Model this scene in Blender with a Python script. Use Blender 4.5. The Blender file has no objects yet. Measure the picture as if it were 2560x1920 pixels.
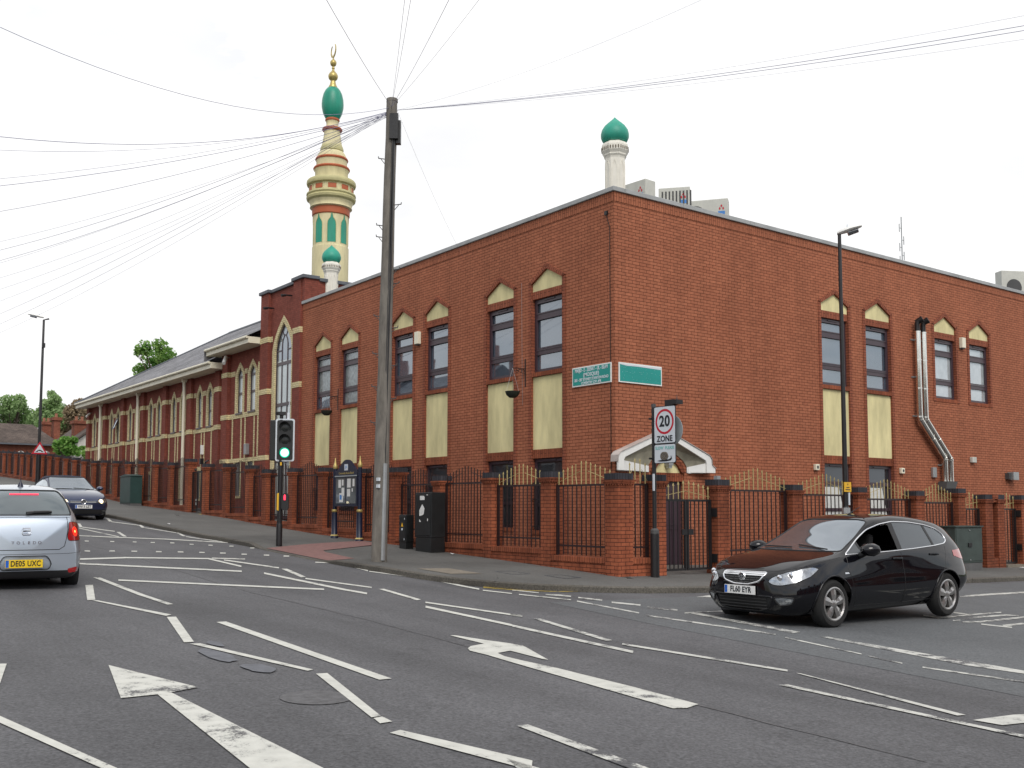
import bpy, bmesh, math, random
import numpy as np
from mathutils import Vector, Matrix
from mathutils.geometry import tessellate_polygon
from mathutils.bvhtree import BVHTree
C = bpy.context.scene.collection
SC = bpy.context.scene
R = math.radians
rnd = random.Random(7)

# ------------------------------------------------------------------ camera
cam = bpy.data.objects.new('camera', bpy.data.cameras.new('camera'))
C.objects.link(cam); SC.camera = cam
cam.data.sensor_width = 36.0
cam.data.lens = 35.8718
cam.data.shift_y = 0.04435
cam.data.clip_start = 0.1; cam.data.clip_end = 2000
CAMPOS = Vector((16.7444, -15.4014, 1.6024))
_yaw, _pitch, _roll = R(143.1820), R(4.4910), R(0.1040)
_f = Vector((math.cos(_pitch)*math.cos(_yaw), math.cos(_pitch)*math.sin(_yaw), math.sin(_pitch)))
_r = Vector((math.sin(_yaw), -math.cos(_yaw), 0)); _u = _r.cross(_f)
_r2 = math.cos(_roll)*_r + math.sin(_roll)*_u; _u2 = -math.sin(_roll)*_r + math.cos(_roll)*_u
cam.matrix_world = Matrix(((_r2.x,_u2.x,-_f.x,CAMPOS.x),(_r2.y,_u2.y,-_f.y,CAMPOS.y),(_r2.z,_u2.z,-_f.z,CAMPOS.z),(0,0,0,1)))

# ------------------------------------------------------------------ sky, sun, exposure
SUN_EL, SUN_AZ = 47.0, -24.0            # azimuth of the sun, degrees from +x
w = bpy.data.worlds.new("World"); SC.world = w; w.use_nodes = True
nt = w.node_tree; nt.nodes.clear()
def N(t, kind, **kw):
    n = t.nodes.new(kind)
    for k, v in kw.items():
        if k in n.inputs.keys(): n.inputs[k].default_value = v
        else: setattr(n, k, v)
    return n
out = N(nt, 'ShaderNodeOutputWorld'); bg = N(nt, 'ShaderNodeBackground')
sky = N(nt, 'ShaderNodeTexSky', sky_type='NISHITA', sun_disc=False)
sky.sun_elevation = R(SUN_EL); sky.sun_rotation = R(90-SUN_AZ); sky.air_density = 1.2; sky.dust_density = 2.0
skm = N(nt, 'ShaderNodeVectorMath', operation='SCALE'); skm.inputs['Scale'].default_value = 0.15
tc = N(nt, 'ShaderNodeTexCoord'); mp = N(nt, 'ShaderNodeMapping'); mp.inputs['Scale'].default_value = (1.6, 1.6, 4.0)
nz = N(nt, 'ShaderNodeTexNoise', Scale=1.7, Detail=7.0, Roughness=0.6)
cr = N(nt, 'ShaderNodeValToRGB'); cr.color_ramp.elements[0].position = 0.36; cr.color_ramp.elements[1].position = 0.58
cr.color_ramp.elements[0].color = (0.0,0.0,0.0,1)
sep = N(nt, 'ShaderNodeSeparateXYZ'); nt.links.new(tc.outputs['Generated'], sep.inputs[0])
cloudn = N(nt, 'ShaderNodeTexNoise', Scale=3.0, Detail=6.0)
ccr = N(nt, 'ShaderNodeValToRGB'); ccr.color_ramp.elements[0].position = 0.3; ccr.color_ramp.elements[1].position = 0.7
ccr.color_ramp.elements[0].color = (0.98,0.985,1.0,1); ccr.color_ramp.elements[1].color = (1.16,1.155,1.15,1)
mix = N(nt, 'ShaderNodeMix', data_type='RGBA')
L = nt.links.new
L(tc.outputs['Generated'], mp.inputs[0]); L(mp.outputs[0], nz.inputs['Vector']); L(mp.outputs[0], cloudn.inputs['Vector'])
L(nz.outputs['Fac'], cr.inputs[0]); L(cloudn.outputs['Fac'], ccr.inputs[0])
L(sky.outputs[0], skm.inputs[0])
dt = N(nt, 'ShaderNodeVectorMath', operation='DOT_PRODUCT'); dt.inputs[1].default_value = (-.72,.69,.05)
L(tc.outputs['Generated'], dt.inputs[0])
dr_ = N(nt, 'ShaderNodeMapRange'); dr_.inputs['From Min'].default_value = -.35; dr_.inputs['From Max'].default_value = .75
dr_.inputs['To Min'].default_value = -.05; dr_.inputs['To Max'].default_value = .92; L(dt.outputs['Value'], dr_.inputs[0])
fa_ = N(nt, 'ShaderNodeMath', operation='ADD'); fa_.use_clamp = True; L(cr.outputs[0], fa_.inputs[0]); L(dr_.outputs[0], fa_.inputs[1])
L(fa_.outputs[0], mix.inputs['Factor']); L(skm.outputs[0], mix.inputs['A']); L(ccr.outputs[0], mix.inputs['B'])
L(mix.outputs['Result'], bg.inputs['Color']); bg.inputs['Strength'].default_value = 1.0
L(bg.outputs[0], out.inputs[0])
sun = bpy.data.objects.new('sun', bpy.data.lights.new('sun', 'SUN')); C.objects.link(sun)
sun.data.energy = 1.65; sun.data.angle = R(28); sun.data.color = (1.0, 0.955, 0.9)
_d = Vector((math.cos(R(SUN_EL))*math.cos(R(SUN_AZ)), math.cos(R(SUN_EL))*math.sin(R(SUN_AZ)), math.sin(R(SUN_EL))))
sun.rotation_euler = _d.to_track_quat('Z', 'Y').to_euler(); sun.location = (0, 0, 60)
SC.view_settings.view_transform = 'Standard'; SC.view_settings.look = 'None'
SC.view_settings.exposure = 0.0; SC.view_settings.gamma = 1.0
try: SC.view_settings.use_curve_mapping = False
except Exception: pass
SC.cycles.max_bounces = 6; SC.cycles.use_denoising = True

# ------------------------------------------------------------------ ground shape
KX = [-200,-140,-80,-56,-45,-30.3,-21.3,-17.8,-14.8,-10.8,-6,-2.4,1.9,8.1,16.7,30,60,120]
KZ = [9.5,7.5,4.75,3.5,2.88,1.74,1.32,1.15,.96,.74,.55,.39,.2,.03,-.2,-.45,-.9,-1.5]
def G(x, y):
    return float(np.interp(x, KX, KZ)) - .02*(min(max(y,-22),45)+1.95)

# ------------------------------------------------------------------ materials
MATS = {}
def new_mat(name):
    m = bpy.data.materials.new(name); m.use_nodes = True
    t = m.node_tree; b = t.nodes['Principled BSDF']; MATS[name] = m
    return m, t, b
def col(t, b, c): b.inputs['Base Color'].default_value = (*c, 1)
def simple(name, c, rough=.6, metal=0., coat=0., var=.12, scale=3., spec=.5, bump=0., emit=None, streak=False):
    """plain material with a little large-scale and fine tonal variation"""
    m, t, b = new_mat(name)
    b.inputs['Roughness'].default_value = rough; b.inputs['Metallic'].default_value = metal
    b.inputs['Coat Weight'].default_value = coat; b.inputs['Coat Roughness'].default_value = .04
    b.inputs['Specular IOR Level'].default_value = spec
    if var > 0:
        g = N(t,'ShaderNodeNewGeometry'); mp = N(t,'ShaderNodeMapping')
        mp.inputs['Scale'].default_value = (scale, scale, scale*(.25 if streak else 1))
        n = N(t,'ShaderNodeTexNoise', Scale=1.0, Detail=6.0, Roughness=.65)
        r = N(t,'ShaderNodeValToRGB'); r.color_ramp.elements[0].position=.3; r.color_ramp.elements[1].position=.7
        lo = [max(0,v*(1-var)) for v in c]; hi = [min(1,v*(1+var)) for v in c]
        r.color_ramp.elements[0].color=(*lo,1); r.color_ramp.elements[1].color=(*hi,1)
        t.links.new(g.outputs['Position'], mp.inputs[0]); t.links.new(mp.outputs[0], n.inputs['Vector'])
        t.links.new(n.outputs['Fac'], r.inputs[0]); t.links.new(r.outputs[0], b.inputs['Base Color'])
        if bump:
            n2 = N(t,'ShaderNodeTexNoise', Scale=60.0, Detail=3.0); bp = N(t,'ShaderNodeBump', Strength=bump, Distance=.004)
            t.links.new(g.outputs['Position'], n2.inputs['Vector']); t.links.new(n2.outputs['Fac'], bp.inputs['Height']); t.links.new(bp.outputs[0], b.inputs['Normal'])
    else: col(t, b, c)
    if emit:
        b.inputs['Emission Color'].default_value = (*emit[0],1); b.inputs['Emission Strength'].default_value = emit[1]
    return m
def brick(name, c1, c2, mortar, w=.225, h=.075, off=.5, ms=.011, dark=.55, stain=.25, bump=.5):
    m, t, b = new_mat(name)
    uv = N(t,'ShaderNodeUVMap'); uv.uv_map = 'UVMap'
    br = N(t,'ShaderNodeTexBrick'); br.offset = off; br.squash = 1
    br.inputs['Scale'].default_value = 1; br.inputs['Brick Width'].default_value = w; br.inputs['Row Height'].default_value = h
    br.inputs['Mortar Size'].default_value = ms*.5; br.inputs['Mortar Smooth'].default_value = .15; br.inputs['Bias'].default_value = -.1
    br.inputs['Color1'].default_value = (*c1,1); br.inputs['Color2'].default_value = (*c2,1); br.inputs['Mortar'].default_value = (*mortar,1)
    t.links.new(uv.outputs[0], br.inputs['Vector'])
    g = N(t,'ShaderNodeNewGeometry')
    n = N(t,'ShaderNodeTexNoise', Scale=.55, Detail=5.0, Roughness=.6); t.links.new(g.outputs['Position'], n.inputs['Vector'])
    n2 = N(t,'ShaderNodeTexNoise', Scale=9.0, Detail=4.0); t.links.new(g.outputs['Position'], n2.inputs['Vector'])
    r = N(t,'ShaderNodeMapRange'); r.inputs['From Min'].default_value=.3; r.inputs['From Max'].default_value=.7
    r.inputs['To Min'].default_value=1-stain; r.inputs['To Max'].default_value=1+stain*.6; t.links.new(n.outputs['Fac'], r.inputs[0])
    r2 = N(t,'ShaderNodeMapRange'); r2.inputs['From Min'].default_value=.3; r2.inputs['From Max'].default_value=.7
    r2.inputs['To Min'].default_value=.86; r2.inputs['To Max'].default_value=1.12; t.links.new(n2.outputs['Fac'], r2.inputs[0])
    mp3 = N(t,'ShaderNodeMapping'); mp3.inputs['Scale'].default_value=(2.6,2.6,.16)     # rain streaks
    n3 = N(t,'ShaderNodeTexNoise', Scale=1.0, Detail=5.0, Roughness=.6); t.links.new(g.outputs['Position'], mp3.inputs[0]); t.links.new(mp3.outputs[0], n3.inputs['Vector'])
    r3 = N(t,'ShaderNodeMapRange'); r3.inputs['From Min'].default_value=.3; r3.inputs['From Max'].default_value=.62
    r3.inputs['To Min'].default_value=1-stain*.9; r3.inputs['To Max'].default_value=1.04; t.links.new(n3.outputs['Fac'], r3.inputs[0])
    mu0 = N(t,'ShaderNodeMath', operation='MULTIPLY'); t.links.new(r.outputs[0], mu0.inputs[0]); t.links.new(r3.outputs[0], mu0.inputs[1])
    mu = N(t,'ShaderNodeMath', operation='MULTIPLY'); t.links.new(mu0.outputs[0], mu.inputs[0]); t.links.new(r2.outputs[0], mu.inputs[1])
    sc = N(t,'ShaderNodeVectorMath', operation='SCALE'); t.links.new(br.outputs['Color'], sc.inputs[0]); t.links.new(mu.outputs[0], sc.inputs['Scale'])
    t.links.new(sc.outputs[0], b.inputs['Base Color'])
    bp = N(t,'ShaderNodeBump', Strength=bump, Distance=.006); inv = N(t,'ShaderNodeMath', operation='SUBTRACT'); inv.inputs[0].default_value=1
    t.links.new(br.outputs['Fac'], inv.inputs[1]); t.links.new(inv.outputs[0], bp.inputs['Height']); t.links.new(bp.outputs[0], b.inputs['Normal'])
    b.inputs['Roughness'].default_value = .85; b.inputs['Specular IOR Level'].default_value = .25
    return m
M = {}
M['brick'] = brick('red_brick', (.395,.140,.074), (.335,.114,.060), (.075,.019,.009), ms=.0115, stain=.13)
M['brick_hall'] = brick('plum_brick', (.25,.070,.048), (.205,.055,.038), (.12,.045,.035), ms=.010, stain=.14)
M['brick_pillar'] = brick('orange_brick', (.335,.098,.046), (.27,.076,.037), (.05,.014,.010), ms=.0115, stain=.4)
M['brick_trim'] = brick('trim_brick', (.31,.098,.053), (.26,.080,.044), (.055,.015,.010), ms=.0125, stain=.14)
M['brick_house'] = brick('old_brick', (.27,.085,.05), (.2,.06,.035), (.2,.12,.09))
M['brick_blue'] = brick('blue_brick', (.055,.055,.065), (.04,.04,.048), (.02,.02,.022), w=.225, h=.075, off=0)
M['cream_brick'] = brick('cream_brick', (.72,.63,.37), (.66,.56,.31), (.24,.18,.10), stain=.15)
M['render'] = simple('cream_render', (.66,.59,.32), .95, var=.24, scale=2.0, bump=.6, streak=True)
M['coping'] = simple('coping', (.34,.35,.35), .7, var=.18, scale=2)
M['coping_dark'] = simple('coping_dark', (.10,.11,.125), .6, var=.2)
M['fascia'] = simple('cream_fascia', (.76,.72,.57), .55, var=.1, scale=1.5, streak=True)
M['white'] = simple('white_paint', (.78,.78,.75), .5, var=.06)
M['soffit'] = simple('grimy_soffit', (.30,.28,.21), .8, var=.3, scale=3)  # brownish lining tone, darker than the white canopy
M['roof_lead'] = simple('lead_flashing', (.42,.37,.34), .7, var=.2)
M['frame'] = simple('plum_frame', (.052,.032,.042), .35, var=.1)
M['curtain'] = simple('white_curtain', (.62,.63,.6), .9, var=.12, scale=8)  # white of the slanted sheets in the lower side windows
M['gold_paint'] = simple('gold_paint', (.44,.355,.155), .45, var=.15, scale=10)
M['gold'] = simple('gold_leaf', (.50,.39,.14), .38, metal=.5, var=.12)
M['black'] = simple('black_metal', (.012,.011,.012), .45, var=.2)
M['maroon'] = simple('dark_railing', (.022,.010,.010), .5, var=.3)
M['green'] = simple('emerald_paint', (.012,.26,.17), .42, var=.2, scale=4, streak=True)
M['green2'] = simple('dome_green', (.02,.30,.21), .5, var=.16, scale=5)
M['cream_paint'] = simple('cream_paint', (.66,.59,.35), .65, var=.17, scale=4, streak=True)
M['cream_olive'] = simple('olive_cream', (.48,.44,.22), .65, var=.12, scale=4)
M['terra'] = simple('terracotta_paint', (.42,.10,.035), .6, var=.1)
M['conc_white'] = simple('white_stone', (.74,.71,.63), .7, var=.07, scale=6)
M['wood'] = simple('weathered_wood', (.16,.145,.125), .9, var=.35, scale=9, bump=.8, streak=True)
M['plastic_black'] = simple('black_plastic', (.013,.013,.014), .4, var=.15)
M['cab_black'] = simple('cabinet_black', (.014,.016,.017), .4, var=.25)
M['cab_green'] = simple('cabinet_green', (.018,.05,.045), .5, var=.2)
M['cab_green2'] = simple('cabinet_grey_green', (.045,.062,.055), .55, var=.2)
M['grey_plinth'] = simple('grey_plinth', (.10,.10,.10), .8, var=.2)
M['navy'] = simple('navy_paint', (.007,.011,.032), .35, var=.15)
M['steel'] = simple('polished_steel', (.72,.71,.67), .22, metal=1., var=.08, scale=6)
M['grey_metal'] = simple('grey_metal', (.38,.39,.39), .45, metal=.6, var=.12)
M['ac'] = simple('cream_casing', (.52,.52,.47), .6, var=.1)
M['slatgrey'] = simple('dark_vent', (.06,.06,.06), .6, var=.1)
M['red_paint'] = simple('red_sign', (.50,.012,.03), .4, var=.05)
M['sign_white'] = simple('sign_white', (.62,.66,.70), .35, var=.03)
M['teal_sign'] = simple('teal_sign', (.004,.27,.235), .35, var=.08)
M['teal_text'] = simple('teal_text', (.15,.45,.42), .5, var=0)
M['sign_black'] = simple('sign_black', (.012,.014,.02), .4, var=0)
M['yellow'] = simple('yellow_sign', (.75,.42,.02), .45, var=.05)
M['yellow_paint'] = simple('yellow_step', (.62,.45,.04), .7, var=.2)
M['paper'] = simple('paper', (.68,.68,.66), .8, var=.1, scale=30)
M['blue'] = simple('blue_print', (.06,.22,.55), .6, var=.1)
M['grey_sign'] = simple('sign_back', (.30,.33,.34), .5, var=.1)
M['yellow_plate'] = simple('yellow_plate', (.80,.55,.02), .35, var=0)
M['white_plate'] = simple('white_plate', (.78,.78,.76), .35, var=0)
M['plate_blue'] = simple('plate_blue', (.02,.12,.5), .35, var=0)
M['tyre'] = simple('tyre', (.012,.012,.012), .85, var=.2, scale=20)
M['rim'] = simple('alloy', (.42,.41,.40), .3, metal=.85, var=.1, scale=10)
M['rim_dark'] = simple('brake_dark', (.02,.02,.02), .7, var=.1)
M['chrome'] = simple('chrome', (.82,.83,.85), .12, metal=1., var=0)
M['car_black'] = simple('paint_black', (.004,.004,.006), .5, coat=1., var=.0, spec=.0)
M['car_silver'] = simple('paint_silver', (.50,.56,.63), .36, metal=.7, coat=.8, var=0)
M['car_blue'] = simple('paint_navy', (.026,.038,.095), .3, metal=.5, coat=1., var=0)
M['softtop'] = simple('soft_top', (.018,.020,.038), .9, var=.15, scale=20)
M['trim'] = simple('black_trim', (.010,.010,.011), .5, var=0)
M['seat'] = simple('seat_cloth', (.016,.016,.017), .9, var=.2, scale=20)
M['lamp_red'] = simple('tail_red', (.34,.006,.008), .15, coat=1, var=0)
M['lamp_red_on'] = simple('tail_red_lit', (.7,.02,.01), .2, var=0, emit=((1,.05,.025),.8))
M['brake_on'] = simple('brake_light_lit', (.7,.02,.04), .2, var=0, emit=((1,.06,.12),1.3))
M['amber_on'] = simple('brake_bulb_lit', (.9,.4,.1), .2, var=0, emit=((1,.42,.12),2.2))
M['head_on'] = simple('headlight_lit', (.9,.8,.6), .2, var=0, emit=((1,.80,.45),3.5))
M['lens'] = simple('headlight_lens', (.34,.36,.38), .1, metal=.7, coat=1, var=.5, scale=14)
M['lens_dark'] = simple('headlight_lens_dark', (.14,.15,.16), .1, metal=.6, coat=1, var=.5, scale=18)
M['amber'] = simple('amber_lens', (.6,.25,.08), .2, coat=1, var=0)
M['green_on'] = simple('green_lamp_lit', (.2,.9,.6), .2, var=0, emit=((.55,1.0,.80),2.2))
M['green_ring'] = simple('green_lamp_edge', (.02,.4,.25), .2, var=0, emit=((.0,.62,.36),.9))
M['red_man_on'] = simple('red_man_lit', (.9,.05,.1), .2, var=0, emit=((1,.03,.07),1.6))
M['lamp_off'] = simple('lamp_off', (.012,.014,.013), .25, var=0)
M['bark'] = simple('bark', (.075,.055,.04), .95, var=.35, scale=6)
M['roof_brown'] = simple('brown_tiles', (.085,.066,.055), .9, var=.35, scale=5)
M['clay'] = simple('clay_pot', (.28,.12,.07), .8, var=.2)
M['house_render'] = simple('pale_render', (.55,.53,.48), .9, var=.1)
M['wire'] = simple('wire_grey', (.27,.27,.40), .6, var=0)
M['basket'] = simple('dark_basket', (.018,.022,.016), .9, var=.3, scale=30)
M['iron'] = simple('manhole_iron', (.088,.088,.092), .6, var=.4, scale=14, bump=.8)
M['patch'] = simple('asphalt_patch', (.125,.13,.145), .85, var=.2, scale=10)
M['tactile'] = simple('red_tactile_paving', (.20,.105,.095), .85, var=.2, scale=8, bump=.6)
M['litter'] = simple('litter_white', (.75,.75,.75), .8, var=.1)
M['grass'] = simple('rough_grass', (.05,.075,.025), .95, var=.4, scale=2)
M['tan_patch'] = simple('tan_concrete', (.19,.165,.13), .9, var=.2, scale=6)

def glass(name, c, refl=.25, rough=.02, var=.25, scale=1.2):
    m, t, b = new_mat(name)
    b.inputs['Roughness'].default_value = .7
    g = N(t,'ShaderNodeNewGeometry'); n = N(t,'ShaderNodeTexNoise', Scale=scale, Detail=4.0, Roughness=.6)
    r = N(t,'ShaderNodeValToRGB'); r.color_ramp.elements[0].position=.35; r.color_ramp.elements[1].position=.68
    r.color_ramp.elements[0].color=(*[v*(1-var) for v in c],1); r.color_ramp.elements[1].color=(*[v*(1+var) for v in c],1)
    t.links.new(g.outputs['Position'], n.inputs['Vector']); t.links.new(n.outputs['Fac'], r.inputs[0]); t.links.new(r.outputs[0], b.inputs['Base Color'])
    gl = N(t,'ShaderNodeBsdfGlossy', Roughness=rough); gl.inputs['Color'].default_value=(.86,.93,1,1)
    n3 = N(t,'ShaderNodeTexNoise', Scale=1.4, Detail=1.0); bp = N(t,'ShaderNodeBump', Strength=.02, Distance=.05)
    t.links.new(g.outputs['Position'], n3.inputs['Vector']); t.links.new(n3.outputs['Fac'], bp.inputs['Height']); t.links.new(bp.outputs[0], gl.inputs['Normal'])
    fr = N(t,'ShaderNodeFresnel', IOR=1.5); ma = N(t,'ShaderNodeMath', operation='ADD'); ma.use_clamp=True; ma.inputs[1].default_value=refl
    t.links.new(fr.outputs[0], ma.inputs[0])
    mx = N(t,'ShaderNodeMixShader'); t.links.new(ma.outputs[0], mx.inputs[0]); t.links.new(b.outputs[0], mx.inputs[1]); t.links.new(gl.outputs[0], mx.inputs[2])
    t.links.new(mx.outputs[0], t.nodes['Material Output'].inputs[0])
    return m
M['glass'] = glass('window_glass', (.05,.072,.10), .19, var=.12, scale=.5)
M['glass_frost'] = glass('frosted_glass', (.22,.25,.24), .10, rough=.25, var=.3, scale=9)
M['glass_dark'] = glass('dark_glass', (.012,.014,.018), .03)
M['glass_hall'] = glass('obscured_glass', (.46,.50,.48), .10, rough=.12, var=.12)
M['glass_curtain'] = glass('curtained_glass', (.42,.46,.47), .16, var=.14, scale=2.5)  # pale base colour, shared with the convertible's side windows
M['glass_car'] = glass('car_glass', (.035,.045,.055), .20)
M['glass_car_side'] = glass('car_side_glass', (.012,.014,.015), .05)
M['glass_car_dark'] = glass('car_glass_dark', (.012,.012,.012), .03)
M['glass_rear'] = glass('rear_window', (.035,.05,.05), .10)
M['board_glass'] = glass('notice_glass', (.10,.11,.11), .05)

def asphalt(name, c, grain=.5, big=.15, tracks=False, gum=False):
    m, t, b = new_mat(name)
    g = N(t,'ShaderNodeNewGeometry')
    n1 = N(t,'ShaderNodeTexNoise', Scale=.35, Detail=5.0, Roughness=.6)
    n2 = N(t,'ShaderNodeTexNoise', Scale=34.0, Detail=3.0, Roughness=.75)
    v = N(t,'ShaderNodeTexVoronoi', Scale=55.0); n4 = N(t,'ShaderNodeTexNoise', Scale=5.0, Detail=6.0, Roughness=.7)
    for x in (n1,n2,v,n4): t.links.new(g.outputs['Position'], x.inputs['Vector'])
    def rng(src, a, b_, lo, hi):
        r = N(t,'ShaderNodeMapRange'); r.inputs['From Min'].default_value=a; r.inputs['From Max'].default_value=b_
        r.inputs['To Min'].default_value=lo; r.inputs['To Max'].default_value=hi; t.links.new(src, r.inputs[0]); return r.outputs[0]
    a1 = rng(n1.outputs['Fac'], .3,.7, 1-big, 1+big); a2 = rng(n2.outputs['Fac'], .3,.7, 1-grain, 1+grain)
    a3 = rng(v.outputs['Distance'], .0,.9, 1+grain*.35, 1-grain*.35); a4 = rng(n4.outputs['Fac'], .3,.7, .93,1.07)
    def mul(x,y):
        q = N(t,'ShaderNodeMath', operation='MULTIPLY'); t.links.new(x,q.inputs[0]); t.links.new(y,q.inputs[1]); return q.outputs[0]
    tot = mul(mul(a1,a2), mul(a3,a4))
    if tracks:      # polished wheel tracks and old stains drawn out along the road
        mp = N(t,'ShaderNodeMapping'); mp.inputs['Scale'].default_value=(.10,1.15,1); n5 = N(t,'ShaderNodeTexNoise', Scale=1.0, Detail=4.0, Roughness=.55)
        t.links.new(g.outputs['Position'], mp.inputs[0]); t.links.new(mp.outputs[0], n5.inputs['Vector'])
        n6 = N(t,'ShaderNodeTexNoise', Scale=1.6, Detail=3.0); t.links.new(g.outputs['Position'], n6.inputs['Vector'])
        tot = mul(tot, mul(rng(n5.outputs['Fac'], .33,.67, .84,1.14), rng(n6.outputs['Fac'], .62,.74, 1.0,.86)))
    if gum:         # trodden gum spots and small scars
        vg = N(t,'ShaderNodeTexVoronoi', Scale=2.4); t.links.new(g.outputs['Position'], vg.inputs['Vector'])
        tot = mul(tot, rng(vg.outputs['Distance'], .05,.075, 1.45,1.0))
    cc = N(t,'ShaderNodeRGB'); cc.outputs[0].default_value=(*c,1)
    sc = N(t,'ShaderNodeVectorMath', operation='SCALE'); t.links.new(cc.outputs[0], sc.inputs[0]); t.links.new(tot, sc.inputs['Scale'])
    t.links.new(sc.outputs[0], b.inputs['Base Color'])
    bp = N(t,'ShaderNodeBump', Strength=.5, Distance=.006); t.links.new(n2.outputs['Fac'], bp.inputs['Height']); t.links.new(bp.outputs[0], b.inputs['Normal'])
    b.inputs['Roughness'].default_value=.8; b.inputs['Specular IOR Level'].default_value=.35
    return m, t, b, sc
M['road'] = asphalt('asphalt', (.098,.098,.103), .42, tracks=True)[0]
M['road_side'] = asphalt('asphalt_side', (.110,.116,.121), .35)[0]
M['pavement'] = asphalt('pavement_asphalt', (.105,.104,.098), .25, .28, gum=True)[0]
M['yard'] = asphalt('yard_asphalt', (.11,.105,.095), .3)[0]
M['kerb'] = asphalt('kerb_stone', (.095,.087,.074), .45, .35)[0]
def paint(name, c, wear=.5):
    """road paint worn through to the asphalt in patches and grains"""
    m, t, b, sc = asphalt(name, (.098,.098,.103), .42)
    g = N(t,'ShaderNodeNewGeometry')
    n1 = N(t,'ShaderNodeTexNoise', Scale=1.1, Detail=3.0); n2 = N(t,'ShaderNodeTexNoise', Scale=42.0, Detail=4.0, Roughness=.8); n3 = N(t,'ShaderNodeTexNoise', Scale=7.0, Detail=4.0)
    for x in (n1,n2,n3): t.links.new(g.outputs['Position'], x.inputs['Vector'])
    s1 = N(t,'ShaderNodeMath', operation='ADD'); t.links.new(n1.outputs['Fac'], s1.inputs[0]); t.links.new(n2.outputs['Fac'], s1.inputs[1])
    s2 = N(t,'ShaderNodeMath', operation='ADD'); t.links.new(s1.outputs[0], s2.inputs[0]); t.links.new(n3.outputs['Fac'], s2.inputs[1])
    r = N(t,'ShaderNodeMapRange'); r.inputs['From Min'].default_value=1.5-.42*(1-wear)-.02; r.inputs['From Max'].default_value=1.5-.42*(1-wear)+.16; t.links.new(s2.outputs[0], r.inputs[0])
    mx = N(t,'ShaderNodeMix', data_type='RGBA'); t.links.new(r.outputs[0], mx.inputs['Factor']); t.links.new(sc.outputs[0], mx.inputs['A'])
    r2 = N(t,'ShaderNodeValToRGB'); r2.color_ramp.elements[0].position=.35; r2.color_ramp.elements[1].position=.7
    r2.color_ramp.elements[0].color=(*[v*.82 for v in c],1); r2.color_ramp.elements[1].color=(*c,1)
    t.links.new(n3.outputs['Fac'], r2.inputs[0]); t.links.new(r2.outputs[0], mx.inputs['B']); t.links.new(mx.outputs['Result'], b.inputs['Base Color'])
    return m
M['mark'] = paint('white_road_paint', (.60,.60,.55), .25)
M['mark_worn'] = paint('worn_white_road_paint', (.56,.56,.52), .62)
M['mark_yellow'] = paint('yellow_road_paint', (.50,.36,.08), .5)

def slate(name, c, rowh=.22, w=.32):
    return brick(name, c, tuple(v*.7 for v in c), tuple(v*.35 for v in c), w=w, h=rowh, ms=.016, stain=.35, bump=.8)
M['slate'] = slate('grey_slate', (.27,.27,.285))
M['tiles_brown'] = slate('brown_roof_tiles', (.13,.10,.085), .28, .3)
M['tiles_red'] = slate('canopy_tiles', (.25,.14,.11), .2, .25)

def leafmat(name, c1, c2):
    m, t, b = new_mat(name)
    g = N(t,'ShaderNodeNewGeometry'); n = N(t,'ShaderNodeTexNoise', Scale=1.1, Detail=3.0)
    r = N(t,'ShaderNodeValToRGB'); r.color_ramp.elements[0].position=.35; r.color_ramp.elements[1].position=.65
    r.color_ramp.elements[0].color=(*c1,1); r.color_ramp.elements[1].color=(*c2,1)
    ad = N(t,'ShaderNodeMath', operation='MULTIPLY_ADD'); ad.inputs[1].default_value=.35; 
    t.links.new(g.outputs['Position'], n.inputs['Vector']); t.links.new(g.outputs['Random Per Island'], ad.inputs[0]); 
    sb = N(t,'ShaderNodeMath', operation='SUBTRACT'); sb.inputs[1].default_value=.17; t.links.new(n.outputs['Fac'], sb.inputs[0]); t.links.new(sb.outputs[0], ad.inputs[2])
    t.links.new(ad.outputs[0], r.inputs[0]); t.links.new(r.outputs[0], b.inputs['Base Color'])
    b.inputs['Roughness'].default_value=.6; b.inputs['Specular IOR Level'].default_value=.3
    tr = N(t,'ShaderNodeBsdfTranslucent'); t.links.new(r.outputs[0], tr.inputs['Color'])
    mx = N(t,'ShaderNodeMixShader'); mx.inputs[0].default_value=.45; t.links.new(b.outputs[0], mx.inputs[1]); t.links.new(tr.outputs[0], mx.inputs[2])
    t.links.new(mx.outputs[0], t.nodes['Material Output'].inputs[0])
    return m
M['leaf'] = leafmat('leaf_green', (.10,.23,.045), (.30,.48,.13))
M['leaf_birch'] = leafmat('leaf_grey_green', (.18,.30,.10), (.40,.54,.26))
M['leaf_copper'] = leafmat('leaf_copper', (.24,.18,.11), (.45,.36,.23))
M['leaf_bush'] = leafmat('leaf_bush', (.10,.25,.04), (.28,.48,.12))

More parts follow.
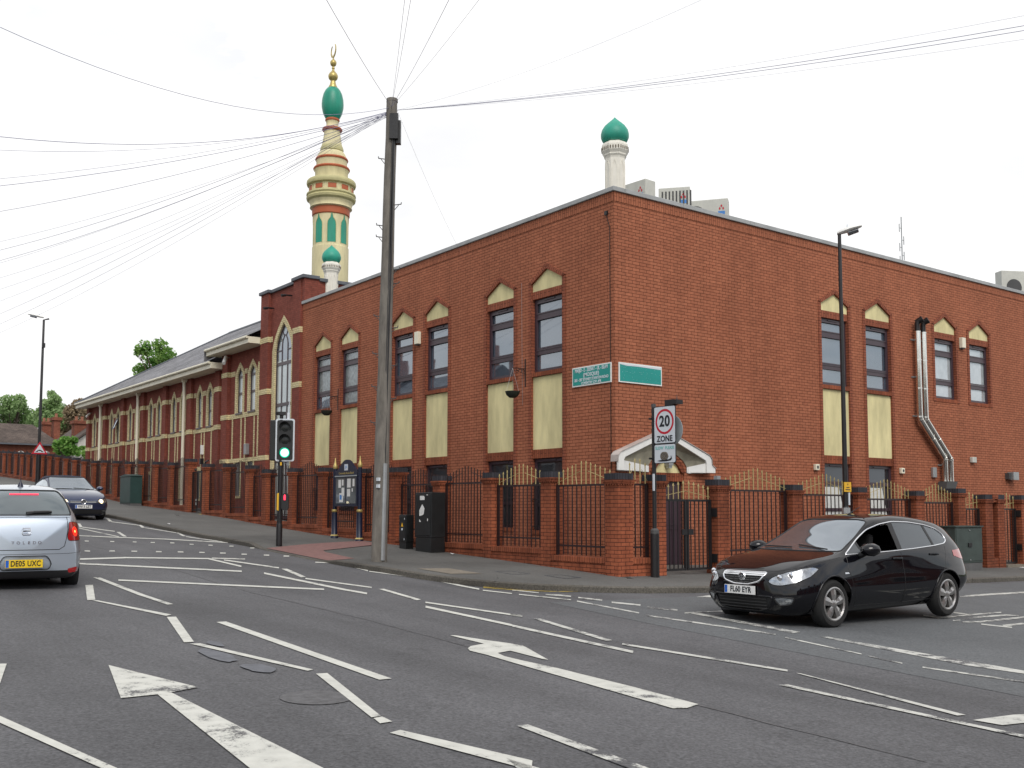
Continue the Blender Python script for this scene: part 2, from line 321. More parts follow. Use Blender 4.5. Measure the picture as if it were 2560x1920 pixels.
# ------------------------------------------------------------------ mesh builder
def T_id(u, d, z): return (u, d, z)
def T_A(y0=0.):            # street face: u = x, d = towards the street (-y)
    return lambda u, d, z: (u, y0-d, z)
def T_B(x0=0.):            # side-road face: u = y, d = towards +x
    return lambda u, d, z: (x0+d, u, z)
class MB:
    def __init__(s, T=T_id): s.v=[]; s.f=[]; s.uv=[]; s.mi=[]; s.T=T; s.m=0; s.flip = T is not T_id
    def face(s, pts, uv=None, raw=False):
        i0=len(s.v)
        for p in pts: s.v.append(tuple(p) if raw else s.T(*p))
        s.f.append(tuple(range(i0,i0+len(pts)))); s.mi.append(s.m)
        if uv is None:
            a,b,c = Vector(pts[0]),Vector(pts[1]),Vector(pts[2]); n=(b-a).cross(c-a)
            if n.length < 1e-12 and len(pts)>3: n=(c-a).cross(Vector(pts[3])-a)
            ax,ay,az = abs(n.x),abs(n.y),abs(n.z)
            if ay>=ax and ay>=az: uv=[(p[0],p[2]) for p in pts]
            elif ax>=az: uv=[(p[1],p[2]) for p in pts]
            else: uv=[(p[0],p[1]) for p in pts]
        s.uv.append(uv)
    def box(s, u0,u1,d0,d1,z0,z1, sold=None, m=None):
        if m is not None: s.m=m
        if u0>u1: u0,u1=u1,u0
        if d0>d1: d0,d1=d1,d0
        if z0>z1: z0,z1=z1,z0
        P=[(u0,d0,z0),(u1,d0,z0),(u1,d1,z0),(u0,d1,z0),(u0,d0,z1),(u1,d0,z1),(u1,d1,z1),(u0,d1,z1)]
        for q in ((0,1,5,4),(2,3,7,6),(1,2,6,5),(3,0,4,7),(4,5,6,7),(3,2,1,0)):
            pts=[P[i] for i in q]; uv=None
            if sold is not None:      # brick on end: rows run along u
                uv=[((p[2]-z0)+.002, (p[0] if q not in ((1,2,6,5),(3,0,4,7)) else p[1])) for p in pts]
                if q in ((4,5,6,7),(3,2,1,0)): uv=[(p[1],p[0]) for p in pts]
            s.face(pts, uv)
        return s
    def prism(s, poly, d0, d1, uvf=None):
        """poly in (u,z), extruded from d0 (back) to d1 (front)"""
        tri=tessellate_polygon([[Vector((a,b,0)) for a,b in poly]])
        for d in (d0,d1):
            for t in tri:
                pts=[(poly[i][0],d,poly[i][1]) for i in t]
                s.face(pts, [uvf(*poly[i]) for i in t] if uvf else None)
        n=len(poly)
        for i in range(n):
            a,b=poly[i],poly[(i+1)%n]
            s.face([(a[0],d0,a[1]),(b[0],d0,b[1]),(b[0],d1,b[1]),(a[0],d1,a[1])])
        return s
    def wall(s, outer, holes, d, depth):
        loops=[[Vector((a,b,0)) for a,b in l] for l in [outer]+holes]
        flat=[p for l in [outer]+holes for p in l]
        for t in tessellate_polygon(loops): s.face([(flat[i][0],d,flat[i][1]) for i in t])
        for l in holes:
            for i in range(len(l)):
                a,b=l[i],l[(i+1)%len(l)]
                s.face([(a[0],d,a[1]),(b[0],d,b[1]),(b[0],d-depth,b[1]),(a[0],d-depth,a[1])])
        return s
    def tube(s, path, r, n=6, cap=True, closed=False):
        path=[Vector(p) for p in path]; k=len(path); rs=r if hasattr(r,'__len__') else [r]*k
        i0=len(s.v); prev=None
        for i,p in enumerate(path):
            a=path[i-1] if (i>0 or closed) else p; b=path[(i+1)%k] if (i<k-1 or closed) else p
            t=(b-a).normalized() if (b-a).length>1e-9 else Vector((0,0,1))
            if prev is None:
                x=t.orthogonal().normalized()
            else:
                x=prev-t*prev.dot(t); x=x.normalized() if x.length>1e-6 else t.orthogonal().normalized()
            prev=x; y=t.cross(x)
            for j in range(n):
                an=2*math.pi*(j+.5)/n; q=p+(x*math.cos(an)+y*math.sin(an))*rs[i]
                s.v.append(s.T(*q))
        rng=k if closed else k-1
        for i in range(rng):
            for j in range(n):
                a=i0+i*n+j; b=i0+i*n+(j+1)%n; c=i0+((i+1)%k)*n+(j+1)%n; d=i0+((i+1)%k)*n+j
                s.f.append((a,b,c,d)); s.mi.append(s.m); s.uv.append([(0,0)]*4)
        if cap and not closed:
            s.f.append(tuple(i0+j for j in reversed(range(n)))); s.mi.append(s.m); s.uv.append([(0,0)]*n)
            s.f.append(tuple(i0+(k-1)*n+j for j in range(n))); s.mi.append(s.m); s.uv.append([(0,0)]*n)
        return s
    def lathe(s, prof, cx=0, cy=0, n=24, rot=0., a0=0., a1=2*math.pi):
        """prof: list of (r,z) (or (r,z,m) with a material slot)"""
        i0=len(s.v); full=abs(a1-a0-2*math.pi)<1e-6; nn=n if full else n+1
        for p in prof:
            for j in range(nn):
                a=rot+a0+(a1-a0)*j/n; s.v.append(s.T(cx+p[0]*math.cos(a), cy+p[0]*math.sin(a), p[1]))
        for i in range(len(prof)-1):
            mi=prof[i][2] if len(prof[i])>2 else s.m
            for j in range(n):
                a=i0+i*nn+j; b=i0+i*nn+(j+1)%nn; c=i0+(i+1)*nn+(j+1)%nn; d=i0+(i+1)*nn+j
                s.f.append((a,b,c,d)); s.mi.append(mi); s.uv.append([(j/n,prof[i][1]),((j+1)/n,prof[i][1]),((j+1)/n,prof[i+1][1]),(j/n,prof[i+1][1])])
        return s
    def build(s, name, mats, parent=None, local=False, smooth=False, angle=40, bevel=0, merge=True):
        me=bpy.data.meshes.new(name)
        off=Vector((0,0,0)) if (local or parent is None) else WORG.get(parent.name, Vector((0,0,0)))
        me.from_pydata([tuple(Vector(v)-off) for v in s.v], [], s.f)
        ul=me.uv_layers.new(name='UVMap'); k=0; buf=[]
        for u in s.uv:
            for q in u: buf.extend(q)
        ul.data.foreach_set('uv', buf)
        me.polygons.foreach_set('material_index', s.mi)
        if not isinstance(mats,(list,tuple)): mats=[mats]
        for m in mats: me.materials.append(M[m] if isinstance(m,str) else m)
        bm=bmesh.new(); bm.from_mesh(me)
        if merge: bmesh.ops.remove_doubles(bm, verts=bm.verts, dist=1e-5)
        bmesh.ops.recalc_face_normals(bm, faces=bm.faces)
        if smooth:
            for f in bm.faces: f.smooth=True
            for e in bm.edges:
                if len(e.link_faces)==2 and e.calc_face_angle(0)>R(angle): e.smooth=False
        bm.to_mesh(me); bm.free()
        o=bpy.data.objects.new(name, me); C.objects.link(o)
        if parent: o.parent=parent; WORG[o.name]=off
        if bevel:
            b=o.modifiers.new('bevel','BEVEL'); b.width=bevel; b.segments=2; b.limit_method='ANGLE'; b.angle_limit=R(40)
        return o
WORG={}
def thing(name, label, cat, loc=(0,0,0), rotz=0., group=None):
    o=bpy.data.objects.new(name, None); C.objects.link(o); o.empty_display_size=.3
    o.location=loc; o.rotation_euler=(0,0,rotz); WORG[o.name]=Vector(loc)
    o['label']=label; o['category']=cat
    if group: o['group']=group
    return o
def tag(o, label, cat, group=None, kind=None):
    o['label']=label; o['category']=cat
    if group: o['group']=group
    if kind: o['kind']=kind
    return o
def struct(o): o['kind']='structure'; return o
def text_obj(txt, name, mat, mtx, parent, size=.1, wscale=1., align='CENTER', ext=.002, local=False, bold=0.):
    cu=bpy.data.curves.new(name,'FONT'); cu.body=txt; cu.size=size; cu.align_x=align; cu.align_y='CENTER'; cu.extrude=ext; cu.offset=bold; cu.space_character=1.05
    to=bpy.data.objects.new('tmp_text',cu); C.objects.link(to)
    bpy.context.view_layer.update()
    dg=bpy.context.evaluated_depsgraph_get(); me=bpy.data.meshes.new_from_object(to.evaluated_get(dg))
    bpy.data.objects.remove(to); me.name=name; me.materials.clear(); me.materials.append(M[mat])
    off=Vector((0,0,0)) if local else WORG.get(parent.name, Vector((0,0,0)))
    me.transform(Matrix.Translation(-off)@mtx@Matrix.Diagonal((wscale,1,1,1)))
    o=bpy.data.objects.new(name,me); C.objects.link(o); o.parent=parent; WORG[o.name]=off
    return o
def frame_mtx(origin, right, up):
    r=Vector(right).normalized(); u=Vector(up).normalized(); n=r.cross(u)
    return Matrix(((r.x,u.x,n.x,origin[0]),(r.y,u.y,n.y,origin[1]),(r.z,u.z,n.z,origin[2]),(0,0,0,1)))
# ------------------------------------------------------------------ setting: ground, road, pavement
def grid_mesh(xs, ys, zf, name, mat):
    m=MB()
    for i in range(len(xs)-1):
        for j in range(len(ys)-1):
            q=[(xs[i],ys[j]),(xs[i+1],ys[j]),(xs[i+1],ys[j+1]),(xs[i],ys[j+1])]
            m.face([(x,y,zf(x,y)) for x,y in q], [(x,y) for x,y in q])
    return m.build(name, mat, merge=True)
struct(grid_mesh([-1500,-400,-200,-140,-80,-56,-45,-30.3,-14.8,1.9,16.7,60,120,400,1500],[-1500,-300,-45,-22,0,12,45,120,400,1500],lambda x,y:G(x,y)-.55-(3 if abs(x)>300 or abs(y)>200 else 0),'ground','grass'))
rx=sorted(set(KX+[x for x in range(-136,61,8)])); rx=[x for x in rx if -140<=x<=60]
road=struct(grid_mesh(rx,[-22,-16.5,-12,-8,-5,-1.95,6,14,24,45],lambda x,y:G(x,y),'road','road'))
# newer, greyer surface of the side road beyond the give-way line
def patch_poly(pts, dz, name, mat, parent):
    m=MB(); fill_marks(m,[pts],dz); return m.build(name,mat,parent)
def fill_marks(m, polys, dz):
    for poly in polys:
        bm=bmesh.new()
        vs=[bm.verts.new((x,y,0)) for x,y in poly]
        for t in tessellate_polygon([[Vector((x,y,0)) for x,y in poly]]):
            try: bm.faces.new([vs[i] for i in t])
            except ValueError: pass
        lo=min(p[0] for p in poly); hi=max(p[0] for p in poly)
        for kx in KX:
            if lo<kx<hi: bmesh.ops.bisect_plane(bm, geom=bm.verts[:]+bm.edges[:]+bm.faces[:], plane_co=(kx,0,0), plane_no=(1,0,0))
        for f in bm.faces:
            m.face([(v.co.x,v.co.y,G(v.co.x,v.co.y)+dz) for v in f.verts])
        bm.free()
patch_poly([(4.6,-5.6),(7.2,-6.0),(12.5,-6.6),(20,-7.4),(20,24),(13,24),(4.6,24)],.003,'side_road_surface','road_side',road)
WHITE_A=[[(-0.65,-10.85),(-0.59,-10.75),(3.17,-10.82),(3.2,-10.91)],[(0.48,-11.25),(0.44,-11.13),(2.34,-11.59),(2.37,-11.7)],[(2.42,-11.65),(2.44,-11.58),(4.27,-11.21),(4.38,-11.31)],[(4.49,-11.34),(4.49,-11.23),(6.54,-11.74),(6.54,-11.84)],[(6.65,-11.82),(6.67,-11.72),(8.51,-11.39),(8.55,-11.46)],[(8.71,-11.46),(8.72,-11.36),(10.42,-11.8),(10.43,-11.88)],[(10.46,-11.88),(10.44,-11.8),(10.61,-11.82),(10.62,-11.92)],[(5.14,-10.98),(5.12,-10.86),(9.19,-11.0),(9.19,-11.12)],[(10.89,-12.0),(10.85,-11.9),(11.9,-11.62),(12.07,-11.76)],[(9.04,-14.04),(9.25,-14.08),(11.09,-13.75),(11.13,-13.68)],[(7.12,-13.68),(7.17,-13.57),(8.06,-13.78),(8.54,-13.94)],[(7.58,-12.85),(8.87,-12.53),(8.98,-12.78),(9.01,-12.89),(9.03,-13.16)],[(9.01,-12.89),(8.97,-12.78),(11.66,-12.75),(11.45,-13.12)],[(-0.25,-10.56),(1.73,-7.92),(1.92,-8.01),(-0.04,-10.62)],[(-3.3,-10.46),(-1.38,-8.04),(-1.13,-8.14),(-3.02,-10.52)],[(-4.2,-10.24),(-4.5,-9.21),(-4.18,-9.31),(-3.89,-10.31)],[(-4.47,-9.22),(-4.12,-7.66),(-3.85,-7.76),(-4.2,-9.3)],[(-4.15,-7.65),(-2.33,-7.66),(-2.05,-7.78),(-3.82,-7.77)],[(-4.2,-7.55),(-3.92,-6.94),(-3.7,-7.03),(-3.98,-7.64)],[(-3.77,-7.46),(-1.93,-7.06),(-1.7,-7.17),(-3.5,-7.56)],[(-1.63,-7.15),(-1.61,-7.04),(-0.09,-7.37),(-0.03,-7.49)],[(-1.0,-7.77),(2.5,-7.56),(2.73,-7.69),(-0.71,-7.89)],[(0.08,-7.46),(1.67,-7.02),(1.83,-7.11),(0.27,-7.55)],[(1.98,-7.07),(2.0,-6.97),(3.66,-7.29),(3.73,-7.41)],[(3.94,-7.39),(5.86,-7.08),(5.99,-7.18),(4.1,-7.49)],[(4.41,-7.68),(6.57,-7.78),(6.73,-7.9),(4.63,-7.82)],[(-3.01,-5.77),(-2.8,-5.32),(-2.59,-5.43),(-2.8,-5.87)],[(-2.85,-5.3),(-1.15,-5.54),(-0.88,-5.69),(-2.54,-5.46)],[(-0.96,-5.62),(0.86,-5.21),(1.01,-5.3),(-0.79,-5.71)],[(0.94,-5.21),(2.37,-5.33),(2.58,-5.48),(1.16,-5.35)],[(2.6,-5.42),(3.22,-5.27),(3.35,-5.37),(2.74,-5.52)],[(-9.48,-8.76),(-9.44,-8.67),(-9.14,-8.75),(-9.17,-8.83)],[(-9.33,-8.2),(-9.29,-8.11),(-8.99,-8.2),(-9.03,-8.28)],[(-9.18,-7.7),(-9.14,-7.62),(-8.84,-7.71),(-8.88,-7.79)],[(-9.02,-7.31),(-8.98,-7.22),(-8.68,-7.32),(-8.72,-7.41)],[(-8.87,-6.88),(-8.82,-6.79),(-8.52,-6.89),(-8.56,-6.98)],[(-8.36,-6.57),(-8.32,-6.48),(-8.03,-6.58),(-8.06,-6.67)],[(-8.03,-6.21),(-7.99,-6.12),(-7.7,-6.23),(-7.74,-6.32)],[(-7.7,-5.8),(-7.66,-5.71),(-7.38,-5.83),(-7.42,-5.92)],[(-7.05,-5.53),(-7.01,-5.44),(-6.74,-5.56),(-6.78,-5.65)],[(-6.22,-9.58),(-6.18,-9.48),(-5.89,-9.55),(-5.93,-9.65)],[(-6.2,-9.07),(-6.17,-8.97),(-5.87,-9.05),(-5.91,-9.16)],[(-6.12,-8.63),(-6.08,-8.52),(-5.79,-8.61),(-5.83,-8.72)],[(-5.97,-8.15),(-5.93,-8.04),(-5.65,-8.13),(-5.68,-8.24)],[(-5.89,-7.7),(-5.85,-7.59),(-5.56,-7.68),(-5.6,-7.79)],[(-5.74,-7.27),(-5.7,-7.16),(-5.42,-7.26),(-5.45,-7.37)],[(-5.53,-6.87),(-5.49,-6.75),(-5.2,-6.87),(-5.24,-6.98)],[(-5.18,-6.51),(-5.15,-6.4),(-4.87,-6.51),(-4.91,-6.62)],[(-4.91,-6.1),(-4.87,-5.99),(-4.59,-6.11),(-4.63,-6.22)],[(-4.63,-5.75),(-4.59,-5.64),(-4.32,-5.76),(-4.36,-5.88)],[(-4.29,-5.38),(-4.25,-5.27),(-3.99,-5.39),(-4.03,-5.51)],[(-11.47,-8.4),(-10.34,-6.54),(-10.05,-6.63),(-11.23,-8.46)],[(-10.37,-6.53),(-9.03,-5.33),(-8.71,-5.45),(-10.03,-6.64)],[(-18.77,-5.76),(-18.8,-5.65),(-17.23,-5.98),(-17.16,-6.09)],[(-17.2,-6.01),(-15.82,-5.57),(-15.57,-5.64),(-16.93,-6.08)],[(-15.8,-5.58),(-15.76,-5.5),(-14.77,-5.69),(-14.65,-5.82)],[(-14.79,-5.68),(-12.79,-5.41),(-12.56,-5.49),(-14.54,-5.76)],[(-12.68,-5.45),(-12.64,-5.38),(-11.37,-5.61),(-11.36,-5.71)],[(-11.37,-5.61),(-9.1,-5.3),(-8.83,-5.41),(-11.12,-5.7)],[(-16.11,-7.3),(-16.08,-7.23),(-14.63,-7.52),(-14.61,-7.61)],[(-14.78,-7.49),(-13.17,-7.02),(-12.89,-7.1),(-14.48,-7.57)],[(-12.72,-7.1),(-12.82,-6.99),(-11.12,-7.28),(-11.08,-7.38)],[(-14.36,-7.69),(-11.15,-7.48),(-10.91,-7.55),(-14.07,-7.76)],[(11.18,-9.43),(11.24,-9.62),(11.2,-9.73),(10.1,-9.64),(9.56,-9.6),(8.95,-9.55),(8.46,-9.5),(8.16,-9.5),(8.02,-9.43),(7.9,-9.31),(7.81,-9.08),(7.13,-9.06),(7.15,-9.0),(7.61,-8.9),(7.87,-8.81),(8.1,-8.78),(8.23,-8.83),(8.96,-9.13),(8.9,-9.15),(8.33,-9.12),(8.4,-9.33),(8.6,-9.39),(8.9,-9.39),(9.37,-9.36),(9.78,-9.37),(10.41,-9.38)]]
WHITE_B=[[(6.21,-7.16),(6.22,-7.06),(8.16,-7.57),(8.18,-7.68)],[(6.59,-7.8),(8.87,-7.92),(8.99,-8.04),(6.78,-7.93)],[(8.38,-7.62),(10.41,-7.37),(10.48,-7.46),(8.48,-7.72)],[(10.57,-7.45),(10.61,-7.43),(12.45,-7.83),(12.43,-7.92)],[(10.91,-8.13),(10.94,-8.04),(13.18,-8.13),(13.23,-8.22)],[(12.58,-7.97),(12.63,-7.47),(12.72,-7.17),(12.87,-7.47),(12.79,-7.94)],[(3.38,-5.25),(4.35,-4.96),(4.47,-5.06),(3.51,-5.35)],[(2.7,-4.88),(3.25,-4.74),(3.38,-4.84),(2.85,-4.99)],[(3.45,-4.75),(3.87,-4.55),(4.05,-4.71),(3.65,-4.91)],[(4.09,-4.59),(4.54,-4.47),(4.71,-4.63),(4.27,-4.74)],[(4.84,-4.55),(5.32,-4.39),(5.47,-4.54),(5.01,-4.7)],[(5.58,-4.5),(6.06,-4.35),(6.2,-4.5),(5.73,-4.65)],[(4.54,-5.0),(6.14,-5.21),(6.25,-5.32),(4.68,-5.12)],[(6.39,-5.31),(8.53,-5.2),(8.62,-5.31),(6.51,-5.43)],[(6.38,-4.54),(6.43,-3.33),(6.54,-3.46),(6.49,-4.66)],[(6.37,-4.53),(6.48,-4.39),(8.55,-4.75),(8.6,-4.96)],[(8.96,-4.91),(9.02,-4.81),(11.53,-5.11),(11.65,-5.12),(11.73,-5.3),(11.05,-5.35)],[(8.79,-5.35),(10.06,-5.68),(10.12,-5.75),(8.86,-5.44)],[(10.18,-5.73),(10.66,-5.85),(10.7,-5.92),(10.23,-5.8)],[(10.9,-5.88),(11.93,-5.75),(11.97,-5.83),(10.95,-5.96)],[(4.72,-2.52),(4.49,-1.78),(4.51,-1.57),(4.97,-2.09)],[(6.19,3.12),(6.12,4.31),(6.33,3.91),(6.4,2.76)],[(6.12,4.31),(6.08,6.64),(6.31,6.16),(6.33,3.91)],[(11.12,-11.14),(11.12,-11.05),(12.57,-11.14),(12.51,-11.25)],[(11.78,-11.72),(11.83,-11.72),(12.27,-11.66),(12.16,-11.87)],[(5.63,-7.1),(5.84,-7.06),(5.97,-7.16),(5.76,-7.2)],[(7.95,-1.01),(8.25,-1.13),(8.36,-1.3),(8.06,-1.19)],[(8.24,-1.11),(8.19,-0.07),(8.31,-0.3),(8.37,-1.32)],[(8.2,-0.1),(8.18,0.85),(8.28,0.66),(8.3,-0.28)],[(7.91,-0.09),(8.2,-0.06),(8.29,-0.22),(8.0,-0.25)],[(8.53,-1.19),(8.58,-1.08),(8.69,-1.27),(8.63,-1.37)],[(8.48,-0.85),(8.43,-0.18),(8.55,-0.4),(8.6,-1.06)],[(8.43,-0.18),(8.44,0.5),(8.56,0.26),(8.55,-0.4)],[(8.44,0.49),(8.61,0.57),(8.7,0.39),(8.54,0.31)],[(8.72,-1.27),(8.81,-0.95),(8.9,-1.12),(8.82,-1.44)],[(8.8,-0.94),(8.76,-0.13),(8.88,-0.35),(8.91,-1.14)],[(8.76,-0.13),(8.72,0.58),(8.84,0.34),(8.88,-0.35)],[(9.0,-1.27),(9.41,-1.21),(9.49,-1.36),(9.08,-1.42)],[(9.22,-1.1),(9.19,-0.28),(9.3,-0.51),(9.34,-1.31)]]
YELLOW=[[(2.11,-5.06),(2.56,-4.67),(2.63,-4.72),(2.18,-5.12)],[(2.56,-4.67),(3.0,-4.13),(3.07,-4.19),(2.63,-4.72)],[(3.0,-4.13),(3.18,-3.42),(3.25,-3.48),(3.07,-4.19)],[(3.18,-3.42),(3.24,-2.4),(3.31,-2.46),(3.25,-3.48)],[(3.24,-2.4),(3.35,-1.5),(3.42,-1.57),(3.31,-2.46)],[(3.35,-1.5),(3.51,-0.57),(3.58,-0.65),(3.42,-1.57)],[(2.22,-5.14),(2.77,-4.83),(2.84,-4.88),(2.29,-5.19)],[(2.77,-4.83),(3.21,-4.3),(3.27,-4.36),(2.84,-4.88)],[(3.21,-4.3),(3.38,-3.6),(3.45,-3.66),(3.27,-4.36)],[(3.38,-3.6),(3.43,-2.58),(3.5,-2.64),(3.45,-3.66)],[(3.43,-2.58),(3.44,-1.59),(3.51,-1.66),(3.5,-2.64)],[(3.44,-1.59),(3.55,-0.62),(3.62,-0.7),(3.51,-1.66)],[(3.55,-0.96),(3.57,0.02),(3.65,-0.07),(3.63,-1.04)],[(3.97,7.18),(4.17,9.58),(4.25,9.43),(4.04,7.05)]]

m=MB(); fill_marks(m,WHITE_A,.008); m.build('white_marking','mark',road)
m=MB(); fill_marks(m,WHITE_B,.008); m.build('worn_marking','mark_worn',road)
m=MB(); fill_marks(m,YELLOW,.0085); m.build('yellow_line','mark_yellow',road)
# seam between two asphalt lanes, patches
sm=MB(); seam=[(-14,-9.0),(-3.99,-9.04),(.5,-9.22),(3.27,-9.22),(5.6,-9.22),(7.75,-9.34),(8.6,-9.42),(11.18,-9.44),(13.5,-9.5)]
pts=[]
for a,b in zip(seam,seam[1:]):
    n=max(1,int((b[0]-a[0])/.35))
    for i in range(n): pts.append((a[0]+(b[0]-a[0])*i/n, a[1]+(b[1]-a[1])*i/n+rnd.uniform(-.018,.018)))
for a,b in zip(pts,pts[1:]):
    w_=rnd.uniform(.006,.014); fill_marks(sm,[[(a[0],a[1]-w_),(b[0],b[1]-w_),(b[0],b[1]+w_),(a[0],a[1]+w_)]],.004)
sm.build('asphalt_seam','iron',road)
def blob(cx,cy,rx_,ry_,n=14,j=.15):
    return [(cx+rx_*math.cos(2*math.pi*i/n)*(1+rnd.uniform(-j,j)), cy+ry_*math.sin(2*math.pi*i/n)*(1+rnd.uniform(-j,j))) for i in range(n)]
pm=MB(); fill_marks(pm,[blob(7.45,-11.84,.42,.11),blob(6.75,-11.6,.2,.06),blob(8.25,-11.78,.24,.12)],.0105); pm.build('asphalt_repair','patch',road)
mh=MB(); fill_marks(mh,[blob(9.62,-11.9,.27,.27,20,0)],.006); mh.build('manhole_cover','iron',road)
# pavement: a strip between the kerb line and the fence, kerb stones along its edge
kerb=[(-140,-5.55),(-80,-5.55),(-56,-5.55),(-45,-5.5),(-30.3,-5.5),(-21.3,-5.5),(-17.8,-5.5),(-14.8,-5.42),(-12,-5.38),(-10.8,-5.38),(-8.5,-5.4),(-7.4,-5.42),(-6.6,-5.48),(-6,-5.54),(-4.5,-5.6),(-3.2,-5.62),(-2.4,-5.62),(-.8,-5.55),(.6,-5.45),(1.5,-5.3),(2.3,-4.97),(3.0,-4.42),(3.55,-3.7),(3.92,-2.9),(4.12,-1.95),(4.22,-.8),(4.28,1.5),(4.3,4),(4.3,6),(4.3,9),(4.3,14),(4.3,24),(4.3,45)]
inner=[]
for x,y in kerb:
    if x<=.6: inner.append((x,-1.5))
    elif y>=-1.95: inner.append((1.7,y))
    else: inner.append((1.7 if x>2.3 else x if x<1.7 else 1.7,-1.5))
def lowered(x): 
    return 1-.85*max(0,min(1,min((x+7.4)/.9,(-2.2-x)/.9)))
def kh(p): return .105*(lowered(p[0]) if p[1]<-5 else 1)
def off(p,i,dist):
    a=Vector(kerb[max(i-1,0)]); b=Vector(kerb[min(i+1,len(kerb)-1)]); t=(b-a).normalized(); n=Vector((-t.y,t.x)); return (p[0]+n.x*dist,p[1]+n.y*dist)
pv=MB(); kb=MB()
rows=[]
for i,p in enumerate(kerb):
    e=off(p,i,.13); q=inner[i]; L_=[]
    for s in (0,.25,.6,1):
        x=e[0]+(q[0]-e[0])*s; y=e[1]+(q[1]-e[1])*s
        L_.append((x,y,G(x,y)+kh(p)+(.135-kh(p))*min(1,s*1.3)))
    rows.append(L_)
for i in range(len(kerb)-1):
    for s in range(3):
        q=[rows[i][s],rows[i+1][s],rows[i+1][s+1],rows[i][s+1]]
        pv.face(q,[(a[0],a[1]) for a in q])
struct(pv.build('pavement','pavement',smooth=True))
for i in range(len(kerb)-1):
    a,b=kerb[i],kerb[i+1]; n=max(1,int(round((Vector(b)-Vector(a)).length/.915)))
    if a[0]<-60: n=min(n,8)
    for k in range(n):
        s0,s1=k/n,(k+1)/n-.004
        def pt(s):
            p=(a[0]+(b[0]-a[0])*s,a[1]+(b[1]-a[1])*s); ea=off(a,i,.13); eb=off(b,i+1,.13)
            e=(ea[0]+(eb[0]-ea[0])*s,ea[1]+(eb[1]-ea[1])*s); return p,e,kh(a)+(kh(b)-kh(a))*s
        (p0,e0,h0),(p1,e1,h1)=pt(s0),pt(min(1,s1)); j=rnd.uniform(-.006,.006)
        z=lambda p,h:G(*p)+h
        A=[(p0[0],p0[1],z(p0,-.05)),(p1[0],p1[1],z(p1,-.05)),(p1[0],p1[1],z(p1,h1-.015)),(p0[0],p0[1],z(p0,h0-.015))]
        kb.face(A)
        def lerp(u,v,t): return (u[0]+(v[0]-u[0])*t,u[1]+(v[1]-u[1])*t)
        c0,c1=lerp(p0,e0,.15),lerp(p1,e1,.15)
        kb.face([A[3],A[2],(c1[0],c1[1],z(c1,h1+.003+j)),(c0[0],c0[1],z(c0,h0+.003+j))])
        kb.face([(c0[0],c0[1],z(c0,h0+.003+j)),(c1[0],c1[1],z(c1,h1+.003+j)),(e1[0],e1[1],z(e1,h1+.003)),(e0[0],e0[1],z(e0,h0+.003))])
struct(kb.build('kerb','kerb',merge=False))
# red tactile paving of the crossing, laid in the pavement
def pz(x,y):   # height of pavement top
    s=max(0,min(1,(y+5.45)/3.9)); h=.105*lowered(x); return G(x,y)+h+(.135-h)*min(1,s*1.3)
tp=MB()
def tact(poly):
    bm=bmesh.new(); vs=[bm.verts.new((x,y,0)) for x,y in poly]; bm.faces.new(vs)
    for kx in KX+[-7.4,-6.6,-4.5,-3.2,-8.5,-6.0]:
        bmesh.ops.bisect_plane(bm, geom=bm.verts[:]+bm.edges[:]+bm.faces[:], plane_co=(kx,0,0), plane_no=(1,0,0))
    for ky in (-5,-4.6,-4.2,-3.8,-3.4,-3,-2.6):
        bmesh.ops.bisect_plane(bm, geom=bm.verts[:]+bm.edges[:]+bm.faces[:], plane_co=(0,ky,0), plane_no=(0,1,0))
    for f in bm.faces: tp.face([(v.co.x,v.co.y,pz(v.co.x,v.co.y)+.012) for v in f.verts])
    bm.free()
tact([(-6.5,-5.36),(-3.0,-5.46),(-3.2,-4.75),(-4.9,-4.6),(-5.3,-4.45),(-6.3,-2.2),(-7.5,-2.2)])
struct(tp.build('tactile_paving','tactile'))
yd=grid_mesh([-60,-45,-30.3,-21.3,-17.8,-14.8,-10.8,-6,-2.4,1.9],[-1.6,.2],lambda x,y:G(x,y)+.12,'yard','yard'); struct(yd)
yd2=grid_mesh([-.2,1.9],[.2,6,14,24,45],lambda x,y:G(x,y)+.12,'side_yard','yard'); struct(yd2)
cp=MB(); 
for poly in ([(-.2,-5.0),(.9,-4.95),(1.0,-4.3),(-.1,-4.35)],):
    cp.face([(x,y,pz(x,y)+.006) for x,y in poly])
cp.build('concrete_patch','tan_patch',bpy.data.objects['pavement'])
cp=MB()
for cx,cy in ((1.0,-3.6),(1.9,-3.1)):
    P=[(cx-.3,cy-.2),(cx+.3,cy-.2),(cx+.3,cy+.2),(cx-.3,cy+.2)]
    for i in range(4):
        a,b=P[i],P[(i+1)%4]; cp.tube([(a[0],a[1],pz(*a)+.002),(b[0],b[1],pz(*b)+.002)],.006,4)
cp.build('access_cover','iron',bpy.data.objects['pavement'])
# ------------------------------------------------------------------ front block of the mosque (two faces on the corner)
WT=8.58      # underside of the top soldier course
blk=thing('mosque_building','orange-red brick two-storey mosque block on the street corner with flat parapet','building',(0,0,0))
A_COL=[(-15.12,-13.92),(-13.2,-12.0),(-9.86,-8.66),(-7.98,-6.78),(-4.95,-3.75),(-3.02,-1.82)]
B_COL=[(7.5,8.72),(9.5,10.72)]; B_UP=[(13.0,14.2),(14.97,16.17)]
def pent(x0,x1,zb,g=0.):
    xm=(x0+x1)/2; return [(x0-g,zb),(x1+g,zb),(x1+g,7.18+g*.35),(xm,7.49+g*1.18),(x0-g,7.18+g*.35)]
wa=MB(T_A())
wa.wall([(-16.15,-.5),(0,-.5),(0,WT),(-16.15,WT)],[pent(a,b,.2) for a,b in A_COL],0,.16)
wb=MB(T_B())
door_hole=[(1.08,.1),(2.18,.1),(2.18,2.42),(2.06,2.66),(1.63,2.98),(1.2,2.66),(1.08,2.42)]
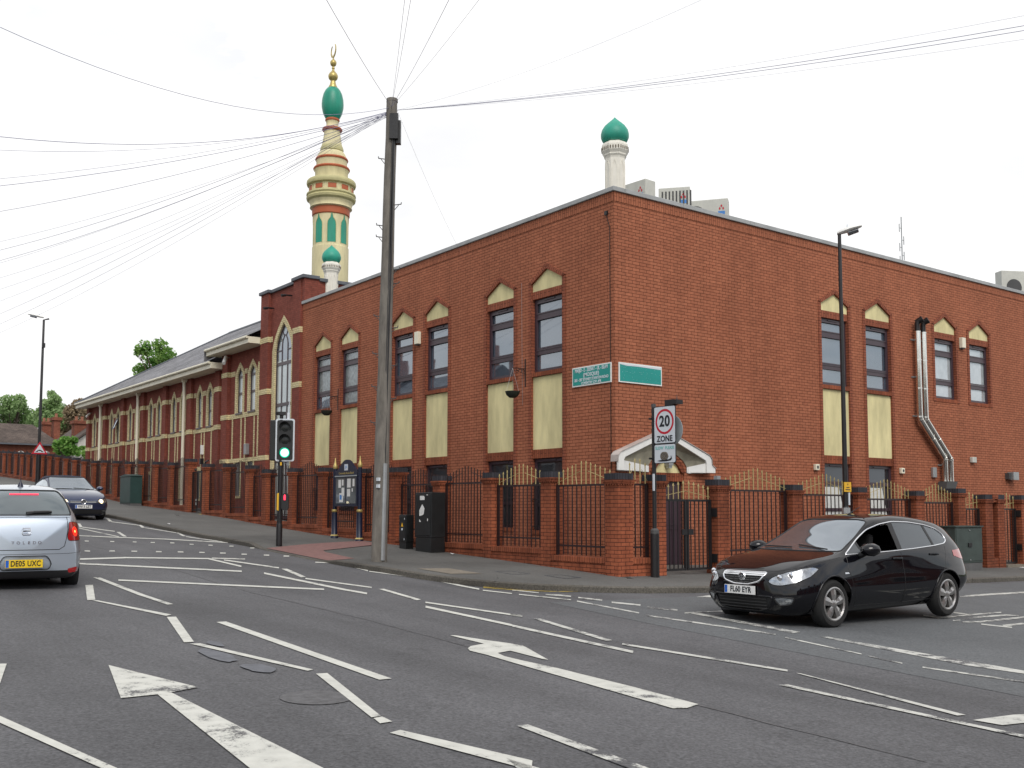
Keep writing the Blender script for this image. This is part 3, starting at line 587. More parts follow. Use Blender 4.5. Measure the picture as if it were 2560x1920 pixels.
wb.wall([(0,-.5),(30,-.5),(30,WT),(0,WT)],[pent(a,b,.2) for a,b in B_COL]+[pent(a,b,4.97) for a,b in B_UP]+[door_hole],0,.16)
wa.v+=wb.v; n0=len(wa.v)-len(wb.v); wa.f+=[tuple(i+n0 for i in f) for f in wb.f]; wa.uv+=wb.uv; wa.mi+=wb.mi
# hidden sides and the roof deck
bk=MB(); bk.face([(-16.15,0,-.5),(-16.15,30,-.5),(-16.15,30,WT),(-16.15,0,WT)]); bk.face([(-16.15,30,-.5),(0,30,-.5),(0,30,WT),(-16.15,30,WT)])
n0=len(wa.v); wa.v+=bk.v; wa.f+=[tuple(i+n0 for i in f) for f in bk.f]; wa.uv+=bk.uv; wa.mi+=bk.mi
wa.build('wall','brick',blk)
rf=MB(); rf.box(-16.1,-.3,.3,29.8,8.3,8.4); rf.build('roof','coping_dark',blk)
sc=MB(T_A()); sc.box(-16.15,.006,-.004,.012,WT,WT+.22,sold=1)
sb=MB(T_B()); sb.box(-.0035,30,-.2,.0122,WT+.0005,WT+.2195,sold=1)
sc.build('soldier_course','brick',blk); sb.build('soldier_course','brick',blk)
cpg=MB(T_A())
xs=[-16.28]+[-15+2.44*i for i in range(6)]+[.06]
for a,b in zip(xs,xs[1:]): cpg.box(a+.004,b-.004,-.3,.06,WT+.225,WT+.33)
cpg.build('coping','coping',blk,bevel=.01)
cpg=MB(T_B()); ys=[-.06+.362]+[2.2+2.44*i for i in range(11)]+[30]
for a,b in zip(ys,ys[1:]): cpg.box(a+.004,b-.004,-.3,.06,WT+.225,WT+.33)
cpg.build('coping','coping',blk,bevel=.01)
def column(T, x0, x1, full, pane_mats, grille=True):
    xm=(x0+x1)/2
    t=MB(T); t.prism([(x0,6.99),(x1,6.99),(x1,7.18),(xm,7.49),(x0,7.18)],-.3,-.035); t.build('gable_panel','render',blk)
    # brick-on-end lintel over the window and the pointed brick head round the gable
    l=MB(T); l.box(x0,x1,-.3,-.02,6.795,6.988,sold=1)
    g=.115; zo=7.18+g*.35; apex=7.49+g*1.18
    for sgn in (-1,1):
        xi=(x0+.004) if sgn<0 else (x1-.004); xo=xi+sgn*(g+.004)
        a,b,c,d=(xi,7.18),(xm,7.49),(xm,apex),(xo,zo)
        L_=math.hypot(b[0]-a[0],b[1]-a[1]); ux,uz=(b[0]-a[0])/L_,(b[1]-a[1])/L_
        uvf=lambda u,z:(((u-a[0])*-uz*sgn*-1+(z-a[1])*ux*sgn*-1*-1)+.01,(u-a[0])*ux+(z-a[1])*uz)
        l.prism([a,b,c,d],-.15,.03,uvf)
        l.box(min(xi,xo),max(xi,xo),-.15,.016,(.2 if full else 4.86),7.18)
        l.prism([(xi,7.18),(xo,zo),(xo,7.18)] if True else [],-.15,.008)
    l.build('window_surround','brick_trim',blk)
    s=MB(T); s.box(x0-(0 if full else .12),x1+(0 if full else .12),-.2,.015,4.86,4.968,sold=1); s.build('brick_sill','brick_pillar',blk)
    win(T,x0+.012,x1-.012,4.972,6.79,pane_mats,blk)
    if full:
        p=MB(T); p.box(x0,x1,-.3,-.045,3.068,4.855); p.build('render_panel','render',blk)
        l=MB(T); l.box(x0,x1,-.3,-.02,2.85,3.066,sold=1); l.build('lintel','brick_pillar',blk)
def frame_rects(mb,x0,x1,z0,z1,cuts,fw,d0,d1,mull=()):
    mb.box(x0,x0+fw,d0,d1,z0,z1); mb.box(x1-fw,x1,d0,d1,z0,z1)
    mb.box(x0+fw,x1-fw,d0,d1-.002,z0,z0+fw); mb.box(x0+fw,x1-fw,d0,d1-.002,z1-fw,z1)
    for z,w_ in cuts: mb.box(x0+fw,x1-fw,d0,d1-.002,z-w_/2,z+w_/2)
    for u in mull: mb.box(u-.035,u+.035,d0,d1-.004,z0+fw,z1-fw)
def win(T,x0,x1,z0,z1,mats,parent,dd=-.09):
    h=z1-z0; zc1=z0+h*.265; zc2=z0+h*.765
    f=MB(T); frame_rects(f,x0,x1,z0,z1,[(zc1,.10),(zc2,.11)],.075,dd-.08,dd)
    f.box(x0+.13,x1-.13,dd,dd+.012,zc1+.095,zc1+.125); f.box(x0+.075,x0+.11,dd-.03,dd+.012,zc1+.05,zc2-.055); f.box(x1-.11,x1-.075,dd-.03,dd+.012,zc1+.05,zc2-.055)
    f.box(x0+.11,x1-.11,dd-.03,dd+.012,zc2-.09,zc2-.055); f.box(x0+.11,x1-.11,dd-.03,dd+.012,zc1+.05,zc1+.085)
    f.box(x0+.11,x1-.11,dd-.03,dd+.012,zc2+.055,zc2+.085); f.box(x0+.11,x1-.11,dd-.03,dd+.012,z1-.11,z1-.075); f.box(x0+.075,x0+.11,dd-.03,dd+.012,zc2+.055,z1-.075); f.box(x1-.11,x1-.075,dd-.03,dd+.012,zc2+.055,z1-.075)
    f.box((x0+x1)/2-.2,(x0+x1)/2+.2,dd,dd+.02,z1-.055,z1-.025)
    o=f.build('window','frame',parent)
    for (a,b),mt in zip(((z0+.06,zc1-.04),(zc1+.06,zc2-.06),(zc2+.06,z1-.06)),mats):
        p=MB(T); p.box(x0+.06,x1-.06,dd-.06,dd-.045,a,b); p.build('pane',mt,o)
    return o
PM=[['glass','glass_frost','glass_frost'],['glass_frost','glass_frost','glass_frost'],['glass','glass','glass'],['glass','glass','glass'],['glass','glass','glass'],['glass','glass','glass']]
for (a,b),pm_ in zip(A_COL,PM): column(T_A(),a,b,True,pm_)
for (a,b) in B_COL: column(T_B(),a,b,True,['glass','glass','glass'])
for (a,b) in B_UP: column(T_B(),a,b,False,['glass_curtain','glass_curtain','glass_curtain'])  # these two windows get paler panes than the rest
# ground-floor windows behind the railings
def gwin(T,x0,x1,zb,sheet=None):
    dd=-.09; f=MB(T); z1=2.845
    frame_rects(f,x0+.012,x1-.012,zb,z1,[(z1-.52,.10),(zb+.62,.08)],.08,dd-.08,dd)
    f.box(x0+.35,x1-.35,dd,dd+.02,z1-.06,z1-.03)
    o=f.build('window','frame',blk)
    p=MB(T); p.box(x0+.08,x1-.08,dd-.07,dd-.05,zb+.05,z1-.05); p.build('pane','glass_dark',o)
    if sheet:
        c=MB(T); q=.32 if sheet>0 else 0
        c.prism([(x0+.12,zb+.1),(x1-.1,zb+.1),(x1-.1-q,z1-.62),(x0+.12,z1-.62)],dd-.05,dd-.03); c.build('curtain','curtain',o)  # plain white trapezoid over the lower part of the pane
    g=MB(T)      # security bars
    n=9
    if not sheet:
        for i in range(n): 
            u=x0+.1+(x1-x0-.2)*i/(n-1); g.box(u-.008,u+.008,-.02,-.004,zb+.02,z1-.55)
        for z in (zb+.1,zb+.75,z1-.6): g.box(x0+.02,x1-.02,-.022,-.006,z-.012,z+.012)
        g.build('window_bars','black',o)
    s=MB(T); s.box(x0,x1,-.2,.012,zb-.1,zb-.002,sold=1); s.build('brick_sill','brick_pillar',blk)
    s=MB(T); s.box(x0,x1,-.3,-.01,-.3,zb-.102); s.build('apron','brick',blk)
for i,(a,b) in enumerate(A_COL): gwin(T_A(),a,b,[1.55,1.55,1.2,1.2,1.15,1.1][i])
for i,(a,b) in enumerate(B_COL): gwin(T_B(),a,b,1.0,sheet=1)
# corner entrance: recessed door under a pointed brick arch with a cream panel
dm=MB(T_B()); dm.prism([(1.18,2.46),(2.08,2.46),(1.97,2.62),(1.63,2.87),(1.29,2.62)],-.2,-.04); dm.build('tympanum','render',blk)
dm=MB(T_B()); dm.box(1.09,2.17,-.2,-.02,2.26,2.455,sold=1)
dm.build('lintel','brick_pillar',blk)
dm=MB(T_B())
for sg in (-1,1):
    c_=1.63; o_=lambda u:c_+sg*u
    dm.prism([(o_(.34),2.62),(o_(0),2.87),(o_(0),3.02),(o_(.45),2.69)],-.1,.03); dm.prism([(o_(.45),2.46),(o_(.34),2.62),(o_(.45),2.69),(o_(.56),2.46)],-.1,.03)
dm.build('door_arch','brick_pillar',blk)
dr=MB(T_B()); dr.box(1.1,2.16,-.16,-.10,.1,2.255)
for u in (1.2,1.42,1.64,1.86): dr.box(u,u+.14,-.10,-.085,.35,2.05)
for z in (1.15,1.25): dr.box(1.25,2.05,-.085,-.075,z,z+.02)
dr=dr.build('door','frame',blk)
# gabled white canopy over the entrance
ZC=lambda y:2.86+(1.42-abs(y-.93))*.405 if abs(y-.93)<=1.42 else 0
def canopy_prof(dz,inset):
    c_=.93; P=[]
    for sg in (1,-1):
        L_=[(c_,3.45-dz),(c_+sg*(1.42-inset),2.87-dz*.9),(c_+sg*(1.48-inset),2.78-dz*.6),(c_+sg*(1.49-inset),2.62)]
        if inset==0: L_+= [(c_+sg*1.55,2.55),(c_+sg*1.6,2.53)]
        P.append(L_)
    return P
cf=MB(T_B()); so=MB(T_B()); c_,cb_,DF=1.37,1.62,.24
for sg in (1,-1):
    top=[(c_,3.42),(c_+sg*1.42,2.88),(c_+sg*1.49,2.80),(c_+sg*1.50,2.66)]+([(c_+sg*1.62,2.58),(c_+sg*1.62,2.475)] if sg>0 else [(c_+sg*1.50,2.475)])
    bot=[(c_+sg*1.33,2.475),(c_+sg*1.33,2.70),(c_+sg*1.29,2.77),(c_,3.29)]
    bk_=[(cb_+sg*.63,2.475),(cb_+sg*.63,2.60),(cb_+sg*.52,2.74),(cb_,3.06)]
    cf.prism(top+bot,DF-.05,DF)
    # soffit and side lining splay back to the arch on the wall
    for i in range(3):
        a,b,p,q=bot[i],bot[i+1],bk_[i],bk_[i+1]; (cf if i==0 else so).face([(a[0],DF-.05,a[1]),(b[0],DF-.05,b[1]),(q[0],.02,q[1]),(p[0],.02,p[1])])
    cf.face([(top[-1][0],.0,2.475),(bot[0][0],.0,2.475),(bot[0][0],DF-.05,2.475),(top[-1][0],DF-.05,2.475)])
cf.box(.04,.98,.0,.05,2.46,2.60); cf.box(2.27,2.78,.0,.05,2.46,2.60)
cv=cf.build('canopy','white',blk); so.build('canopy_soffit','soffit',cv)
ct=MB(T_B())
for sg in (1,-1):
    P=[(c_,3.435),(c_+sg*1.43,2.892),(c_+sg*1.505,2.81),(c_+sg*1.515,2.665)]+([(c_+sg*1.64,2.59)] if sg>0 else [])
    for a,b in zip(P,P[1:]): ct.face([(a[0],.0,a[1]),(b[0],.0,b[1]),(b[0],DF+.02,b[1]),(a[0],DF+.02,a[1])]); ct.face([(a[0],DF+.02,a[1]),(b[0],DF+.02,b[1]),(b[0],DF+.02,b[1]-.018),(a[0],DF+.02,a[1]-.018)])
ct.build('canopy_roof','roof_lead',cv)
lm=MB(T_B()); lm.box(1.56,1.7,-.03,.12,2.62,2.72); lm.box(1.58,1.68,.0,.1,2.56,2.62); lm.build('porch_lamp','grey_metal',blk)
# cable down the corner and a small junction box
cb=MB(T_A()); cb.tube([(-.22,.03,8.33),(-.2,.015,8.2),(-.13,.012,8.0),(-.125,.012,2.5)],.008,5); cb.box(-.27,-.19,0,.05,8.3,8.39); cb.build('cable','black',blk)
cb=MB(T_A()); cb.tube([(-3.42,.012,7.3),(-3.4,.012,5.6),(-3.38,.012,4.2)],.0035,5); cb.build('cable','grey_metal',blk)
# ------------------------------------------------------------------ name boards
def name_board(T, org, right, u0, label, texts):
    o=thing('name_board',label,'sign',T(u0+.67,.03,4.68),0,'teal name boards on the corner')
    b=MB(T); b.box(u0,u0+1.345,.005,.03,4.455,4.905); b.build('board','white',o)
    b=MB(T); b.box(u0+.028,u0+1.317,.03,.034,4.483,4.877); f=b.build('face','teal_sign',o)
    for txt,z,sz,ws in texts:
        text_obj(txt,'lettering','sign_white',frame_mtx(T(u0+.672,.035,z),right,(0,0,1)),f,size=sz,wscale=ws,bold=.0028)
    return o
name_board(T_A(),(0,0),(1,0,0),-1.435,'teal name board with white lettering left of the corner','' or [('MASJID - E - ZEENAT - UL - ISLAM',4.82,.118,.62),('(MOSQUE)',4.705,.118,.95),('283 - 287 STONEY STANTON ROAD',4.60,.088,.80),('COVENTRY CV1 4FR',4.515,.085,.85)])
nb=name_board(T_B(),(0,0),(0,1,0),.10,'blank teal board with flaked lettering right of the corner',[])
sp=MB(T_B())
for i in range(70):
    u=rnd.uniform(.18,1.38); z=rnd.choice([4.81,4.81,4.70,4.70,4.6,4.53])+rnd.uniform(-.025,.025); s=rnd.uniform(.003,.007)
    sp.box(u,u+s,.034,.0355,z,z+s)
sp.prism([(.13,4.877),(.13,4.86),(.35,4.838),(.7,4.845),(1.1,4.836),(1.41,4.83),(1.41,4.877)],.034,.036)
nb.children[0]; sp.build('flaked_paint','sign_white',nb)
# ------------------------------------------------------------------ small fixtures on the walls
def wall_box(name,T,u,z,w_,h_,d_,mat,label,cat,group=None,lip=True):
    o=thing(name,label,cat,T(u,0,z),0,group)
    b=MB(T); b.box(u-w_/2,u+w_/2,.003,d_,z-h_/2,z+h_/2); b.build('casing',mat,o,bevel=.012)
    if lip:
        b=MB(T); b.box(u-w_*.4,u+w_*.4,.003,d_*.7,z-h_/2-.03,z-h_/2-.002); b.build('base','slatgrey',o)
    return o
wall_box('alarm_box',T_A(),-8.32,6.55,.2,.36,.12,'fascia','cream alarm box between the third and fourth tall street windows from the left','alarm box')
wall_box('alarm_box',T_B(),14.5,6.77,.2,.32,.12,'fascia','cream alarm box between the two curtained upper windows','alarm box')
for u,z,l in ((7.12,2.73,'small cream vent box left of the pair of side windows'),(11.06,2.73,'small cream vent box right of the pair of side windows')):
    o=wall_box('vent_box',T_B(),u,z,.16,.16,.09,'fascia',l,'vent box',lip=False)
    b=MB(T_B()); b.lathe([(.0,0),(.045,0)],0,0,12); b.v=[T_B()(u+v[0],.092,z+v[1]) for v in b.v]; b.build('outlet','slatgrey',o)
wall_box('junction_box',T_B(),14.92,3.16,.24,.17,.1,'ac','small pale junction box high on the wall right of the steel flues','junction box',lip=False)
fl=wall_box('flood_light',T_B(),17.2,2.7,.34,.26,.22,'grey_metal','grey floodlight box on the wall at the far right','light',lip=False)
b=MB(T_B()); b.box(16.9,17.02,.0,.14,2.6,2.8); b.build('bracket','slatgrey',fl)
# steel flues
fo=thing('steel_flue','pair of polished steel flue pipes with black cowls climbing the side wall','flue',T_B()(12.3,0,2.5))
for k,(du,) in enumerate(((0,),(.30,))):
    path=[(13.12+du,.16,2.48),(13.12+du,.16,3.10),(13.09+du,.16,3.16),(11.89+du,.16,4.24),(11.86+du,.16,4.32),(11.86+du,.16,6.82)]
    p=MB(T_B()); p.tube(path,.085,14); pp=p.build('flue_pipe','steel',fo,smooth=True)
    for a,b in zip(path,path[1:]):
        Lg=(Vector(b)-Vector(a)).length; t=(Vector(b)-Vector(a)).normalized(); n=int(Lg/.75)
        for i in range(n+1):
            q=Vector(a)+t*(Lg*i/max(1,n)); r=MB(T_B()); r.tube([q-t*.02,q+t*.02],.093,14); r.build('joint_ring','steel',pp,smooth=True)
    cw=MB(T_B()); cw.tube([(11.86+du,.16,6.82),(11.86+du,.16,7.08),(11.88+du,.2,7.14)],.075,12); cw.tube([(11.86+du,.12,7.1),(11.93+du,.3,7.2)],[.08,.1],12); cw.build('cowl','black',fo,smooth=True)
b=MB(T_B()); b.prism([(12.98,2.46),(13.56,2.46),(13.4,2.2),(12.9,2.2)],.02,.3); b.build('flue_hood','slatgrey',fo)
for z in (6.6,5.5,4.35,2.95):
    b=MB(T_B()); u=11.86 if z>4 else 13.12; b.box(u-.13,u+.43,.0,.03,z-.02,z+.02); b.box(u-.02,u+.02,.03,.1,z-.02,z+.02); b.box(u+.28,u+.32,.03,.1,z-.02,z+.02); b.build('wall_bracket','grey_metal',fo)
b=wall_box('meter_box',T_B(),12.72,2.72,.2,.3,.08,'grey_metal','small grey meter box beside the foot of the steel flues','meter box',lip=False)
# hanging baskets on scroll brackets
def basket(u, label, ub, z, zb):
    o=thing('hanging_basket',label,'hanging basket',T_A()(u,0,z),0,'hanging baskets on the street wall')
    br=MB(T_A())
    br.box(ub-.012,ub+.012,.0,.02,z-.35,z+.35)
    br.tube([(ub,.01,z+.1),((ub+u)/2,.2,z+.1),(u,.36,z+.1)],.010,6)
    for k in range(3):
        c0=(ub-.02-.01*k,.06+.09*k,z+.02+.03*(k%2)); r_=.07-.008*k
        br.tube([(c0[0]+r_*math.cos(a*.5)*(1-a/26)*.3,c0[1]+r_*math.cos(a*.5)*.95,c0[2]+r_*math.sin(a*.5)*(1-a/26)) for a in range(18)],.006,5)
    br.build('bracket','black',o)
    bs=MB(); c=T_A()(u,.36,zb)
    bs.lathe([(.0,c[2]-.15),(.08,c[2]-.14),(.15,c[2]-.08),(.185,c[2]),(.19,c[2]+.015),(.16,c[2]+.02),(.0,c[2]+.03)],c[0],c[1],18); bs.build('basket','basket',o,smooth=True)
    ch=MB()
    for k in range(3):
        a=k*2.1+.4; ch.tube([(c[0]+.18*math.cos(a),c[1]+.18*math.sin(a),c[2]),(c[0],c[1],z+.1)],.003,4)
    ch.build('chain','grey_metal',o)
basket(-13.46,'dark hanging basket under the leftmost tall street window, nearest the arched stair window',-13.36,5.2,4.80)
basket(-3.33,'dark hanging basket below the second tall street window from the corner',-3.27,5.0,4.50)
# ------------------------------------------------------------------ roof plant
def ac_unit(x,y,z,rz,label,fan=False,w_=1.0,d_=.38,h_=.95):
    o=thing('air_conditioner',label,'air conditioner',(x,y,z),R(rz),'air conditioners on the roof')
    b=MB(); b.box(-w_/2,w_/2,-d_/2,d_/2,0,h_); b.build('casing','ac',o,local=True,bevel=.015)
    g=MB()
    if fan:
        for i in range(9): g.box(-w_/2+.08+.09*i,-w_/2+.12+.09*i,-d_/2-.006,-d_/2-.001,.12,h_-.1)
        for i in range(4): g.box(w_/2+.001,w_/2+.006,-d_/2+.06+.07*i,-d_/2+.1+.07*i,.12,h_-.1)
    else:
        g.lathe([(.0,0),(.3,0)],0,0,20); g.v=[(v[0]-.12,-d_/2-.004,.5+v[1]) for v in g.v]
    g.build('fan_grille','slatgrey',o,local=True)
    t=MB(); u=w_/2-.17
    for k,(dx,dz) in enumerate(((0,.05),(-.045,-.02),(.045,-.02))):
        t.prism([(u+dx,h_-.25+dz-.045),(u+dx+.026,h_-.25+dz),(u+dx,h_-.25+dz+.045),(u+dx-.026,h_-.25+dz)],-d_/2-.006,-d_/2-.002)
    t.build('maker_emblem','red_paint',o,local=True)
    t=MB(); t.box(u-.09,u+.09,-d_/2-.005,-d_/2-.002,h_-.44,h_-.34); t.build('sticker','blue',o,local=True)
    ft=MB()
    for sx in (-1,1): ft.box(sx*w_*.36-.04,sx*w_*.36+.04,-d_/2,d_/2,8.4-z,-.003)
    ft.build('stand','grey_metal',o,local=True)
ac_unit(-2.0,2.35,8.92,4,'cream roof air conditioner nearest the corner minaret, its left side hidden by the parapet',w_=1.5)
ac_unit(-1.5,3.52,8.95,40,'slatted black and cream roof air conditioner, second from the corner minaret',fan=True,w_=.8,h_=.95)
ac_unit(-1.75,4.75,8.9,36,'long cream roof air conditioner, third from the corner minaret',w_=1.5,h_=.95)
ac_unit(-1.5,20.9,9.1,62,'cream roof air conditioner with round fan, alone at the far right',w_=1.2,h_=1.1)
ms=thing('roof_aerial','thin lattice aerial mast standing on the roof far right','aerial',(-5,19.46,8.4))
p=MB(); p.tube([(-5,19.46,8.4),(-5,19.46,12.8)],.022,6); p.build('mast','grey_metal',ms)
for k,z in enumerate((12.35,11.9,11.6,11.3,11.1)):
    p=MB(); s=1 if k%2 else -1; p.tube([(-5,19.46,z),(-5,19.46+.14*s,z)],.012,5); p.tube([(-5,19.46+.14*s,z-.16),(-5,19.46+.14*s,z+.16)],.018,5); p.build('dipole','grey_metal',ms)
pl=thing('roof_plant','pale grey plant box behind the street parapet beside the telegraph pole','plant box',(-11.0,3.5,8.4))
p=MB(); p.box(-12.6,-10.6,3,4.2,8.4,10.0); p.build('casing','ac',pl)
lt=thing('roof_lantern','small slate-roofed white dormer behind the street parapet','dormer',(-8.6,4.5,8.4))
p=MB(); p.box(-9.6,-7.6,4,6,8.4,9.7); p.build('wall','white',lt)
p=MB(); P=[(-9.8,3.8,9.68),(-7.4,3.8,9.68),(-7.4,6.2,9.68),(-9.8,6.2,9.68)]; ap=(-8.6,5,10.45)
for i in range(4): p.face([P[i],P[(i+1)%4],ap])
p.build('roof','slate',lt)
# ------------------------------------------------------------------ two small roof minarets
def small_minaret(x,y,zb,label):
    o=thing('small_minaret',label,'minaret',(x,y,zb),0,'small white minarets with green domes')
    z0=zb
    s=MB(); s.lathe([(.0,z0),(.25,z0),(.25,z0+1.68),(.262,z0+1.72)],x,y,8,rot=R(22.5)); sh=s.build('shaft','conc_white',o)
    a=MB()
    for k in range(8):     # blind lancet panels on each face
        an=R(45*k); r_=.25*math.cos(R(22.5))+.004; tx,ty=-math.sin(an),math.cos(an)
        def pt(u,z): return (x+math.cos(an)*r_+tx*u, y+math.sin(an)*r_+ty*u, z)
        L_=[(-.062,z0+.3),(-.062,z0+1.40),(-.04,z0+1.52),(0,z0+1.62),(.04,z0+1.52),(.062,z0+1.40),(.062,z0+.3)]
        a.tube([pt(u,z) for u,z in L_],.009,4)
    a.build('lancet_moulding','conc_white',sh)
    c=MB(); z1=z0+1.72; c.lathe([(.262,z1),(.29,z1+.04),(.29,z1+.07),(.335,z1+.14),(.335,z1+.28),(.31,z1+.32),(.26,z1+.37),(.0,z1+.38)],x,y,8,rot=R(22.5)); cc=c.build('capital','conc_white',o)
    d=MB()
    for k in range(8):
        an=R(45*k); r_=.335*math.cos(R(22.5)); tx,ty=-math.sin(an),math.cos(an)
        for j in range(4):
            u=-.096+.064*j; cx_,cy_=x+math.cos(an)*(r_+.004)+tx*u, y+math.sin(an)*(r_+.004)+ty*u
            d.box(cx_-.011,cx_+.011,cy_-.011,cy_+.011,z1+.16,z1+.23)
    d.build('dentil','tan_patch',cc)
    dm_=MB(); z2=z1+.375
    prof=[(.0,z2-.01),(.255,z2),(.305,z2+.05),(.338,z2+.13),(.34,z2+.21),(.315,z2+.31),(.25,z2+.41),(.165,z2+.49),(.09,z2+.555),(.04,z2+.60),(.0,z2+.645)]
    dm_.lathe(prof,x,y,28); dm_.build('dome','green2',o,smooth=True,angle=60)
small_minaret(-1.0,.97,8.33,'small white octagonal minaret with green onion dome at the building corner')
small_minaret(-16.0,1.0,8.33,'small white octagonal minaret with green onion dome beside the brick stair tower')
# ------------------------------------------------------------------ prayer hall, raised wing and stair tower
hall=thing('prayer_hall','long plum-brick prayer hall with cream bands, slate roof and brick stair tower','building',(-30,0,0))
HX=[-44.56+3.345*k for k in range(7)]; PW=.48; HD=-.14     # piers' left edges; recessed wall plane
def arch(x0,x1,zb,zs,za,n=5):
    """pointed-arch outline, anticlockwise from bottom left"""
    xm=(x0+x1)/2; P=[(x0,zb),(x1,zb)]
    for i in range(n+1):
        t=i/n; P.append((x1+(xm-x1)*(1-math.cos(t*math.pi/2))**.9 if 0 else x1+(xm-x1)*t**1.35, zs+(za-zs)*t**.85))
    for i in range(n-1,-1,-1):
        t=i/n; P.append((x0+(xm-x0)*t**1.35, zs+(za-zs)*t**.85))
    return P
def arch_window(T,x0,x1,zb,zs,za,oz,sw,d,parent,bars,pane='glass_hall',frame=.055,glaz=None,bottom_sill=True):
    """cream brick surround, plum frame and obscured pane set into a hole in the wall"""
    xm=(x0+x1)/2; s=MB(T); inn=arch(x0+.005,x1-.005,zb,zs,za-.008); n=5
    out_=[(x0-sw,zb),(x1+sw,zb)]
    for i in range(n+1):
        t=i/n; out_.append((x1+sw+(xm-x1-sw)*t**1.35, zs+(oz-zs)*t**.85))
    for i in range(n-1,-1,-1):
        t=i/n; out_.append((x0-sw+(xm-x0+sw)*t**1.35, zs+(oz-zs)*t**.85))
    k=len(inn)
    for i in range(1,k):
        a,b=inn[i],inn[(i+1)%k]; c,e=out_[(i+1)%k],out_[i]
        if abs(a[1]-b[1])<1e-6 and abs(a[1]-zb)<1e-6: continue
        s.prism([a,b,c,e],-.3,d+.012)
    s.build('window_surround','cream_brick',parent)
    f=MB(T); fi=arch(x0+frame,x1-frame,zb+frame,zs,za-frame*1.6)
    fo_=arch(x0,x1,zb,zs,za)
    for i in range(k):
        a,b=fo_[i],fo_[(i+1)%k]; c,e=fi[(i+1)%k],fi[i]; f.prism([a,b,c,e],d-.12,d-.045)
    for z in bars: f.box(x0+.03,x1-.03,d-.11,d-.05,z-.05,z+.05)
    if glaz: glaz(f,d)
    if bottom_sill: f.box(x0-.06,x1+.06,d-.1,d+.05,zb-.05,zb+.004)
    o=f.build('window','frame',parent)
    p=MB(T); p.prism(arch(x0+.03,x1-.03,zb+.03,zs,za-.06),d-.09,d-.075); p.build('pane',pane,o)
    return o
T=T_A()
hw=MB(T); holes=[]; wins=[]
for k in range(6):
    for a,b in ((.99,1.45),(2.19,2.67)):
        x0,x1=HX[k]+a,HX[k]+b; wins.append((x0,x1)); holes.append(arch(x0,x1,5.1,6.42,6.77)); holes.append([(x0,2.05),(x1,2.05),(x1,3.25),(x0,3.25)])
hw.wall([(HX[0]+.1,-.5),(-23.6,-.5),(-23.6,7.5),(HX[0]+.1,7.5)],holes,HD,.2)
WW=[(-22.35,-21.78),(-21.09,-20.50)]; WD=-.12
hw.wall([(-23.6,-.5),(-19.55,-.5),(-19.55,8.0),(-23.6,8.0)],[arch(a,b,5.40,6.88,7.22) for a,b in WW]+[[(a-.1,2.12),(b-.1,2.12),(b-.1,3.44),(a-.1,3.44)] for a,b in WW],WD,.2)
hw.face([(-23.6,WD,7.0),(-23.6,-1.5,7.0),(-23.6,-1.5,8.0),(-23.6,WD,8.0)])
hw.face([(HX[0]+.1,HD,-.5),(HX[0]+.1,-12,-.5),(HX[0]+.1,-12,7.5),(HX[0]+.1,HD,7.5)])
hw.build('wall','brick_hall',hall)
for k in range(7):
    p=MB(T); p.box(HX[k],HX[k]+PW,-.3,.0,-.5,7.36); p.build('pier','brick_hall',hall)
p=MB(T); p.box(-23.65,-23.05,-.4,.03,-.5,7.86); p.build('pier','brick_hall',hall)
for x0,x1 in wins:
    arch_window(T,x0,x1,5.1,6.42,6.77,6.99,.17,HD,hall,(5.76,6.42))
# one open hopper light near the far end
f=MB(T); x0,x1=wins[3]; f.v=[]; 
def tilt(u,d,z): return (u, -HD-.0-(6.3-z)*.42+.02, z)
f=MB(lambda u,d,z:(u,.14-(6.36-z)*.40-d,z)); f.box(x0+.04,x0+.09,0,.04,5.8,6.36); f.box(x1-.09,x1-.04,0,.04,5.8,6.36); f.box(x0+.04,x1-.04,0,.04,5.8,5.85); f.box(x0+.04,x1-.04,0,.04,6.31,6.36)
o=f.build('open_light','frame',hall); f=MB(lambda u,d,z:(u,.14-(6.36-z)*.40-d,z)); f.box(x0+.08,x1-.08,.015,.022,5.84,6.32); f.build('pane','glass_car',o)
for x0,x1 in WW: arch_window(T,x0,x1,5.40,6.88,7.22,7.44,.20,WD,hall,(5.76+.42,6.85))
# ground-floor windows
def gw(x0,x1,z0,z1,d):
    f=MB(T); frame_rects(f,x0+.003,x1-.003,z0,z1,[((z0+z1)/2+.1,.08)],.05,d-.15,d-.06); o=f.build('window','frame',hall)
    p=MB(T); p.box(x0+.03,x1-.03,d-.12,d-.105,z0+.03,z1-.03); p.build('pane','glass_dark',o)
    b=MB(T)
    for i in range(5): u=x0+.06+(x1-x0-.12)*i/4; b.box(u-.007,u+.007,d-.03,d-.015,z0,z1)
    b.build('window_bars','grey_metal',o)
    c=MB(T); c.box(x0-.12,x1+.12,-.4,d+.012,z1,z1+.16); c.box(x0-.12,x1+.12,-.4,d+.014,z0-.1,z0); c.box(x0-.11,x0+.004,-.4,d+.010,z0,z1); c.box(x1-.004,x1+.11,-.4,d+.010,z0,z1); c.build('window_surround','cream_brick',hall)
for x0,x1 in wins: gw(x0,x1,2.05,3.25,HD)
for x0,x1 in WW: gw(x0-.1,x1-.1,2.12,3.44,WD)
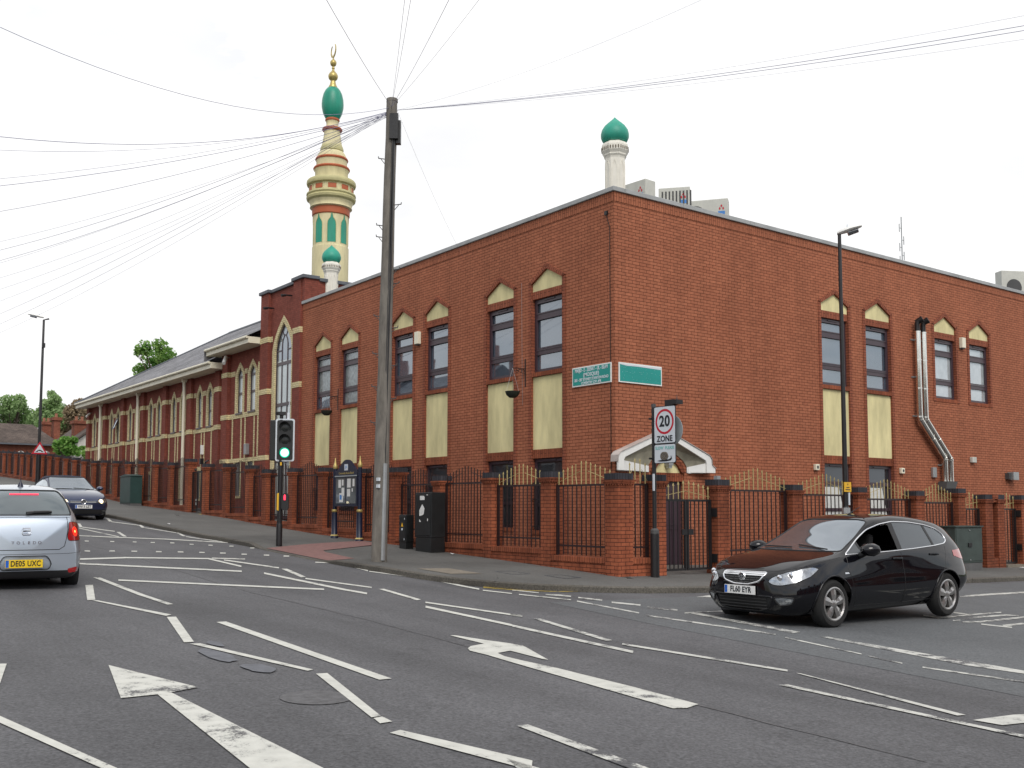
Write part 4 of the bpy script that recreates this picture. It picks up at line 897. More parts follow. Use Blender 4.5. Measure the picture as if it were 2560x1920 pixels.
# cream bands and vertical strips
bd=MB(T)
for k in range(7):
    for z in (6.45,4.87): bd.box(HX[k]-.012,HX[k]+PW+.012,-.1,.014,z,z+.2)
for k in range(6):
    xa=HX[k]+PW+.012; xb=HX[k+1]-.012 if k<5 else HX[6]-.012
    bd.box(xa,xb,-.2,HD+.018,4.87,5.049)
    segs=[(xa,HX[k]+.99-.17),(HX[k]+1.45+.17,HX[k]+2.19-.17),(HX[k]+2.67+.17,xb)]
    for a,b in segs: bd.box(a,b,-.2,HD+.012,6.45,6.65)
    for of in (.68,1.53,1.88,2.71): bd.box(HX[k]+of-.055,HX[k]+of+.055,-.2,HD+.012,3.41,4.87)
bd.build('cream_band','cream_brick',hall)
bd=MB(T)
for z,h in ((6.93,.2),(5.20,.2),(3.44,.17)):
    bd.box(-23.662,-23.038,-.1,.044,z,z+h)
    if z<6:
        bd.box(-23.038,-19.72,-.2,WD+.018,z,z+h-.003)
    else:
        for a,b in ((-23.038,WW[0][0]-.2),(WW[0][1]+.2,WW[1][0]-.2),(WW[1][1]+.2,-19.72)): bd.box(a,b,-.2,WD+.012,z,z+h)
for u in (-22.75,-21.85,-21.45,-20.55,-20.2): bd.box(u-.06,u+.06,-.2,WD+.012,3.61,5.2)
bd.box(-20.26,-20.14,-.2,WD+.0155,5.4,7.25)
bd.build('cream_band','cream_brick',hall)
# eaves
def eave(x0,x1,z0,z1,yf,name='eaves_box'):
    e=MB(); e.prism([(x0,z0),(x1,z0),(x1,z1),(x0,z1)],-yf,-yf+.03) if 0 else None
    e.box(x0,x1,yf,yf+.03,z0,z1); e.box(x0,x1,yf+.03,.3,z0,z0+.03); e.box(x0,x0+.03,yf+.03,.3,z0+.03,z1); e.box(x1-.03,x1,yf+.03,.3,z0+.03,z1)
    return e.build(name,'fascia',hall)
eave(-44.95,-23.62,7.33,7.58,-.52); eave(-24.1,-19.68,7.86,8.10,-.55)
g=MB(); g.tube([(-44.95,-.57,7.56),(-23.66,-.57,7.56)],.055,8); g.tube([(-24.1,-.60,8.08),(-19.68,-.60,8.08)],.055,8); g.build('gutter','fascia',hall)
for k in (1,3,5):
    u=HX[k]-.1; dpp=MB(T); dpp.box(u-.09,u+.09,.02,.2,7.2,7.33); dpp.tube([(u,.12,7.28),(u,.11,7.1),(u,.10,6.9),(u,.10,1.4)],.065,8); dpp.build('downpipe','fascia',hall)
# hipped slate roof
def rface(m,pts):
    a,b,c=Vector(pts[0]),Vector(pts[1]),Vector(pts[2]); n=(b-a).cross(c-a).normalized(); h=Vector((-n.y,n.x,0)).normalized() if abs(n.z)<.999 else Vector((1,0,0)); s=n.cross(h)
    m.face(pts,[(Vector(p).dot(h),Vector(p).dot(s)) for p in pts])
rf=MB(); e0=(-45.0,-.58,7.60); rg0=(-38.4,5.97,11.48); rg1=(-14,5.97,11.48)
rface(rf,[e0,(-24.1,-.58,7.60),(-24.1,5.97,11.48),rg0]); rface(rf,[(-24.15,-.62,8.12),(-19.65,-.62,8.12),(-19.65,5.97,11.49),(-24.15,5.97,11.49)])
rface(rf,[(-19.65,2,9.2),(-14,2,9.2),(-14,5.97,11.48),(-19.65,5.97,11.48)])
rface(rf,[e0,rg0,(-45.0,12.5,7.6)]); rface(rf,[(-45.0,12.5,7.6),rg0,rg1,(-14,12.5,7.6)])
rf.face([(-24.15,-.62,8.10),(-24.15,5.9,11.48),(-24.15,5.9,11.2),(-24.15,-.62,7.62)])
rf.build('roof','slate',hall)
rt=MB(); rt.tube([rg0,rg1],.09,6); rt.tube([e0,rg0],.07,6); rt.build('ridge_tile','coping_dark',hall)
# stair tower
tw=MB(T); XB0,XB1=-18.52,-17.08; 
big=arch(XB0,XB1,1.3,7.55,8.43,7)
tw.wall([(-19.62,-.5),(-15.95,-.5),(-15.95,9.66),(-19.62,9.66)],[big],-.03,.22)
tw.face([(-15.95,-.03,-.5),(-15.95,-4.2,-.5),(-15.95,-4.2,9.66),(-15.95,-.03,9.66)]); tw.face([(-19.62,-.03,-.5),(-19.62,-4.2,-.5),(-19.62,-4.2,9.66),(-19.62,-.03,9.66)]); tw.face([(-19.62,-4.2,5),(-15.95,-4.2,5),(-15.95,-4.2,9.66),(-19.62,-4.2,9.66)])
tw.box(-19.64,-18.93,-.5,.09,-.5,9.68); tw.box(-16.77,-16.155,-.4,.09,-.5,9.72); tw.box(-16.155,-15.93,-.6,.05,8.92,9.72)
tw.build('tower_wall','brick_hall',hall)
tc_=MB(T); tc_.box(-19.72,-18.86,-.5,.16,9.68,9.80); tc_.box(-18.86,-16.84,-.4,.06,9.66,9.78); tc_.box(-16.84,-15.86,-.5,.16,9.72,9.84); tc_.box(-15.97,-15.86,-4.2,-.5,9.66,9.78); tc_.box(-19.70,-19.5,-4.2,-.5,9.66,9.78); tc_.box(-19.5,-15.97,-4.2,-.4,9.6,9.7)
tc_.build('tower_coping','coping_dark',hall,bevel=.012)
def gz(f,d):
    d0,d1=d-.11,d-.05
    for u in (-18.04,-17.56): f.box(u-.03,u+.03,d0,d1-.003,1.4,7.62)
    f.box(XB0+.03,XB1-.03,d0,d1,6.86,6.98); f.box(XB0+.03,XB1-.03,d0,d1,5.35,5.47); f.box(XB0+.03,XB1-.03,d0,d1,3.3,3.42)
    f.box(XB0+.03,-18.04,d0,d1,7.38,7.43); f.box(-17.56,XB1-.03,d0,d1,7.38,7.43)
    for sg in (-1,1):
        xm=-17.8; P=[(xm+sg*.24,7.62),(xm+sg*.20,7.78),(xm+sg*.09,7.92),(xm,7.98)]
        for a,b in zip(P,P[1:]): f.prism([(a[0]-.025,a[1]),(a[0]+.025,a[1]),(b[0]+.025,b[1]),(b[0]-.025,b[1])],d0,d1-.004)
        f.prism([(xm+sg*.05,7.9),(xm+sg*.10,7.9),(xm+sg*.36,8.30),(xm+sg*.30,8.30)],d0,d1-.006)
arch_window(T,XB0,XB1,1.3,7.45,8.43,8.68,.24,-.03,hall,(),pane='glass_hall',frame=.07,glaz=gz)
up=MB(T); up.prism([(-18.45,7.05),(-17.15,7.05),(-17.15,7.6),(-17.8,8.28),(-18.45,7.6)],-.104,-.100); up.build('clear_upper_pane','glass',hall)
for z in (7.82,5.88):
    for q in ((-19.652,-18.918,-.1,.102),(-18.918,XB0-.24,-.2,-.015),(-16.782,-16.152,-.1,.102),(XB1+.24,-16.782,-.2,-.015)):
        bd=MB(T); bd.box(*q,z,z+.2); bd.build('cream_band','cream_brick',hall)
bd=MB(T); bd.box(-19.652,-18.918,-.1,.102,3.42,3.6); bd.build('cream_band','cream_brick',hall)
sp_=MB(T)
for u,z in ((-17.1,9.28),(-18.65,9.06)): sp_.tube([(u,-.0,z),(u+.02,.28,z-.01)],.03,6); sp_.tube([(u+.02,.26,z-.02),(u+.04,.42,z-.05)],.05,8)
sp_.build('small_spotlight','black',hall)
wall_box('security_box',T_A(.12),-21.08,3.92,.2,.42,.16,'grey_metal','grey box on the plum-brick wing under its right arched window','box',lip=False)
o=thing('security_camera','white tubular camera under the raised eave beside the wing pier','camera',T_A()(-22.75,0,7.55)); c=MB(T); c.tube([(-22.98,.0,7.72),(-22.9,.2,7.7)],.02,6); c.build('bracket','grey_metal',o); c=MB(T); c.tube([(-22.92,.16,7.72),(-22.62,.36,7.42)],.075,10); c.build('casing','white',o,smooth=True)
o=thing('security_camera','small white camera under the eave at the far end of the hall','camera',T_A()(-43.6,0,7.0)); c=MB(T); c.tube([(-43.75,-.1,7.05),(-43.6,.12,6.95)],.03,6); c.build('bracket','grey_metal',o); c=MB(T); c.tube([(-43.66,.05,6.98),(-43.45,.3,6.78)],.06,10); c.build('casing','white',o,smooth=True)
for u,z,l in ((-26.02,4.12,'small white box with a dark fitting under it on the hall wall nearest the wing'),):
    o=wall_box('intercom_box',T_A(.14),u,z,.13,.4,.12,'white',l,'box',lip=False); c=MB(T_A(.14)); c.box(u-.02,u+.1,.0,.16,3.5,3.75); c.build('speaker','black',o)
# ------------------------------------------------------------------ the great minaret on the tower
mn=thing('great_minaret','tall cream minaret with green bulb, orange rings and gold crescent','minaret',(-18.1,2.0,9.6))
cx,cy=-18.1,2.0; AT=math.atan2(CAMPOS.y-cy,CAMPOS.x-cx)
def lat(prof,name,mat,n=40,parent=mn,smooth=True,angle=35): m=MB(); m.lathe(prof,cx,cy,n); return m.build(name,mat,parent,smooth=smooth,angle=angle)
b=MB(); b.lathe([(.95,9.6),(1.0,9.9),(.98,10.0),(.74,10.12),(.0,10.14)],cx,cy,8,rot=R(22.5)); b.build('base','coping_dark',mn)
sh=lat([(.69,10.1),(.69,11.52),(.665,11.54),(.665,12.76)],'shaft','cream_paint')
for k in range(8):
    an=AT+R(3)+R(45*k); m=MB(); tx,ty=-math.sin(an),math.cos(an)
    def P_(u,z,rr=.669):
        a2=an+u/.665; return (cx+math.cos(a2)*rr,cy+math.sin(a2)*rr,z)
    half=[(.165,11.63),(.165,12.3),(.15,12.42),(.11,12.5),(.055,12.57),(.04,12.66),(.02,12.76),(.0,12.82)]
    rows=[(-u,u,z) for u,z in half]
    for (a,b_,z),(a2,b2,z2) in zip(rows,rows[1:]):
        for i in range(4):
            s0,s1=i/4,(i+1)/4
            m.face([P_(a+(b_-a)*s0,z),P_(a+(b_-a)*s1,z),P_(a2+(b2-a2)*s1,z2),P_(a2+(b2-a2)*s0,z2)])
    wn=m.build('lancet_panel','green',mn)
    e=MB(); L_=[P_(-u,z,.674) for u,z in half]+[P_(u,z,.674) for u,z in reversed(half)]; e.tube(L_+[L_[0]],.012,4); e.build('panel_moulding','cream_olive',wn)
lat([(.665,12.74),(.71,12.77),(.72,13.0),(.70,13.03)],'orange_band','terra')
lat([(.68,13.02),(.80,13.06),(.78,13.12),(.80,13.22),(.84,13.3)],'corbel','cream_paint')
lat([(.80,13.28),(.92,13.36),(.94,13.44),(.90,13.5),(.94,13.55),(.93,13.6),(.80,13.63)],'lower_ring','cream_olive')
g=lat([(.80,13.6),(.82,13.62),(.82,13.9),(.80,13.92)],'gallery','cream_paint')
for k in range(10):
    an=AT+R(2)+R(36*k); m=MB(); a0,a1=an-R(10.5),an+R(10.5)
    m.lathe([(.836,13.67),(.836,13.84)],cx,cy,6,a0=a0,a1=a1); m.build('gallery_panel','terra',g)
    e=MB(); e.tube([(cx+math.cos(a)*.838,cy+math.sin(a)*.838,z) for a,z in ((a0-.03,13.64),(a0-.03,13.87),(an,13.87),(a1+.03,13.87),(a1+.03,13.64),(an,13.64),(a0-.03,13.64))],.016,4); e.build('panel_frame','cream_paint',g)
lat([(.80,13.88),(.92,13.93),(.94,14.0),(.93,14.08),(.90,14.12),(.62,14.16)],'upper_ring','cream_olive')
lat([(.62,14.14),(.625,14.48),(.66,14.53),(.67,14.56)],'drum','cream_paint')
lat([(.60,14.53),(.675,14.55),(.70,14.6),(.675,14.65),(.60,14.67)],'orange_ring','terra')
lat([(.585,14.65),(.585,14.9),(.60,14.94)],'drum','cream_paint')
lat([(.56,14.91),(.61,14.93),(.63,14.97),(.61,15.02),(.56,15.03)],'orange_ring','terra')
lat([(.565,15.02),(.55,15.12),(.50,15.22),(.46,15.27),(.42,15.28)],'shoulder','cream_paint')
lat([(.40,15.27),(.44,15.32),(.445,15.4),(.41,15.5),(.40,15.52)],'waist_base','cream_olive')
lat([(.40,15.51),(.375,15.62),(.34,15.8),(.315,15.98),(.305,16.12)],'waist','cream_paint')
lat([(.30,16.10),(.37,16.13),(.39,16.18),(.36,16.23),(.29,16.25)],'orange_ring','terra')
lat([(.27,16.24),(.235,16.32),(.23,16.42),(.25,16.5),(.27,16.53)],'neck','cream_paint')
lat([(.25,16.50),(.275,16.53),(.275,16.58),(.25,16.61)],'orange_ring','terra')
lat([(.24,16.59),(.30,16.68),(.37,16.84),(.415,17.05),(.42,17.2),(.405,17.38),(.36,17.58),(.29,17.73),(.22,17.82),(.15,17.86)],'bulb','green',angle=70)
lat([(.17,17.84),(.172,17.88),(.13,17.96),(.10,18.08),(.09,18.13),(.11,18.15),(.16,18.2),(.188,18.28),(.185,18.34),(.15,18.42),(.09,18.49),(.05,18.54),(.04,18.6),(.06,18.62),(.06,18.65),(.035,18.68),(.05,18.71),(.10,18.75),(.125,18.83),(.12,18.89),(.08,18.95),(.035,18.99),(.02,19.06)],'gold_finial','gold',n=24,angle=70)
# crescent standing edge-on to the street
cr_=MB(); n=22; cz=19.33; ux,uy=math.cos(AT+R(20)),math.sin(AT+R(20)); nx,ny=-uy,ux
def cpt(r,a,of,side):
    u=math.sin(a)*r+of[0]; z=cz+(-math.cos(a))*r+of[1]; return (cx+ux*u+nx*side,cy+uy*u+ny*side,z)
for i in range(n):
    a0=R(-150)+R(300)*i/n; a1=R(-150)+R(300)*(i+1)/n
    def wd(a): return .22*max(.02,(math.cos(a/2*1.18)))*.38
    for sd in (-.018,.018):
        cr_.face([cpt(.27,a0,(0,0),sd),cpt(.27,a1,(0,0),sd),cpt(.27-wd(a1),a1,(0,0),sd),cpt(.27-wd(a0),a0,(0,0),sd)])
    cr_.face([cpt(.27,a0,(0,0),-.018),cpt(.27,a1,(0,0),-.018),cpt(.27,a1,(0,0),.018),cpt(.27,a0,(0,0),.018)])
    cr_.face([cpt(.27-wd(a0),a0,(0,0),-.018),cpt(.27-wd(a1),a1,(0,0),-.018),cpt(.27-wd(a1),a1,(0,0),.018),cpt(.27-wd(a0),a0,(0,0),.018)])
cr_.build('crescent','gold',mn)
# ------------------------------------------------------------------ boundary fences: brick pillars, plinth, spiked railings
FD=.33
def pillar(T,u0,u1,zg,ztop,parent,square=True,depth=FD):
    p=MB(T); p.box(u0,u1,-depth,0,zg-.4,ztop-.14); o=p.build('pillar','brick_pillar',parent)
    c=MB(T); c.box(u0-.03,u1+.03,-depth-.03,.03,ztop-.205,ztop-.165)
    n=int((u1-u0+.06)/.06)
    for i in range(n):
        u=u0-.03+(u1-u0+.06)*(i+.5)/n; c.box(u-.017,u+.017,.0,.028,ztop-.235,ztop-.205)
    for i in range(5):
        d=-depth+depth*(i+.5)/5
        c.box(u0-.028,u0,d-.017,d+.017,ztop-.235,ztop-.205); c.box(u1,u1+.028,d-.017,d+.017,ztop-.235,ztop-.205)
    c.box(u0-.045,u1+.045,-depth-.045,.045,ztop-.165,ztop-.125); c.build('corbel_course','tan_patch' if False else 'brick_pillar',o)
    c=MB(T); c.box(u0-.01,u1+.01,-depth-.01,.01,ztop-.125,ztop,sold=1); c.build('cap','brick_blue',o)
    return o
def railing(T,u0,u1,zplinth,zrail,parent,endh=.23,midh=.43,gold=False,dd=-.165,bent=None,name='railing_panel',mid=.5,tip=True):
    n=max(3,int(round((u1-u0)/(.145 if gold else .125)))); b=MB(T); g=MB(T)
    b.box(u0,u1,dd-.008,dd+.008,zrail-.02,zrail+.02); b.box(u0,u1,dd-.008,dd+.008,zplinth+.19,zplinth+.225)
    for e in (u0+.02,u1-.02): b.box(e-.02,e+.02,dd-.02,dd+.02,zplinth,zrail+.03)
    for i in range(n):
        u=u0+(u1-u0)*(i+.5)/n; s=1-abs((i+.5)/n-mid)/max(mid,1-mid); h=endh+(midh-endh)*s
        if gold:
            b.box(u-.009,u+.009,dd-.009,dd+.009,zplinth+.02,zrail-.02)
            if bent is not None and i==bent:
                g.tube([(u,dd,zrail+.02),(u-.03,dd,zrail+h*.45),(u+.03,dd+.05,zrail+h+.03)],.010,5); continue
            g.box(u-.0075,u+.0075,dd-.0075,dd+.0075,zrail+.02,zrail+h)
            t=zrail+h; q=.022
            g.prism([(u-q,t),(u+q,t),(u,t+.055)],dd-.006,dd+.006)
            g.face([(u,dd-q,t),(u,dd+q,t),(u,dd,t+.055)])
        else:
            b.box(u-.009,u+.009,dd-.009,dd+.009,zplinth+.02,zrail+h)
    if gold:
        # thin curved tie that follows the points
        k=endh*.55
        for a,c in (((u0,zrail+.06),((u0+u1)/2-.12,zrail+midh*.62)),(((u0+u1)/2+.12,zrail+midh*.62),(u1,zrail+.06))): g.tube([(a[0],dd-.012,a[1]),(c[0],dd-.012,c[1])],.006,4)
    o=b.build(name,'maroon' ,parent)
    if gold: g.build('gold_spikes','gold_paint',o)
    else:
        t=MB(T)
        for a,c in (((u0,zrail+.05),((u0+u1)/2-.2,zrail+midh*.6)),(((u0+u1)/2+.2,zrail+midh*.6),(u1,zrail+.05))): t.tube([(a[0],dd-.012,a[1]),(c[0],dd-.012,c[1])],.008,4)
        t.build('curved_tie','maroon',o)
    return o
def plinth(T,u0,u1,zt,zg,parent):
    p=MB(T); p.box(u0,u1,-.30,-.02,zg-.5,zt-.105); p.box(u0,u1,-.32,.0,zt-.105,zt,sold=1); return p.build('plinth','brick_pillar',parent)
fa=thing('street_fence','brick pillar fence with dark spiked railings along the main street','fence',(-20,-1.95,1.5))
TA=T_A(-1.95)
PX=[-.21,-2.33,-4.46,-6.57,-8.5,-10.75,-12.84,-14.84,-16.24,-18.29,-20.31]; PT=[2.40,2.44,2.42,2.69,2.72,2.82,2.87,2.89,3.07,3.19,3.26]
ga=lambda x:G(x,-1.95)+.135
for x,t in zip(PX,PT): pillar(TA,x,x+.33,ga(x),t,fa)
PL=[.66,.80,.82,.95,1.0,1.12,1.18,1.27,1.42,1.49,1.61]
fr=[(1.90,-.21+.33,.66,2.10,True),( -.21,-2.33+.33,.70,2.14,True)]
plinth(TA,.12,1.86,.66,.3,fa); railing(TA,.13,1.85,.66,2.10,fa,.22,.46,True,bent=4)
plinth(TA,-2.0,-.21,.78,.4,fa); railing(TA,-1.99,-.22,.78,2.13,fa,.2,.44,True)
for i in range(1,len(PX)-1):
    u1=PX[i]-.0; u0=PX[i+1]+.33; zt=(PL[i]+PL[i+1])/2; zr=min(PT[i],PT[i+1])-.2
    plinth(TA,u0,u1,zt,ga(u0)-.1,fa); railing(TA,u0+.01,u1-.01,zt,zr,fa,.22,.42)
# wide gate pillar and the far run of pillars
pillar(TA,-22.16,-21.83,ga(-22),3.52,fa)
fx=[-24.2,-26.16,-28.08,-30.0,-31.96,-33.86,-35.58,-37.48,-39.31,-41.19,-43.05,-44.86,-46.55,-48.5,-50.29,-52.09,-53.9,-55.88,-57.57,-59.5,-61.5]
ftop=[3.45,3.55,3.64,3.70,3.80,3.90]+[ga(x)+1.66 for x in fx[6:]]
for x,t in zip(fx,ftop): pillar(TA,x,x+.33,ga(x),t,fa)
allx=[-22.16]+fx; allt=[3.45]+ftop
for i in range(len(allx)-1):
    u1=allx[i]; u0=allx[i+1]+.33; zg=ga((u0+u1)/2); zt=zg+.22; plinth(TA,u0,u1,zt,zg-.1,fa); railing(TA,u0+.01,u1-.01,zt,min(allt[i],allt[i+1])-.2,fa,.2,.38)
gt=thing('street_gate','narrow black gate with curved top bar and yellow step in the street fence','gate',TA(-21,0,1.4))
g=MB(TA); 
for u in (-21.78,-21.3,-20.82,-20.36): g.box(u-.025,u+.025,-.2,-.15,1.5,3.0)
g.box(-21.8,-20.34,-.19,-.16,2.96,3.02); g.box(-21.8,-20.34,-.19,-.16,1.52,1.6)
for i in range(12): u=-21.72+.125*i; g.box(u-.009,u+.009,-.185,-.165,1.55,3.0)
g.build('gate_leaf','black',gt)
g=MB(TA); g.tube([(-20.9,-.17,3.02),(-20.7,-.17,3.22),(-20.45,-.17,3.36),(-20.2,-.17,3.4)],.03,6); g.lathe([(.0,3.02),(.05,3.07),(.05,3.1),(.0,3.15)],-21.5,-.17,8); g.build('curved_bar','black',gt)
g=MB(TA); g.box(-21.83,-20.31,-.3,.03,1.30,1.42); g.build('step','yellow_paint',gt)
g=MB(TA); g.box(-21.32,-21.26,-.15,-.12,1.75,1.85); g.box(-21.32,-21.26,-.15,-.12,1.9,1.98); g.build('lock','grey_metal',gt)
fb=thing('side_fence','brick pillar fence with gold-tipped railings along the side road','fence',(2.23,4,0))
TB=T_B(2.23); gb=lambda y:G(2.23,y)+.135
BP=[(-1.99,-1.60,2.31),(-1.02,-.69,2.30),(.83,1.19,2.24),(3.29,3.64,2.17),(5.74,6.09,2.15),(8.18,8.55,2.09),(10.15,10.51,2.18),(11.5,12.5,2.03),(13.45,13.82,2.03),(15.7,16.05,1.95),(18.1,18.45,1.9)]
for i,(a,b,t) in enumerate(BP):
    if i==7:
        pillar(TB,11.5,11.88,gb(12),t,fb); pillar(TB,12.14,12.5,gb(12),t,fb)
        q=MB(TB); q.box(11.88,12.14,-.33,-.02,-.3,.31); q.box(11.88,12.14,-.33,-.0,1.83,1.89); q.box(11.86,12.16,-.3,.02,1.92,2.03); q.box(11.88,12.14,-.26,-.22,.3,1.83); q.build('slot_infill','brick_pillar',fb)
    else: pillar(TB,a,b,gb(a),t,fb,depth=.37 if i==0 else FD)
plinth(TB,-1.60,-1.02,.66,.1,fb); railing(TB,-1.59,-1.03,.66,2.10,fb,.34,.50,True,name='railing_panel')
for i,zr in ((2,2.02),(3,1.95),(4,1.87),(5,1.80),(8,1.7),(9,1.66)):
    u0=BP[i][1]; u1=BP[i+1][0]; zt=gb((u0+u1)/2)+.3; plinth(TB,u0,u1,zt,zt-.5,fb); railing(TB,u0+.01,u1-.01,zt,zr,fb,.20,.46,True)
def bgate(u0,u1,z0,zr,label,leaves=2,endh=.2,midh=.34):
    o=thing('entrance_gate',label,'gate',TB((u0+u1)/2,0,z0),0)
    edges=[u0,(u0+u1)/2,u1] if leaves==2 else [u0,u1]
    for k in range(leaves):
        a,b=edges[k]+.01,edges[k+1]-.01; g=MB(TB); d0,d1=-.20,-.15
        for u in (a+.025,b-.025): g.box(u-.025,u+.025,d0,d1,z0,zr)
        g.box(a,b,d0+.005,d1-.005,zr-.045,zr); g.box(a,b,d0+.005,d1-.005,z0,z0+.045)
        n=5
        for i in range(n): u=a+(b-a)*(i+1)/(n+1); g.box(u-.009,u+.009,-.184,-.166,z0,zr)
        if leaves==2: g.box(b-.16 if k==0 else a,b if k==0 else a+.16,-.15,-.13,z0+.72,z0+.84)
        lf=g.build('gate_leaf','black',o)
        s=MB(TB)
        for i in range(n):
            u=a+(b-a)*(i+.5)/n; t=abs(u-(u0+u1)/2)/((u1-u0)/2); h=midh+(endh-midh)*t
            s.box(u-.0075,u+.0075,-.1825,-.1675,zr,zr+h); s.prism([(u-.028,zr+h),(u+.028,zr+h),(u,zr+h+.06)],-.181,-.169)
        s.tube([(a,-.19,zr+.05+(0 if (k==0 or leaves==1) else .12)),(b,-.19,zr+.05+(.12 if k==0 else 0))],.006,4)
        s.build('gold_spikes','gold_paint',lf)
    return o
bgate(-.67,.81,.37,1.82,'black double gate with gold arrow points opposite the corner entrance door')
bgate(10.53,11.48,.13,1.66,'narrow black gate with gold arrow points behind the grey-green cabinet',1,.26,.38)
bgate(12.52,13.43,.12,1.66,'narrow black gate with gold arrow points at the far right end of the fence',1,.26,.38)
hb=MB(TB)
for z in (.6,1.55): hb.box(.81,.86,-.2,-.02,z-.09,z+.09); hb.box(13.43,13.48,-.2,-.02,z-.12,z+.06)
hb.build('gate_hinge','black',fb)
g=MB(TB); g.box(.94,1.04,-.2,-.1,2.24,2.32); g.build('pillar_sensor','grey_metal',fb)
st=MB(TB); st.box(12.5,13.45,-.33,.05,-.2,.1); st.build('gate_step','tan_patch',fb)
# ------------------------------------------------------------------ street furniture
def yaw_frame(o): pass
# traffic signal on the pavement
x,y=-6.8,-4.9; zg=pz(x,y)
tl=thing('traffic_light','black traffic signal showing green, white-edged board, by the crossing','traffic light',(x,y,zg),math.atan2(CAMPOS.y-y,CAMPOS.x-x)+R(90)-R(6))
# local frame: -y faces the camera, x to the right
m=MB(); m.tube([(0,0,-.1),(0,0,3.1)],.062,14); m.lathe([(.075,0),(.075,.5),(.062,.55)],0,0,14); m.build('pole','black',tl,local=True,smooth=True)
def rrect(w_,h_,r,cx=0,cz=0,n=4):
    P=[]
    for sx,sz,a0 in ((1,-1,-90),(1,1,0),(-1,1,90),(-1,-1,180)):
        for i in range(n+1):
            a=R(a0+90*i/n); P.append((cx+sx*(w_/2-r)+r*math.cos(a),cz+sz*(h_/2-r)+r*math.sin(a)))
    return P
m=MB(); m.prism(rrect(.46,1.05,.05,.1,2.60),-.05,-.02); hd_=m.build('backing_board','sign_white',tl,local=True)
m=MB(); m.prism(rrect(.385,.975,.04,.1,2.60),-.07,-.045); m.box(-.06,.26,-.03,.13,2.14,3.06); hb_=m.build('head','plastic_black',tl,local=True)
for z,mt in ((2.91,'lamp_off'),(2.60,'lamp_off'),(2.285,'green_on')):
    v=MB(); n=18; r_=.128
    for i in range(n):
        a0,a1=R(-35)+R(250)*i/n,R(-35)+R(250)*(i+1)/n
        p=lambda a,d,rr:(.1+math.cos(a)*rr,d,z+math.sin(a)*rr)
        dep=lambda a:-.07-.17*max(.1,(math.sin(a)+.6)/1.6)
        v.face([p(a0,-.06,r_),p(a1,-.06,r_),p(a1,dep(a1),r_),p(a0,dep(a0),r_)]); v.face([p(a0,-.06,r_+.008),p(a1,-.06,r_+.008),p(a1,dep(a1),r_+.008),p(a0,dep(a0),r_+.008)])
    v.build('visor','plastic_black',hb_,local=True)
    l=MB(); l.lathe([(.0,.012),(.06,.01),(.105,.0)],0,0,20); l.v=[(.1+q[0],-.075-q[2],z+q[1]) for q in l.v]; lo_=l.build('lens',mt,hb_,local=True,smooth=True)
    if mt=='green_on':
        l=MB(); l.lathe([(.098,.001),(.104,.006),(.124,.0)],0,0,24); l.v=[(.1+q[0],-.078-q[2],z+q[1]) for q in l.v]; l.build('lens_edge','green_ring',lo_,local=True,smooth=True)
m=MB(); m.box(-.27,-.09,-.02,.22,2.1,3.1); sh_=m.build('side_head','plastic_black',tl,local=True,bevel=.02)
m=MB()
for i in range(14): m.box(-.277,-.083,-.028,.228,2.16+.066*i,2.175+.066*i)
m.build('side_head_ribs','black',sh_,local=True)
m=MB(); m.lathe([(.03,3.05),(.045,3.1),(.045,3.2),(.06,3.22)],.0,0,12); m.box(-.12,.1,-.06,.06,3.22,3.3); m.tube([(-.1,0,3.27),(-.1,-.13,3.25)],.035,8); m.build('detector','black',tl,local=True)
m=MB(); m.box(.14,.2,-.03,.03,3.1,3.28); m.tube([(.17,0,3.28),(.2,0,3.72)],[.012,.006],6); m.build('aerial','sign_white',tl,local=True)
m=MB(); m.prism(rrect(.17,.42,.07,.13,1.08),-.1,.06); pd_=m.build('push_button_box','plastic_black',tl,local=True)
m=MB(); m.prism([(.105,1.12),(.145,1.12),(.15,1.2),(.145,1.24),(.125,1.26),(.105,1.24),(.10,1.2)],-.106,-.101); m.build('red_man','red_man_on',pd_,local=True)
m=MB(); m.prism([(-.065,.88),(-.02,.86),(-.02,1.30),(-.065,1.28)],-.075,-.06); m.build('yellow_panel','yellow',tl,local=True)
m=MB(); m.box(-.005,.035,-.068,-.063,1.97,2.05); m.build('id_tag','yellow',tl,local=True)
# telegraph pole
px,py=-1.9,-4.87; zg=pz(px,py); PTOP=Vector((-1.82,-4.73,10.36))
tp_=thing('telegraph_pole','tall weathered wooden telegraph pole with step pegs and black boxes','pole',(px,py,zg))
ax=lambda z:(px+(PTOP.x-px)*(z-zg)/(PTOP.z-zg), py+(PTOP.y-py)*(z-zg)/(PTOP.z-zg))
m=MB(); path=[]; rs=[]
for i in range(13):
    z=zg-.2+(PTOP.z-zg+.2)*i/12; q=ax(z); path.append((q[0]+rnd.uniform(-.008,.008),q[1]+rnd.uniform(-.008,.008),z)); rs.append(.165-.05*i/12)
m.tube(path,rs,16); m.build('shaft','wood',tp_,smooth=True)
rt_=Vector((.6,.8,0)); fw_=Vector((.798,-.597,0))      # to the right / towards the road as the pole's fittings stand
def pp(z,a,b): q=ax(z); v=Vector((q[0],q[1],z))+rt_*a+fw_*b; return tuple(v)
m=MB(); m.box(0,0,0,0,0,0) if 0 else None
cover=[pp(z,.085,.12) for z in (zg+.02,1.6,2.55)]; m.tube(cover,.05,8); m.build('cable_guard','grey_metal',tp_)
m=MB(); m.tube([pp(z,.075+rnd.uniform(-.008,.008),.10) for z in (2.5,3.5,4.6,5.8,7,8,9,9.7)],.028,6); m.tube([pp(z,.045,.12) for z in (2.5,4,6,8,9.6)],.016,5); m.build('cable','black',tp_)
m=MB()
